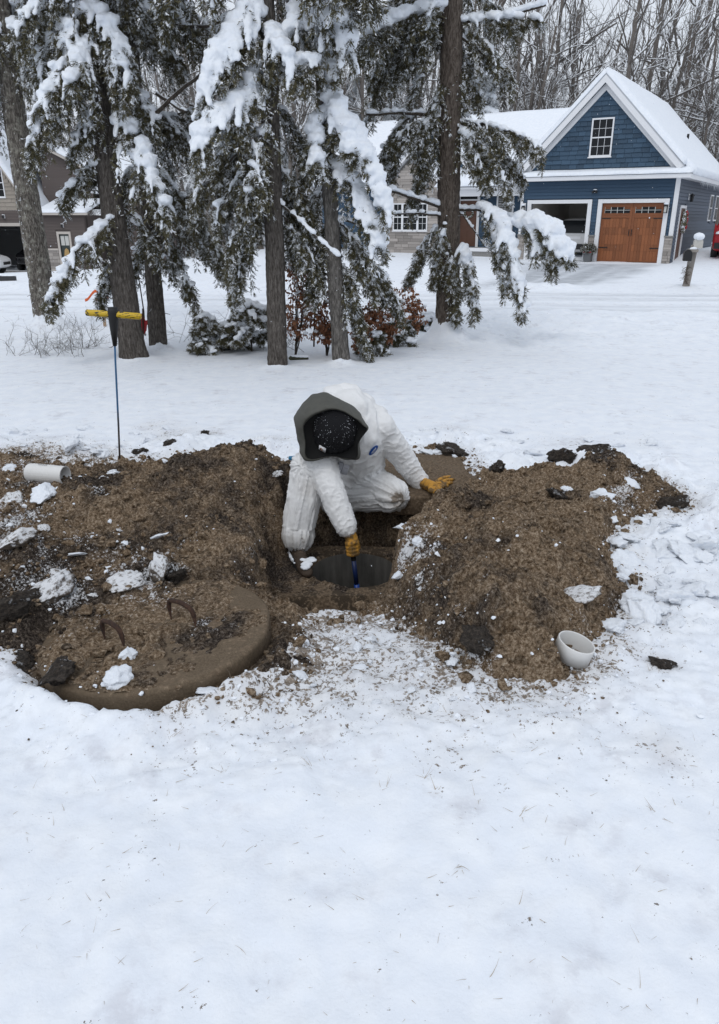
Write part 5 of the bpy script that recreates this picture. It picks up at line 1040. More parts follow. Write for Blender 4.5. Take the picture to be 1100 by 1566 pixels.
def rusty(px, py, h, label, seed, n=5, dens=1.0):
    g = G(px, py); z = snow_h(np.array([g[0]]), np.array([g[1]]))[0]; org = np.array([g[0], g[1], z]); tr = thing('beech_sapling', label, 'sapling', tuple(org)); r_ = np.random.default_rng(seed); m = MB(); LV = []; sn = MB()
    for q in range(n):
        a = r_.uniform(0, 6.28); l = h * r_.uniform(.55, 1.05); sp = r_.uniform(.08, .4); P = [org + np.array([math.cos(a) * sp * l * u, math.sin(a) * sp * l * u, l * u]) for u in np.linspace(-.03, 1, 7)]; P = np.array(P); P[1:] += r_.normal(0, .012, P[1:].shape); m.tube(P, np.linspace(.010, .003, 7), 5)
        for b in range(10):
            c = P[r_.integers(2, 7)]; a2 = r_.uniform(0, 6.28); l2 = l * r_.uniform(.12, .3); e = c + np.array([math.cos(a2) * l2, math.sin(a2) * l2, r_.uniform(-.02, .12)]); m.tube([c, (c + e) / 2 + r_.normal(0, .01, 3), e], [.004, .003, .0015], 4)
            for f_ in range(int(20 * dens)):
                p = c + (e - c) * r_.uniform(.2, 1.1) + r_.normal(0, .018, 3); d = nrm(r_.normal(0, .5, 3) + np.array([0, 0, -.8])); w_ = nrm(np.cross(d, r_.normal(0, 1, 3))); s_ = r_.uniform(.035, .06); t_ = p + d * s_ * .5
                LV.append([p, t_ + w_ * s_ * .28, p + d * s_, t_ - w_ * s_ * .28])
            if r_.random() < .45: sn.ell(e + [0, 0, .02], np.array([.05, .04, .03]) * r_.uniform(.5, 1))
    V, F = m.arrays(); link('stem', mesh_np('stem', V - org, F), M_LIMB, tr); V = np.array(LV).reshape(-1, 3); link('crown', mesh_np('crown', V - org, np.arange(len(V)).reshape(-1, 4), smooth=False), M_RUST, tr, 'stuff')
    if sn.n:
        V, N, F = voxel(*sn.arrays(), .014, 2); link('snow_load', mesh_np('snow_load', V - org, F), M_SNOW, tr, 'stuff')
rusty(500, 545, .85, 'rust-leaved beech shoot between the dark trunk and the slim grey trunk', 44, 5, 1.2); rusty(592, 540, .5, 'small rust-leaved shoot by the low snow-laden fir', 45, 5, 1.2); rusty(452, 545, 1.25, 'rust-leaved beech sapling just behind the straight dark trunk', 41, 7); rusty(555, 545, .50, 'low rust-brown beech shoot at the foot of the slim trunk', 42, 6, 1.3); rusty(628, 528, .75, 'rust-leaved beech sapling leaning out of the low firs', 43, 5, 1.1)
def twiggy(px, py, h, wd, label, seed, n=22):
    g = G(px, py); z = snow_h(np.array([g[0]]), np.array([g[1]]))[0]; org = np.array([g[0], g[1], z]); tr = thing('bare_shrub', label, 'shrub', tuple(org)); r_ = np.random.default_rng(seed); m = MB()
    def rec(p, d, l, r, lev):
        k = 5; P = [p]
        for q in range(k): d = nrm(d + r_.normal(0, .22, 3) + np.array([0, 0, .03])); P.append(P[-1] + d * l / k)
        m.tube(P, np.linspace(r, r * .5, k + 1), 4, False)
        if lev:
            for q in range(4): rec(P[r_.integers(1, k + 1)], nrm(d + r_.normal(0, .6, 3)), l * r_.uniform(.35, .6), r * .6, lev - 1)
    for q in range(n):
        a = r_.uniform(0, 6.28); rec(np.array([r_.normal(0, wd * .3), r_.normal(0, .1), -.02]), nrm(np.array([math.cos(a) * .9, math.sin(a) * .5, r_.uniform(.25, .9)])), h * r_.uniform(.5, 1.), .0045, 2)
    V, F = m.arrays(); link('twigs', mesh_np('twigs', V, F), M_FARTWIG, tr)
twiggy(70, 545, .42, .8, 'sprawling snow-dusted bare shrub in front of the lichen-pale tree', 51, 20); twiggy(125, 535, .48, .6, 'bare twiggy shrub between the lichen-pale tree and the probe handle', 52, 20); twiggy(285, 525, .8, .3, 'sparse bare twigs beside the thinner hemlock', 53, 5); twiggy(440, 535, .7, .5, 'tangle of bare stems between the two middle trunks', 54, 10)
for q, (px, py, h, lab) in enumerate([(222, 515, 1.2, 'thin bare stem between the two leaning hemlocks'), (233, 512, 1.0, 'slender bare stem against the thinner hemlock'), (480, 530, 1.3, 'thin upright sapling stem among the rust leaves')]):
    g = G(px, py); o = MB(); o.tube([(0, 0, -.05), (.02, 0, h * .3), (-.01, .02, h * .7), (.03, 0, h)], [.012, .010, .008, .004], 6); o = o.build('bare_sapling', M_LIMB, None, True); o.location = g; tag(o, lab, 'sapling')
# log end under snow
g = G(457, 552); lg = thing('fallen_log', 'short mossy log poking out of the snow by the straight trunk', 'log', (g[0], g[1], 0.02)); m = MB(); m.tube([(-.11, 0, .0), (-.1, 0, .01), (.1, .03, .0), (.11, .03, -.01)], [.02, .035, .03, .015], 12); m.build('wood', plain('moss_wood', (.045, .047, .028), .9, var=.4), lg, True)
m = MB(); [m.ell((x, .015, .035), (.05, .035, .018), ico=ICO2) for x in (-.07, -.02, .03, .08)]; m.build('snow_cap', M_SNOW, lg, True)
# boundary stake and red marker
g = G(161, 500); st = thing('survey_stake', 'wooden survey stake tied with orange ribbon beyond the probe', 'stake', tuple(g)); m = MB(); m.box(-.022, .022, -.012, .012, -.1, .62); m.build('post', plain('raw_wood', (.38, .27, .18), .8, var=.2, stretch=(4, 4, .5)), st)
for a, l in ((-2.6, .30), (-2.0, .2), (-.5, .12)):
    m = MB(); P = [np.array([math.cos(a) * u * l, -.02, .52 + math.sin(a) * u * l * .4 + .05 * math.sin(u * 5)]) for u in np.linspace(0, 1, 7)]; P = np.array(P); n = 7; Vr = np.concatenate([P + [0, 0, .022], P - [0, 0, .022], P - [0, .004, .022], P + [0, -.004, .022]]); i = np.arange(n - 1)
    m.put(Vr, np.concatenate([np.stack([i + a_ * n, i + 1 + a_ * n, i + 1 + b_ * n, i + b_ * n], -1) for a_, b_ in ((0, 1), (1, 2), (2, 3), (3, 0))])); m.build('ribbon', M_ORANGE, st, True)
g = G(219, 535); rd = thing('marker_flag', 'torn red plastic marker hanging on a stick between the leaning hemlocks', 'marker', tuple(g)); b = PY(219, 478, g[1]) - g; m = MB(); m.tube([(0, 0, -.1), (b[0], 0, b[2] + .05)], .009, 6); m.build('stick', M_LIMB, rd)
ol = [(-.13, .10), (-.02, .12), (.02, .02), (.10, .05), (.13, -.01), (.04, -.04), (.02, -.12), (-.03, -.19), (-.10, -.14), (-.14, -.02)]; m = MB(); m.prism([(x * .9 + b[0], z * .9 + b[2] - .12) for x, z in ol], -.016, -.010, 'y'); V, F = m.arrays(); V[:, 1] += .03 * np.sin(V[:, 0] * 30); link('sheet', mesh_np('sheet', V, F, smooth=False), M_RED, rd)

# ------------------------------------------------------------------ buildings
TH = math.radians(-31.5); HO = G(1022, 403)
HA = np.array([math.cos(TH), math.sin(TH), 0]); HB = np.array([-math.sin(TH), math.cos(TH), 0])
def hw(s_, d, z): return HO + HA * s_ + HB * d + np.array([0, 0, z])
def bx(name, x0, x1, y0, y1, z0, z1, mat, parent, kind=None): return MB().box(x0, x1, y0, y1, z0, z1).build(name, mat, parent, kind=kind)
_unit = {}
def unit_box(mat, taper=0.0):
    """shared meshes: unit box (optionally thinner at the top: lapped board)"""
    k = (mat.name, taper)
    if k not in _unit:
        m = MB(); m.hexa([(0, 0, 0), (1, 0, 0), (0, 1, 0), (1, 1, 0), (0, taper, 1), (1, taper, 1), (0, 1, 1), (1, 1, 1)]); me = m.mesh('piece'); me.materials.append(mat); _unit[k] = me
    return _unit[k]
def piece(name, x0, x1, y0, y1, z0, z1, mat, parent, taper=0.0):
    o = bpy.data.objects.new(name, unit_box(mat, taper)); col.objects.link(o); o.parent = parent; o.location = (x0, y0, z0); o.scale = (x1 - x0, y1 - y0, z1 - z0); return o
def piece_side(name, y0, y1, x0, x1, z0, z1, mat, parent, taper=0.0):
    """board on a wall that faces +x"""
    o = bpy.data.objects.new(name, unit_box(mat, taper)); col.objects.link(o); o.parent = parent; o.rotation_euler = (0, 0, math.pi / 2); o.location = (x1, y0, z0); o.scale = (y1 - y0, x1 - x0, z1 - z0); return o
def spans(x0, x1, holes, z0, z1):
    r = [(x0, x1)]
    for a, b, c, d in holes:
        if z1 > c + .01 and z0 < d - .01: r = [q for p in r for q in ((p[0], min(p[1], a)), (max(p[0], b), p[1])) if q[1] - q[0] > .03]
    return r
def siding(parent, x0, x1, y, z0, z1, holes, mat, step=.125, name='siding_board', side=False, thick=.055):
    z = z0
    while z < z1 - .02:
        zt = min(z + step, z1)
        for a, b in spans(x0, x1, holes, z, zt):
            if side: piece_side(name, a, b, y, y + thick, z, zt + .012, mat, parent, .6)
            else: piece(name, a, b, y - thick, y, z, zt + .012, mat, parent, .6)
        z += step
def wallback(parent, x0, x1, y0, y1, z0, z1, holes, mat, name='wall'):
    """solid wall with real openings; holes (a,b,c,d)"""
    m = MB(); xs_ = sorted({x0, x1, *[h[0] for h in holes], *[h[1] for h in holes]}); zs_ = sorted({z0, z1, *[h[2] for h in holes], *[h[3] for h in holes]})
    for a, b in zip(xs_[:-1], xs_[1:]):
        for c, d in zip(zs_[:-1], zs_[1:]):
            if not any(a >= h[0] - 1e-6 and b <= h[1] + 1e-6 and c >= h[2] - 1e-6 and d <= h[3] + 1e-6 for h in holes): m.box(a, b, y0, y1, c, d)
    return m.build(name, mat, parent)
def window(parent, x0, x1, z0, z1, y, nx=3, nz=4, trim=.055, mat=None, side=False, blind=False):
    T_ = mat or M_TRIM; w_ = bpy.data.objects.new('window', None)
    m = MB(); f_ = .045; m.box(x0, x1, y - .03, y + .04, z0, z0 + trim); m.box(x0, x1, y - .03, y + .04, z1 - trim, z1); m.box(x0, x0 + trim, y - .028, y + .038, z0 + trim, z1 - trim); m.box(x1 - trim, x1, y - .028, y + .038, z0 + trim, z1 - trim)
    zm = (z0 + z1) / 2; m.box(x0 + trim, x1 - trim, y - .02, y + .03, zm - .022, zm + .022)
    ix0, ix1, iz0, iz1 = x0 + trim, x1 - trim, z0 + trim, z1 - trim
    for q in range(1, nx): xx_ = ix0 + (ix1 - ix0) * q / nx; m.box(xx_ - .006, xx_ + .006, y - .012, y + .022, iz0, iz1)
    for q in range(1, nz):
        if abs(q - nz / 2) < .1: continue
        zz_ = iz0 + (iz1 - iz0) * q / nz; m.box(ix0, ix1, y - .010, y + .020, zz_ - .006, zz_ + .006)
    w_ = m.build('window', T_, parent)
    for a in range(nx):
        for b in range(nz): piece('pane', ix0 + (ix1 - ix0) * a / nx, ix0 + (ix1 - ix0) * (a + 1) / nx - .001, y + .006, y + .010, iz0 + (iz1 - iz0) * b / nz, iz0 + (iz1 - iz0) * (b + 1) / nz - .001, M_GLASS, w_)
    if blind:
        for q in range(int((iz1 - iz0) / .07)): piece('blind_slat', ix0, ix1, y + .0005, y + .0045, iz0 + q * .07, iz0 + q * .07 + .035, M_BLIND, w_)
    m = MB(); m.box(x0 - .03, x1 + .03, y - .06, y + .0, z0 - .04, z0 - .001); m.build('sill', T_, w_)
    return w_
def slab_snow(parent, poly_lo, poly_hi, d0, d1, thick, name='roof_snow', ax='y', seed=0):
    """pitched roof sheet from (a,z) low to high, snow on top with a soft uneven edge"""
    a = np.array(poly_lo, float); b = np.array(poly_hi, float); L = np.linalg.norm(b - a); nu = max(8, int(L / .12)); nv = max(8, int((d1 - d0) / .16)); u = np.linspace(0, 1, nu); v = np.linspace(0, 1, nv)
    U, Vv = np.meshgrid(u, v); nrm_ = np.array([-(b - a)[1], (b - a)[0]]) / L; nrm_ = nrm_ * np.sign(nrm_[1])
    A = a[0] + (b - a)[0] * U; Z_ = a[1] + (b - a)[1] * U; D = d0 + (d1 - d0) * Vv
    e = np.minimum.reduce([U * L / .16, Vv * (d1 - d0) / .16, (1 - Vv) * (d1 - d0) / .16, np.ones_like(U) * 9]); h = thick * np.sqrt(np.clip(1 - (1 - np.clip(e, 0, 1)) ** 2, .02, 1)) * (1 + .12 * fbm2(A * 1.0 + seed, D, .8, 3, .5, 5))
    At = A + nrm_[0] * h; Zt = Z_ + nrm_[1] * h
    lip = .04 * fbm2(D, A, 1.5, 3, .5, 8) * (U < .001); At = At + lip * np.sign(a[0] - b[0])
    def pk(A_, D_, Zq): return np.stack([A_, D_, Zq], -1).reshape(-1, 3) if ax == 'y' else np.stack([D_, A_, Zq], -1).reshape(-1, 3)
    top = pk(At, D, Zt); bot = pk(A, D, Z_ + .004); n = nu * nv; i = np.arange(nv - 1)[:, None] * nu + np.arange(nu - 1)[None]; Qt = np.stack([i, i + 1, i + nu + 1, i + nu], -1).reshape(-1, 4); Qb = Qt[:, ::-1] + n
    e1 = np.arange(nu - 1); e2 = np.arange(nv - 1) * nu; rim = np.concatenate([np.stack([e1, e1 + n, e1 + 1 + n, e1 + 1], -1), np.stack([e1 + (nv - 1) * nu, e1 + 1 + (nv - 1) * nu, e1 + 1 + (nv - 1) * nu + n, e1 + (nv - 1) * nu + n], -1), np.stack([e2, e2 + nu, e2 + nu + n, e2 + n], -1), np.stack([e2 + nu - 1, e2 + nu - 1 + n, e2 + 2 * nu - 1 + n, e2 + 2 * nu - 1], -1)])
    return link(name, mesh_np(name, np.concatenate([top, bot]), np.concatenate([Qt, Qb, rim])), M_SNOW, parent)
def stones(parent, x0, x1, y, z0, z1, seed, holes=(), tri=None, hs=(.07, .12), ws=(.18, .5)):
    r_ = np.random.default_rng(seed); z = z0
    while z < z1 - .03:
        h = min(r_.uniform(*hs), z1 - z); x = x0
        xa, xb = x0, x1
        if tri: ap, az, sl = tri; half = (az - (z + h)) / sl; xa, xb = max(x0, ap - half), min(x1, ap + half)
        x = xa
        while x < xb - .03:
            w_ = min(r_.uniform(*ws), xb - x)
            if xb - x - w_ < .08: w_ = xb - x
            for a, b in spans(x, x + w_, holes, z, z + h): piece('stone', a + .006, b - .006, y - r_.uniform(.03, .06), y, z + .005, z + h - .004, M_STONE, parent)
            x += w_
        z += h
def shingles(parent, x0, x1, y, z0, apex, sl, mat, seed, holes=(), row=.15, ws=(.20, .34), name='shingle'):
    r_ = np.random.default_rng(seed); ax_, az = apex; z = z0
    while z < az - .12:
        half = (az - z - row) / sl; xa, xb = max(x0, ax_ - half), min(x1, ax_ + half); x = xa
        if xb - xa < .12: break
        while x < xb - .02:
            w_ = r_.uniform(*ws)
            if xb - x - w_ < .1: w_ = xb - x
            for a, b in spans(x, x + w_, holes, z, z + row): piece(name, a + .004, b - .004, y - .045 - r_.uniform(0, .012), y, z - r_.uniform(0, .02), z + row + .01, mat, parent, .75)
            x += w_
        z += row
def lantern(parent, x, y, z, side=False):
    l = bpy.data.objects.new('wall_lantern', None); m = MB(); m.box(x - .06, x + .06, y - .03, y, z - .02, z + .28); l = m.build('wall_lantern', M_TRIM, parent)
    m = MB(); m.lathe([(.001, .20), (.03, .19), (.10, .13), (.10, .115), (.001, .115)], (x, y - .14, z), 4); m.box(x - .015, x + .015, y - .14, y - .03, z + .2, z + .225)
    for a in (-1, 1):
        for b in (-1, 1): m.box(x + a * .055 - .008, x + a * .055 + .008, y - .14 + b * .055 - .008, y - .14 + b * .055 + .008, z - .10, z + .12)
    m.box(x - .068, x + .068, y - .208, y - .072, z - .12, z - .10); m.build('lamp_frame', M_DARK, l); m = MB(); m.box(x - .045, x + .045, y - .185, y - .095, z - .098, z + .112); m.build('lamp_glass', M_LAMPG, l); m = MB(); m.ell((x, y - .14, z + .21), (.09, .09, .04), ico=ICO2); m.build('snow_cap', M_SNOW, l, True)
    return l

# ---- blue house
H = thing('blue_house', 'blue clapboard house with a steep gabled two-car garage, stone gable and snowy roofs', 'house', tuple(HO), TH)
LO = (-5.62, -3.30, 0, 2.17); RO = (-2.74, -.41, 0, 2.17); GW = 3.02
w1 = wallback(H, -6.05, 0, .002, .16, -.3, GW, [LO, RO], M_BLUE, 'garage_wall')
siding(w1, -6.0, -.12, 0, .98, GW, [(-5.80, -3.12, 0, 2.33), (-2.92, -.23, 0, 2.33)], M_BLUE, .125)
for a, b, c, d in (LO, RO):
    m = MB(); m.box(a - .16, a, -.075, .1, 0, d + .14); m.box(b, b + .16, -.075, .1, 0, d + .14); m.box(a, b, -.073, .1, d, d + .138); m.build('door_trim', M_TRIM, w1)
for a, b in ((-.12, .03), (-6.08, -5.97)): bx('corner_board', a, b, -.07, .05, 1.0, GW, M_TRIM, w1)
for a, b, sd_ in ((-.245, .05, 3), (-3.13, -2.91, 4), (-6.10, -5.79, 5)):
    p = bx('stone_pier', a, b, -.045, .0, -.2, .955, M_MORTAR, w1); stones(p, a, b, -.046, 0, .95, sd_, hs=(.07, .15), ws=(.12, .3)); bx('pier_cap', a - .02, b + .02, -.12, .0, .952, 1.0, M_CONC, p)
# garage interior
m = MB(); m.box(-6.0, -.02, 6.2, 6.3, 0, 3); m.box(-6.0, -5.95, .17, 6.2, 0, 3); m.box(-.1, -.04, .17, 6.2, 0, 3); m.box(-5.95, -.1, .17, 6.2, 2.9, 2.97); m.box(-3.03, -2.97, .17, 6.2, 0, 2.9); m.build('garage_interior', M_INT, H)
bx('garage_floor', -6.0, -.05, -.02, 6.2, -.05, .012, M_CONC, H)
# cedar garage door
gd = bx('garage_door', RO[0], RO[1], .075, .11, 0, RO[3], M_CEDARD, w1); r_ = np.random.default_rng(8); gx0, gx1 = RO[0], RO[1]; gm = (gx0 + gx1) / 2
for a, b in ((gx0, gx0 + .10), (gm - .10, gm - .004), (gm + .004, gm + .10), (gx1 - .10, gx1)): piece('stile', a, b, .045, .074, 0, RO[3], M_CEDARD, gd)
rows = [(0.06, .42), (.42, .66), (.66, 1.02), (1.02, 1.28), (1.28, 1.62)]
for l, r__ in ((gx0 + .10, gm - .10), (gm + .10, gx1 - .10)):
    for zr_ in (0.0, 1.64, 2.11): piece('rail', l, r__, .046, .074, zr_, zr_ + .06, M_CEDARD, gd)
    for a, b in rows:
        n = 8
        for q in range(n): piece('plank', l + (r__ - l) * q / n + .003, l + (r__ - l) * (q + 1) / n - .003, .056 - r_.uniform(0, .006), .074, a, b - .006, M_CEDAR, gd)
    piece('rail', l, r__, .047, .074, 1.705, 1.80, M_CEDARD, gd); piece('rail', l, r__, .047, .074, 2.03, 2.11, M_CEDARD, gd)
    for q in range(4):   # arched light, four panes in two rows
        a, b = l + (r__ - l) * q / 4, l + (r__ - l) * (q + 1) / 4; tp = 2.02 - (.07 if q in (0, 3) else .0)
        piece('pane', a + .012, b - .012, .060, .070, 1.81, 1.905, M_GLASS, gd); piece('pane', a + .012, b - .012, .060, .070, 1.92, tp, M_GLASS, gd); piece('mullion', a - .010, a + .010, .05, .072, 1.80, 2.03, M_LAMPG, gd)
    piece('mullion', l, r__, .051, .072, 1.905, 1.92, M_LAMPG, gd)
for zz in (1.60, .52):
    for a, b in ((gx0 + .02, gx0 + .36), (gx1 - .36, gx1 - .02)): piece('strap_hinge', a, b, .036, .046, zz, zz + .035, M_DARK, gd)
for a in (gm - .06, gm + .04): piece('handle', a, a + .025, .02, .046, .98, 1.22, M_DARK, gd)
# gable
APX, SL = (-3.05, 6.42), 1.01
m = MB(); m.prism([(-6.05, GW), (0, GW), (0, APX[1] - 3.05 * SL), APX, (-6.05, APX[1] - 3.0 * SL)], .04, .16); gb = m.build('gable_wall', M_BLUESH, H)
WIN = (-3.47, -2.63, 3.83, 5.17); shingles(gb, -6.0, -.05, .04, 3.28, (APX[0], APX[1] - .12), SL, M_BLUESH, 12, [WIN], row=.165, ws=(.26, .40)); window(gb, *WIN, .005, 3, 4)
rf = bx('roof', -6.1, .05, .3, .32, GW + .1, GW + .12, M_TRIM, H)
for sg in (-1, 1):
    ex = -3.05 + sg * 3.47; ez = APX[1] + .05 - 3.47 * SL; m = MB(); m.prism([(ex, ez), (APX[0], APX[1] + .05), (APX[0], APX[1] + .20), (ex, ez + .15)], .02, 10.6); m.build('roof_deck', M_TRIM, rf)
    slab_snow(rf, (ex + sg * .02, ez + .15), (APX[0] - sg * .03, APX[1] + .23), -.02, 10.65, .20, seed=sg)
    ex = -3.05 + sg * 3.14; ez = APX[1] + .05 - 3.14 * SL; m = MB(); m.prism([(ex, ez), (APX[0], APX[1] + .05), (APX[0], APX[1] + .20), (ex, ez + .15)], -.24, .02); m.build('roof_deck', M_TRIM, rf)
    m = MB(); m.prism([(ex + .0 * sg, ez + .10), (APX[0], APX[1] + .15), (APX[0], APX[1] - .10), (ex - sg * .16, ez - .01)], -.28, -.22); m.build('rake_board', M_TRIM, rf); m = MB(); m.prism([(ex - sg * .12, ez + .02), (APX[0], APX[1] - .08), (APX[0], APX[1] - .33), (ex - sg * .36, ez + .0)], -.06, .0); m.build('frieze_board', M_TRIM, rf)
    slab_snow(rf, (ex + sg * .02, ez + .15), (APX[0] - sg * .03, APX[1] + .23), -.30, .14, .19, seed=sg)
m = MB(); m.tube([(-3.05, -.2, APX[1] + .27), (-3.05, -.15, APX[1] + .32), (-3.05, 10.5, APX[1] + .32)], [.03, .09, .09], 10); m.build('ridge_snow', M_SNOW, rf, True)
bx('pent_fascia', -6.25, .42, -.44, .0, GW - .02, GW + .12, M_TRIM, rf); slab_snow(rf, (-.48, GW + .13), (.05, GW + .26), -6.28, .46, .13, 'pent_snow', 'x')
bx('side_fascia', .36, .43, -.43, 10.6, 2.98, 3.12, M_TRIM, rf); bx('side_soffit', .03, .38, -.3, 10.6, 2.99, 3.03, M_TRIM, rf)
m = MB(); r_ = np.random.default_rng(2)
for q in range(60): l = r_.uniform(.05, .28); y_ = r_.uniform(2.0, 10.4); m.tube([(.41, y_, 2.99), (.41, y_, 2.99 - l)], [.014, .002], 5)
m.build('icicles', M_ICE, rf)
m = MB(); m.tube([(-1.0, 6.0, 4.3), (-1.0, 6.0, 5.0)], .05, 10); m.build('vent_pipe', M_DARK, rf)
# side wall
SD_ = (.70, 1.72, -.2, 1.98); W2 = (7.6, 8.45, 1.5, 2.62); W3 = (9.3, 10.2, 1.5, 2.62)
sw_ = bx('side_wall', -.16, -.002, .17, 10.3, -.4, 3.25, M_GREYSIDE, H); sw = bx('back_wall', -6.05, -.17, 10.1, 10.3, -.4, 3.2, M_GREYSIDE, H)
siding(sw_, .06, 10.3, 0, -.1, 3.0, [(.60, 1.82, -.4, 2.08), W2, W3], M_GREYSIDE, .125, side=True)
for a, b in ((.60, .70), (1.72, 1.82)): bx('door_frame', 0, .075, a, b, -.05, 2.08, M_TRIM, H)
bx('door_frame', 0, .074, .70, 1.72, 1.98, 2.08, M_TRIM, H); dr = bx('side_door', .0, .03, .71, 1.71, -.05, 1.975, M_BRDOOR, H); bx('handle', .03, .07, .80, .84, .92, 1.05, M_DARK, dr)
for W_ in (W2, W3):
    f_ = bx('window', 0, .075, W_[0], W_[1], W_[2], W_[3], M_TRIM, H)
    for a in range(2):
        for b in range(2): bx('pane', .075, .081, W_[0] + .08 + a * (W_[1] - W_[0] - .14) / 2, W_[0] + .06 + (a + 1) * (W_[1] - W_[0] - .14) / 2, W_[2] + .06 + b * .52, W_[2] + .06 + b * .52 + .48, M_GLASS, f_)
lantern(w1, -.33, -.06, 1.92); lantern(w1, -5.90, -.06, 1.92)
ll = bx('wall_lantern', .02, .06, 2.05, 2.20, 2.28, 2.52, M_TRIM, H); m = MB(); m.lathe([(.001, .2), (.1, .12), (.1, .10), (.07, .09), (.06, -.12), (.001, -.12)], (.16, 2.12, 2.34), 6); m.build('lamp_frame', M_DARK, ll)
fl = bx('flood_light', -3.12, -3.0, -.05, -.02, 2.55, 2.67, M_TRIM, w1)
for a in (-.07, .07): m = MB(); m.tube([(-3.06 + a * .3, -.05, 2.62), (-3.06 + a, -.17, 2.57)], [.03, .05], 10); m.build('lamp_head', M_DARK, fl)
m = MB(); m.ell((-3.06, -.1, 2.66), (.08, .06, .025), ico=ICO2); m.build('snow_cap', M_SNOW, fl, True)
# main part
MD = 1.8; DO = (-9.62, -8.78, .42, 2.36); PW = (-7.86, -7.05, 1.1, 2.62); SWN = (-12.7, -10.9, 1.08, 2.27)
mw = wallback(H, -17.2, -6.05, MD + .002, MD + .2, -.4, 3.3, [DO, PW], M_BLUE, 'house_wall'); bx('house_core', -17.15, -6.1, MD + .6, 9.6, -.4, 3.3, M_BLUE, H)
siding(mw, -10.1, -6.1, MD, .35, 3.0, [(DO[0] - .35, DO[1] + .15, 0, 2.62), PW], M_BLUE, .125); siding(mw, -17.2, -13.2, MD, 0.0, 3.0, [], M_BLUE, .125)
window(mw, *PW, MD - .03, 2, 4, .07, blind=True)
d_ = bx('front_door', *DO[:2], MD + .03, MD + .08, DO[2], DO[3], M_BRDOOR, mw); m = MB(); [m.box(a, b, MD - .05, MD + .03, DO[2] - .04, DO[3] + .26) for a, b in ((DO[0] - .12, DO[0]), (DO[1], DO[1] + .12), (DO[0] - .42, DO[0] - .34))]; m.box(DO[0], DO[1], MD - .048, MD + .03, DO[3], DO[3] + .06); m.box(DO[0] - .42, DO[1] + .12, MD - .055, MD + .03, DO[3] + .26, DO[3] + .36); m.build('door_trim', M_TRIM, d_)
piece('pane', DO[0] - .34, DO[0] - .12, MD - .0, MD + .02, DO[2], DO[3] + .2, M_GLASS, d_); piece('pane', DO[0], DO[1], MD - .0, MD + .02, DO[3] + .06, DO[3] + .26, M_GLASS, d_)
for q in range(2):
    for z_ in (DO[2] + .12, DO[2] + .8): bx('door_panel', DO[0] + .1 + q * .36, DO[0] + .38 + q * .36, MD + .015, MD + .03, z_, z_ + .55, M_BRDOOR, d_)
m = MB(); aa = np.linspace(0, 2 * math.pi, 25); m.tube(np.stack([-9.2 + .2 * np.cos(aa), 0 * aa + MD - .0, 1.85 + .2 * np.sin(aa)], -1), .05, 8, False); m.build('wreath', M_LEAF, d_, True)
# porch
po = bx('porch_beam', -10.3, -6.1, .95, 1.15, 2.52, 2.80, M_TRIM, H); bx('porch_floor', -10.4, -6.15, .5, MD, .0, .40, M_CONC, H); bx('porch_edge', -10.42, -6.15, .46, .52, .26, .41, M_TRIM, H)
bx('porch_ceiling', -10.3, -6.1, .7, MD, 2.80, 2.88, M_TRIM, H); slab_snow(H, (.62, 2.90), (MD + .3, 3.5), -10.4, -6.0, .2, 'porch_snow', 'x'); bx('porch_post', -10.25, -10.08, .95, 1.12, .4, 2.52, M_TRIM, H)
# stone gable
m = MB(); m.prism([(-13.2, -.3), (-10.25, -.3), (-10.25, 2.95), (-11.72, 4.30), (-13.2, 2.95)], 1.1, MD + .1); sg_ = m.build('stone_gable', M_MORTAR, H); stones(sg_, -13.2, -10.25, 1.1, .1, 4.2, 21, [SWN], (-11.72, 4.25, .92), hs=(.09, .16), ws=(.3, .75))
for a, b in ((-12.7, -12.2), (-12.2, -11.4), (-11.4, -10.9)): window(sg_, a, b, SWN[2], SWN[3], 1.05, 2, 4, .05)
for sg in (-1, 1):
    ex = -11.72 + sg * 1.75; ez = 4.36 - 1.75 * .92; m = MB(); m.prism([(ex, ez), (-11.72, 4.36), (-11.72, 4.52), (ex, ez + .16)], .85, 3.4); m.build('roof_deck', M_TRIM, sg_); slab_snow(sg_, (ex, ez + .16), (-11.72, 4.54), .82, 3.4, .18, seed=3 + sg)
# blue cross gable above
m = MB(); m.prism([(-12.6, 3.2), (-9.3, 3.2), (-9.3, 3.75), (-10.98, 5.75), (-12.6, 3.8)], MD + .1, MD + .3); cg = m.build('cross_gable', M_BLUESH, H); shingles(cg, -12.6, -9.3, MD + .1, 3.2, (-10.98, 5.6), 1.19, M_BLUESH, 14, row=.18, ws=(.28, .45)); m = MB(); m.prism([(-11.2, 5.1), (-10.76, 5.1), (-10.98, 5.42)], MD + .0, MD + .06); m.build('gable_vent', M_TRIM, cg)
for sg in (-1, 1):
    ex = -10.98 + sg * 1.95; ez = 5.85 - 1.95 * 1.19; m = MB(); m.prism([(ex, ez), (-10.98, 5.85), (-10.98, 6.0), (ex, ez + .15)], MD - .2, 6.2); m.build('roof_deck', M_TRIM, cg); m = MB(); m.prism([(ex, ez - .02), (-10.98, 5.83), (-10.98, 5.62), (ex, ez - .22)], MD - .24, MD - .18); m.build('rake_board', M_TRIM, cg); slab_snow(cg, (ex, ez + .15), (-10.98, 6.02), MD - .24, 6.2, .2, seed=5 + sg)
m = MB(); m.prism([(1.25, 3.02), (6.0, 6.1), (10.4, 3.3), (10.4, 3.2), (1.25, 2.9)], -17.5, -6.2, 'x'); m.build('main_roof', M_TRIM, H); slab_snow(H, (1.2, 3.06), (6.0, 6.15), -17.55, -3.6, .22, 'main_roof_snow', 'x'); slab_snow(H, (10.4, 3.3), (6.0, 6.15), -17.55, -6.2, .22, 'main_roof_snow', 'x')
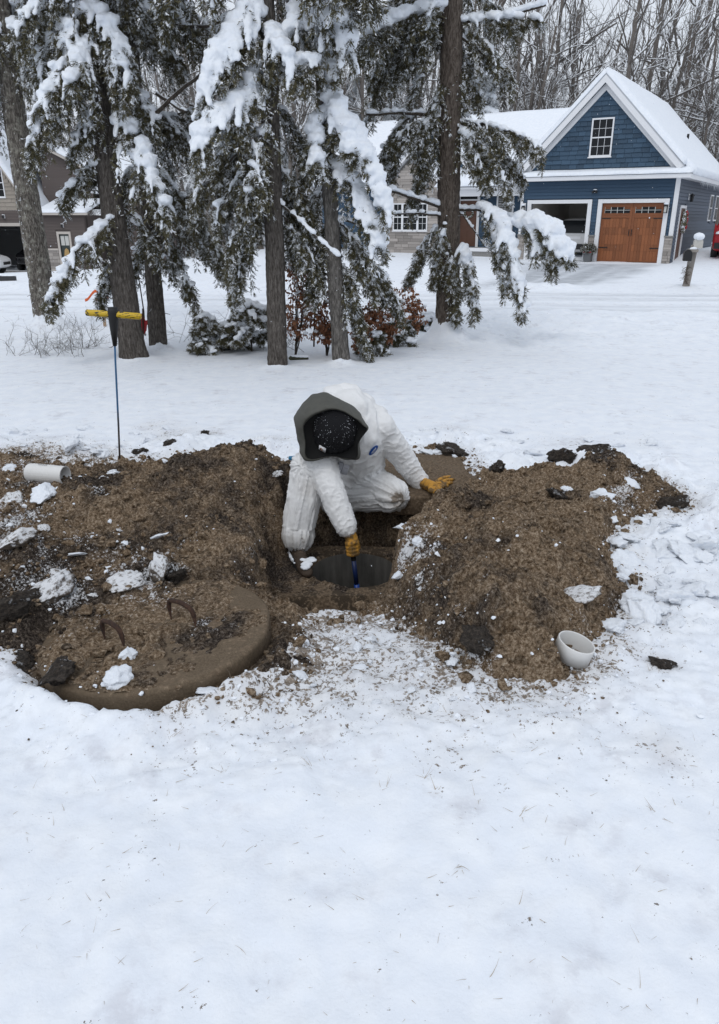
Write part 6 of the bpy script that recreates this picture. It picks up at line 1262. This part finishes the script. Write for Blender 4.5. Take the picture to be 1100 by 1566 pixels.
m = MB(); m.tube([(-17.5, 6.0, 6.22), (-3.7, 6.0, 6.22)], .13, 10); m.build('ridge_snow', M_SNOW, H, True)
# wreath on side door
wr = thing('wreath', 'evergreen wreath with a red bow hanging by the side door of the garage', 'wreath', tuple(hw(.07, 1.62, 1.5)), TH); m = MB(); aa = np.linspace(0, 2 * math.pi, 25); m.tube(np.stack([0 * aa, .30 * np.cos(aa), .36 * np.sin(aa)], -1), .085, 8, False); V, F = m.arrays(); V += .03 * nrm(np.random.default_rng(1).normal(0, 1, V.shape)); link('ring', mesh_np('ring', V, F), M_LEAF, wr)
m = MB(); r_ = np.random.default_rng(4)
for q in range(26): a = r_.uniform(-1.4, 1.9); m.ell((.06, -.30 * math.cos(a) * -1, .36 * math.sin(a)), np.array([.05, .06, .06]) * r_.uniform(.6, 1.2))
m.build('red_bow', M_RED, wr)
# planter
pt_ = thing('planter', 'square grey planter with greens and a red bow between the garage doors', 'planter', tuple(hw(-3.02, -.32, 0)), TH); pt_.scale = (.74, .74, .74); m = MB(); m.hexa([(-.17, -.17, 0), (.17, -.17, 0), (-.17, .17, 0), (.17, .17, 0), (-.22, -.22, .48), (.22, -.22, .48), (-.22, .22, .48), (.22, .22, .48)]); m.build('pot', plain('grey_pot', (.12, .125, .13), .7), pt_)
cr = Crown(61)
for q in range(26): a = random.uniform(0, 6.28); e = random.uniform(.3, 1.2); cr.bough(np.array([0, 0, .46]), np.array([math.cos(a) * .36 * math.cos(e), math.sin(a) * .36 * math.cos(e), .46 + .46 * math.sin(e)]), .1, .12, .25, 1.0, .04, r0=.008, leaf=1.5)
cr.finish(pt_, np.zeros(3), vox=.03, smooth=1, woodname='stems'); m = MB(); [m.ell((x, -.2, .5), (.07, .04, .05), ico=ICO2) for x in (-.15, -.05, .06, .16)]; m.build('red_bow', M_RED, pt_, True); m = MB(); [m.ell((x, -.17, .57), (.08, .05, .035), ico=ICO2) for x in (-.12, 0, .12)]; m.build('snow_cap', M_SNOW, pt_, True)
# things in the open garage bay
wb = thing('workbench', 'dark workbench with tools by the side wall of the open garage bay', 'workbench', tuple(hw(-5.3, 5.2, .012)), TH); bx('bench_top', -.5, .5, -.3, .3, .86, .92, M_DARK, wb)
for a in (-.45, .42):
    for b in (-.26, .24): bx('leg', a, a + .05, b, b + .04, 0, .86, M_DARK, wb)
for a, b, h in ((-.4, -.2, .22), (-.1, .15, .35), (.25, .42, .18)): bx('tool_box', a, b, -.15, .12, .92, .92 + h, M_DARK, wb)
gr = thing('garden_cart', 'dark folded cart standing behind the white parked car', 'cart', tuple(hw(-4.2, 5.7, .012)), TH); m = MB(); m.tube([(-.3, 0, 1.75), (0, 0, 1.8), (.3, 0, 1.9), (.34, .0, 1.5)], .03, 6); m.build('frame', M_DARK, gr); bx('tub', -.25, .3, -.2, .2, 1.2, 1.75, M_DARK, gr)
for a in (-.22, .24): bx('leg', a, a + .05, -.02, .04, 0, 1.2, M_DARK, gr)
hg = thing('hanging_coat', 'dark coat hanging on the partition of the open garage bay', 'coat', tuple(hw(-3.15, 4.6, 1.3)), TH); m = MB(); m.lathe([(.001, .75), (.06, .7), (.12, .5), (.17, .1), (.16, 0), (.001, 0)], k=10); V, F = m.arrays(); V += .03 * fbm(V, 6, 3, .5, 2)[:, None]; link('cloth', mesh_np('cloth', V, F), M_DARK, hg)

# ---- cars
def car(name, label, loc, rotz, paint, seed=0, L=4.6, Wd=.93, snow=False, roofz=1.70, hood=1.02):
    c = thing(name, label, 'car', loc, rotz); secs = [(0, .78, .48, .78, .88, .74), (.03, .86, .40, .92, 1.02, .8), (.10, .90, .33, 1.02, 1.30, .76), (.22, .92, .28, 1.06, 1.56, .70), (.45, .93, .26, 1.08, roofz - .04, .67), (1.0, .93, .24, 1.08, roofz, .67), (2.1, .93, .24, 1.06, roofz, .67), (2.6, .93, .24, 1.05, roofz - .06, .66), (3.1, .93, .24, 1.03, 1.36, .70), (3.45, .93, .25, 1.0, hood + .06, .80), (4.1, .91, .28, .95, hood - .03, .76), (4.42, .84, .32, .84, .88, .68), (4.6, .66, .42, .70, .74, .56)]
    ring = []
    for x, w_, z0, zb, zt, wt in secs:
        x = x * L / 4.6; w_ = w_ * Wd / .93; wt = wt * Wd / .93; h = [(w_ * .86, z0), (w_ * .97, z0 + .08), (w_, (z0 + zb) / 2), (w_ * .985, zb), (wt * 1.03 + (w_ - wt) * .25, zb + (zt - zb) * .62), (wt, zt - (zt - zb) * .10), (wt * .86, zt - .005), (wt * .4, zt + .012)]
        ring.append([(p, x, z) for p, z in h] + [(-p, x, z) for p, z in h[::-1]])
    R_ = np.array(ring); n, k = R_.shape[:2]; V = R_.reshape(-1, 3); i = np.arange(n - 1)[:, None] * k; j = np.arange(k)[None]; j2 = (j + 1) % k; Q = np.stack([i + j, i + k + j, i + k + j2, i + j2], -1).reshape(-1, 4); V = np.concatenate([V, [V[:k].mean(0)], [V[-k:].mean(0)]]); jj = np.arange(k); T3 = np.concatenate([np.stack([np.full(k, n * k), jj, (jj + 1) % k], -1), np.stack([np.full(k, n * k + 1), (n - 1) * k + (jj + 1) % k, (n - 1) * k + jj], -1)])
    b = link('body', mesh_np('body', V, [Q, T3]), paint, c); s_ = b.modifiers.new('s', 'SUBSURF'); s_.levels = s_.render_levels = 1
    f_ = Wd / .93; fl_ = L / 4.6
    def quad(nm, P, mat, parent=c, t_=.012):
        P = np.array(P, float); nn = nrm(np.cross(P[1] - P[0], P[2] - P[0])); m = MB(); m.put(np.concatenate([P + nn * t_, P - nn * .02]), [(0, 1, 2, 3), (7, 6, 5, 4), (0, 4, 5, 1), (1, 5, 6, 2), (2, 6, 7, 3), (3, 7, 4, 0)]); return m.build(nm, mat, parent)
    quad('rear_window', [(-.70 * f_, .015 * fl_, 1.04), (.70 * f_, .015 * fl_, 1.04), (.60 * f_, .19 * fl_, 1.52), (-.60 * f_, .19 * fl_, 1.52)], M_GLASS, t_=.03); quad('windscreen', [(.72 * f_, 3.42 * fl_, 1.08), (-.72 * f_, 3.42 * fl_, 1.08), (-.6 * f_, 2.72 * fl_, 1.58), (.6 * f_, 2.72 * fl_, 1.58)], M_GLASS)
    for sg in (-1, 1):
        for a0, a1, b0, b1 in ((.5, 1.5, .62, 1.5), (1.58, 2.9, 1.58, 2.55)):
            P = [(sg * .905 * f_, a0 * fl_, 1.10), (sg * .905 * f_, a1 * fl_, 1.10), (sg * .735 * f_, b1 * fl_, 1.56), (sg * .735 * f_, b0 * fl_, 1.56)]
            quad('side_window', P if sg > 0 else P[::-1], M_GLASS)
        for y in (.85, 3.68):
            wl_ = bpy.data.objects.new('wheel', None); Mr = np.array([[0, 0, sg], [1, 0, 0], [0, 1, 0]], float); m = MB(); m.lathe([(.20, -.09), (.33, -.10), (.35, -.06), (.35, .06), (.33, .10), (.22, .10), (.20, .07)], (sg * .83 * f_, y * fl_, .34), 28, Mr); wl_ = m.build('wheel', M_BLACKP, c, True); m = MB(); m.lathe([(.001, .085), (.05, .09), (.06, .06), (.20, .06), (.225, .095)], (sg * .83 * f_, y * fl_, .34), 28, Mr)
            for q in range(5): a = q * 1.2566; m.tube([(sg * (.83 * f_ + .075), y * fl_ + .05 * math.cos(a), .34 + .05 * math.sin(a)), (sg * (.83 * f_ + .085), y * fl_ + .21 * math.cos(a), .34 + .21 * math.sin(a))], .028, 6)
            m.build('rim', plain('alloy', (.45, .45, .46), .3, .8), wl_, True); m = MB(); m.lathe([(.36, -.06), (.43, -.06), (.43, .10), (.37, .10)], (sg * .845 * f_, y * fl_, .35), 28, Mr); m.build('wheel_arch', M_BLACKP, c, True)
        m = MB(); m.hexa([(sg * .60, -.005, .93), (sg * .88, .06, .93), (sg * .60, .08, .93), (sg * .90, .32, .95), (sg * .78, .02, 1.12), (sg * .885, .08, 1.30), (sg * .78, .1, 1.12), (sg * .89, .2, 1.32)]); m.build('tail_light', M_RED, c); m = MB(); m.ell((sg * .62 * f_, 4.42 * fl_, .74), (.17, .10, .06), ico=ICO2); m.build('headlight', M_LAMPG, c, True)
    bx('rear_bumper', -.80 * f_, .80 * f_, -.05, .10, .40, .62, M_DARK, c); bx('number_plate', -.26, .26, -.012, .02, .80, .91, M_TRIM, c); bx('grille', -.45, .45, 4.50 * fl_, 4.60 * fl_, .50, .66, M_DARK, c)
    if snow: slab_snow(c, (.2, roofz + .01), (2.6, roofz + .02), -.68, .68, .14, 'roof_snow', 'x'); slab_snow(c, (-.06, .93), (.03, 1.0), -.8, .8, .10, 'tailgate_snow', 'x')
    return c
P_WHITE = plain('white_paint', (.62, .62, .62), .25, var=.03, spec=.5); P_BLACK = plain('black_paint', (.010, .010, .012), .2, var=.1); P_RED = plain('red_paint', (.30, .012, .018), .25, var=.08)
car('parked_car', 'white parked car seen from behind inside the open garage bay', tuple(hw(-3.98, .85, .012)), TH, P_WHITE, roofz=1.62, Wd=.95)
q = hw(2.15, 1.3, 0.0); car('parked_car', 'red car capped with snow parked beside the garage', (q[0], q[1], base_terrain(np.array([q[0]]), np.array([q[1]]))[0]), TH, P_RED, snow=True, roofz=1.55)
# ---- mailboxes
mb_ = G(1050, 441); mz = snow_h(np.array([mb_[0]]), np.array([mb_[1]]))[0]; mbx = thing('mailbox_post', 'grey wooden mailbox post with a black mailbox and snow caps beside the drive', 'mailbox', (mb_[0], mb_[1], mz), math.radians(-20))
m = MB(); m.hexa([(-.11, -.07, -.2), (.05, -.07, -.2), (-.11, .07, -.2), (.05, .07, -.2), (-.04, -.07, .95), (.12, -.07, .95), (-.04, .07, .95), (.12, .07, .95)]); m.build('post', M_WOODG, mbx); bx('arm', -.10, .12, -.45, .2, .80, .86, M_WOODG, mbx)
def mailbox(x, y, z, w_, l, h, mat, nm):
    pr_ = [(x - w_ / 2, z), (x + w_ / 2, z)] + [(x + w_ / 2 * math.cos(a), z + h * .55 + h * .45 * math.sin(a)) for a in np.linspace(0, math.pi, 10)]; m = MB(); m.prism(pr_, y - l / 2, y + l / 2, 'y'); o = m.build(nm, mat, mbx); return o
mailbox(-.10, -.25, .60, .19, .5, .26, M_DARK, 'mailbox'); g_ = mailbox(.11, .05, .88, .2, .5, .24, plain('pale_metal', (.50, .48, .44), .5), 'newspaper_box'); m = MB(); [m.ell((.11, y, 1.14), (.12, .12, .09), ico=ICO2) for y in np.linspace(-.15, .25, 5)]; m.build('snow_cap', M_SNOW, mbx, True); m = MB(); [m.ell((.0 + .02 * q, -.3 + .1 * q, .87), (.08, .08, .04), ico=ICO2) for q in range(4)]; m.build('snow_cap', M_SNOW, mbx, True)
m = MB(); r_ = np.random.default_rng(9)
for q in range(60): p = np.array([-.06, -.09, r_.uniform(.05, .5)]); d = nrm(r_.normal(0, 1, 3)); m.tube([p, p + d * .08, p + d * .14 + [0, 0, -.03]], .004, 3, False)
m.build('garland', M_ROPE, mbx)
# ---- brown house
BZ = -1.32; B_ = thing('brown_house', 'brown and tan shingled house with an open garage and snowy roofs', 'house', (-18.4, 47, BZ))
def wx(x): return x + 18.4
def wz(z): return z - BZ
GOp = (wx(-24.6), wx(-19.22), 0, wz(1.2)); gw = wallback(B_, wx(-25.6), wx(-18.4), .002, .2, -.3, wz(2.05), [GOp], M_BROWN, 'garage_wall'); siding(gw, wx(-25.6), wx(-18.42), 0, 0, wz(2.05), [(GOp[0] - .16, GOp[1] + .16, 0, GOp[3] + .2)], M_BROWN, .16)
m = MB(); m.box(GOp[1], GOp[1] + .16, -.05, .1, 0, GOp[3] + .18); m.box(GOp[0] - .16, GOp[1], -.048, .1, GOp[3], GOp[3] + .18); m.build('door_trim', M_BEIGE, gw)
m = MB(); m.box(wx(-25.4), wx(-18.6), 6.5, 6.6, 0, 3.3); m.box(wx(-18.7), wx(-18.6), .2, 6.5, 0, 3.3); m.box(wx(-25.4), wx(-18.7), .2, 6.5, 3.1, 3.2); m.box(wx(-25.5), wx(-25.4), .2, 6.5, 0, 3.3); m.build('garage_interior', plain('grey_drywall', (.22, .22, .225), .8), B_)
bx('raised_door', GOp[0] + .05, GOp[1] - .05, .4, 2.6, wz(1.0), wz(1.05), M_DARK, B_)
gz0, gap, gsl = wz(2.07), (wx(-22.25), wz(7.3)), 1.62; m = MB(); m.prism([(gap[0] - 3.23, gz0), (gap[0] + 3.23, gz0), gap], .03, .2); tg = m.build('gable_wall', M_TAN, B_); shingles(tg, gap[0] - 3.2, gap[0] + 3.2, .03, gz0, (gap[0], gap[1] - .1), gsl, M_TAN, 31, [(wx(-22.4), wx(-20.4), wz(2.75), wz(4.3))], row=.21, ws=(.35, .7)); window(tg, wx(-22.4), wx(-20.4), wz(2.75), wz(4.3), .0, 2, 4)
for sg in (-1, 1):
    ex = gap[0] + sg * 3.65; ez = gap[1] + .1 - 3.65 * gsl; m = MB(); m.prism([(ex, ez), (gap[0], gap[1] + .1), (gap[0], gap[1] + .25), (ex, ez + .15)], -.3, 8); m.build('roof_deck', M_BEIGE, tg); slab_snow(tg, (ex, ez + .15), (gap[0], gap[1] + .27), -.34, 8, .2, seed=11 + sg)
DB = (wx(-17.50), wx(-16.92), wz(-1.2), wz(.77)); ew = wallback(B_, wx(-18.4), wx(-15.9), -.35, -.15, -.3, wz(1.85), [DB], M_BROWN, 'entry_wall'); siding(ew, wx(-18.38), wx(-15.92), -.352, wz(-.1), wz(1.85), [(DB[0] - .14, DB[1] + .14, 0, DB[3] + .16)], M_BROWN, .16); stones(ew, wx(-18.38), DB[0] - .14, -.352, 0, wz(-.12), 33, hs=(.14, .22), ws=(.3, .7)); bx('stone_cap', wx(-18.4), DB[0] - .12, -.45, -.34, wz(-.12), wz(-.02), M_BEIGE, ew)
d2 = bx('entry_door', DB[0], DB[1], -.30, -.24, DB[2], DB[3], plain('green_door', (.035, .048, .045), .5), ew); m = MB(); m.box(DB[0] - .12, DB[0], -.41, -.24, 0, DB[3] + .14); m.box(DB[1], DB[1] + .12, -.41, -.24, 0, DB[3] + .14); m.box(DB[0], DB[1], -.408, -.24, DB[3], DB[3] + .138); m.build('door_trim', M_BEIGE, d2)
for q in range(2): piece('pane', DB[0] + .06 + q * .25, DB[0] + .27 + q * .25, -.312, -.302, DB[3] - .62, DB[3] - .1, M_LAMPG, d2)
m = MB(); m.prism([(wx(-17.18), wz(.0)), (wx(-17.06), wz(-.1)), (wx(-17.0), wz(-.42)), (wx(-17.34), wz(-.42)), (wx(-17.28), wz(-.1))], -.36, -.303); m.build('straw_swag', plain('straw', (.42, .28, .12), .9), d2)
for x_, z_, y_ in ((-17.2, 1.23, -.352), (-20.66, 1.72, -.02)): l_ = bx('wall_light', wx(x_) - .07, wx(x_) + .07, y_ - .12, y_, wz(z_) - .1, wz(z_) + .12, M_TRIM, ew); bx('lamp_shade', wx(x_) - .05, wx(x_) + .05, y_ - .2, y_ - .12, wz(z_) - .1, wz(z_) + .08, M_DARK, l_)
bx('meter_box', wx(-16.62), wx(-16.38), -.45, -.352, wz(-.1), wz(.38), plain('meter_grey', (.3, .31, .32), .5), ew); slab_snow(B_, (-.75, wz(1.92)), (2.6, wz(2.6)), wx(-18.6), wx(-15.6), .16, 'eave_snow', 'x'); bx('eave_fascia', wx(-18.55), wx(-15.6), -.72, -.6, wz(1.80), wz(1.93), M_BEIGE, B_); bx('entry_core', wx(-18.38), wx(-15.95), .3, 7, -.2, wz(1.8), M_BROWN, B_)
m = MB(); m.prism([(wx(-19.2), wz(2.2)), (wx(-16.1), wz(2.2)), (wx(-16.1), wz(4.1)), (wx(-18.6), wz(5.35)), (wx(-19.2), wz(5.05))], 2.6, 8); uw = m.build('upper_wall', M_BROWN, B_)
z = wz(2.3)
while z < wz(5.0):
    xr = wx(-16.1) if z < wz(4.1) - .1 else wx(-16.1) - (z + .1 - wz(4.1)) / .5; piece('siding_board', wx(-19.2), xr, 2.575, 2.6, z, z + .17, M_BROWN, uw, .7); z += .16
m = MB(); m.prism([(wx(-15.6), wz(3.92)), (wx(-18.6), wz(5.42)), (wx(-18.6), wz(5.58)), (wx(-15.6), wz(4.08))], 2.2, 8); m.build('roof_deck', M_BEIGE, uw); slab_snow(uw, (wx(-15.6), wz(4.08)), (wx(-18.6), wz(5.6)), 2.15, 8, .2, seed=15); slab_snow(uw, (wx(-21.2), wz(4.0)), (wx(-18.6), wz(5.6)), 2.15, 8, .2, seed=16)
bx('rear_wing', wx(-15.9), wx(-11.5), 3, 8, -.2, wz(3.0), M_BROWN, B_); slab_snow(B_, (2.6, wz(3.0)), (5.5, wz(5.4)), wx(-16.4), wx(-11.2), .2, 'wing_snow', 'x'); window(B_, wx(-15.5), wx(-14.6), wz(.2), wz(1.9), 2.95, 2, 4)
car('parked_car', 'black parked car inside the garage of the brown house', (-20.0, 52.4, BZ), math.pi, P_BLACK, roofz=1.6)
car('parked_car', 'white parked car in front of the brown house garage', (-20.15 - 4.45, 44.9, -1.32), math.radians(-90), P_WHITE, roofz=1.5)
g = G(5, 430); pl_ = thing('timber_beam', 'dark snow-dusted timber lying by the road before the brown house', 'timber', (g[0], g[1], snow_h(np.array([g[0]]), np.array([g[1]]))[0]), .05); m = MB(); m.box(-2.0, .35, -.06, .06, -.02, .13); m.build('beam', plain('dark_wood', (.045, .045, .048), .8, var=.3), pl_); m = MB(); [m.ell((x, 0, .13), (.13, .06, .03), ico=ICO2) for x in (-1.4, -.6, .1, .24)]; m.build('snow_cap', M_SNOW, pl_, True)

# ------------------------------------------------------------------ the wood behind the houses
def bare_tree(seed, H_, r0):
    r_ = np.random.default_rng(seed); mt = MB(); mb2 = MB()
    def rec(p, d, L, r, lev):
        n = 6 if lev < 2 else 4; P = [p]
        for q in range(n): d = nrm(d + r_.normal(0, .07 if lev == 0 else .16, 3) + np.array([0, 0, .05 if lev else .12])); P.append(P[-1] + d * L / n)
        (mt if lev == 0 else mb2).tube(P, np.linspace(r, r * (.5 if lev < 2 else .35), n + 1), [7, 5, 4, 3][lev], False)
        if lev < 3:
            nb = [9, 6, 5][lev]
            for q in range(nb):
                u = r_.uniform(.28 if lev == 0 else .2, 1); a = min(int(u * n), n - 1); c = P[a] + (P[a + 1] - P[a]) * (u * n - a); dd = nrm(np.array(d) * .75 + r_.normal(0, .55, 3) + np.array([0, 0, .22])); rec(c, dd, L * r_.uniform(.28, .52) * (1.15 - .5 * u), r * (.50 if lev == 0 else .55) * (1.1 - .5 * u), lev + 1)
    rec(np.array([0, 0, -.3]), np.array([r_.normal(0, .05), r_.normal(0, .05), 1]), H_, r0, 0)
    return mt.mesh('trunk', True), mb2.mesh('crown')
protos = []
for q in range(7):
    a, b = bare_tree(200 + q, [13, 15, 11, 14, 9, 12, 7][q], [.15, .19, .115, .15, .085, .125, .06][q]); a.materials.append(M_FAR); b.materials.append(M_FARTWIG); protos.append((a, b))
r_ = np.random.default_rng(99); pos = []; tries = 0
def clear(x, y):
    q = np.array([x, y, 0]) - HO; s_, d = q @ HA, q @ HB
    if -19 < s_ < 7.5 and d < 13.0: return False
    if -28 < x < -10.2 and y < 56.5: return False
    return True
while len(pos) < 235 and tries < 12000:
    tries += 1; y = 39 + 50 * r_.random() ** 1.25; x = r_.uniform(-.60, .60) * y
    if not clear(x, y) or any((x - a) ** 2 + (y - b) ** 2 < 1.2 ** 2 for a, b in pos): continue
    if y < 44 and x < 12: continue
    pos.append((x, y))
for q, (x, y) in enumerate(pos):
    k_ = r_.choice(7, p=[.17, .14, .16, .15, .14, .14, .10]); big = k_ in (0, 1, 3)
    lab, grp = [('stout bare tree with heavy grey-brown limbs in the wood behind the houses', 'stout bare trees behind the houses'), ('slim bare tree with snow-lined upright branches in the wood behind the houses', 'slim bare trees behind the houses'), ('thin young bare tree with fine snowy twigs among the taller trunks behind the houses', 'young bare trees behind the houses')][0 if big else 2 if k_ in (4, 6) else 1]
    t_ = thing('bare_tree', lab, 'tree', (x, y, base_terrain(np.array([x]), np.array([y]))[0]), r_.uniform(0, 6.28), grp); s_ = r_.uniform(.85, 1.3); t_.scale = (s_, s_, s_)
    link('trunk', protos[k_][0], None, t_); link('crown', protos[k_][1], None, t_)['kind'] = 'stuff'
# brush and saplings too thick to count
m = MB(); n = 0
while n < 20000:
    y = r_.uniform(46, 100); x = r_.uniform(-.62, .62) * y
    if not clear(x, y): continue
    z = base_terrain(np.array([x]), np.array([y]))[0] + r_.uniform(0, 10) * r_.random() ** .6; d = nrm(r_.normal(0, 1, 3) * np.array([1, .6, .35]) + np.array([0, 0, .45])); l = r_.uniform(.7, 2.6); P = [np.array([x, y, z]) + d * l * u + np.array([0, 0, .25 * l * u * u]) + r_.normal(0, .05, 3) for u in (0, .35, .7, 1)]; m.tube(P, np.array([.024, .018, .012, .006]) * r_.uniform(.5, 1.2), 4, False); n += 1
tag(m.build('brush_thicket', M_FARTWIG, None, kind='stuff'), 'tangle of snow-covered twigs and brush filling the wood', 'brush')
# snowy spruces
def spruce(seed, H_, n):
    cr = Crown(seed); rr = np.random.default_rng(seed); cr.limb([np.array([0, 0, -.2]), np.array([0, 0, H_])], .14, .03)
    for q in range(n):
        u = rr.random() ** .8; z = .6 + (H_ - .8) * u; a = rr.uniform(0, 6.28); l = (1 - u * .85) * H_ * .22; c = np.array([0, 0, z]); cr.bough(c, c + np.array([math.cos(a) * l, math.sin(a) * l, -.25 * l]), .12, .55, .7, .28, .13, r0=.03, leaf=3.2)
    return cr
cr = spruce(71, 9.0, 70); root = None
for q, (px, Y_, s_, lab) in enumerate([(735, 47, 1.0, 'snow-covered spruce standing behind the porch roof'), (600, 52, .9, 'snow-covered spruce behind the stone gable'), (60, 60, 1.1, 'tall snowy spruce behind the roof of the brown house'), (20, 58, .9, 'snowy spruce at the side of the brown house roof'), (320, 56, 1.1, 'snowy spruce seen between the hemlock trunks'), (440, 54, .85, 'smaller snowy spruce beyond the middle trunks'), (540, 60, 1.2, 'tall snowy spruce beyond the slim grey hemlock')]):
    p = PY(px, 300, Y_); zz = base_terrain(np.array([p[0]]), np.array([Y_]))[0]; t_ = thing('spruce_tree', lab, 'tree', (p[0], Y_, zz), q * 1.3); t_.scale = (s_,) * 3
    if root is None:
        root = t_; cr.finish(t_, np.zeros(3), M_FARLEAF, .05, 2)
    else:
        for ch in root.children:
            c = ch.copy(); col.objects.link(c); c.parent = t_
# falling snow
m = MB()
for q in range(420):
    y = r_.uniform(2.5, 26); x = r_.uniform(-.5, .5) * y; z = r_.uniform(.1, 1.6 + .22 * y); s_ = r_.uniform(.0014, .0024) * (1 + y * .07); m.ell((x, y, z), (s_, s_, s_ * 1.2), ico=(ICO1[0], ICO1[1]))
tag(m.build('falling_snow', M_SNOW, None, kind='stuff'), 'sparse snowflakes drifting down through the air', 'snowflakes')
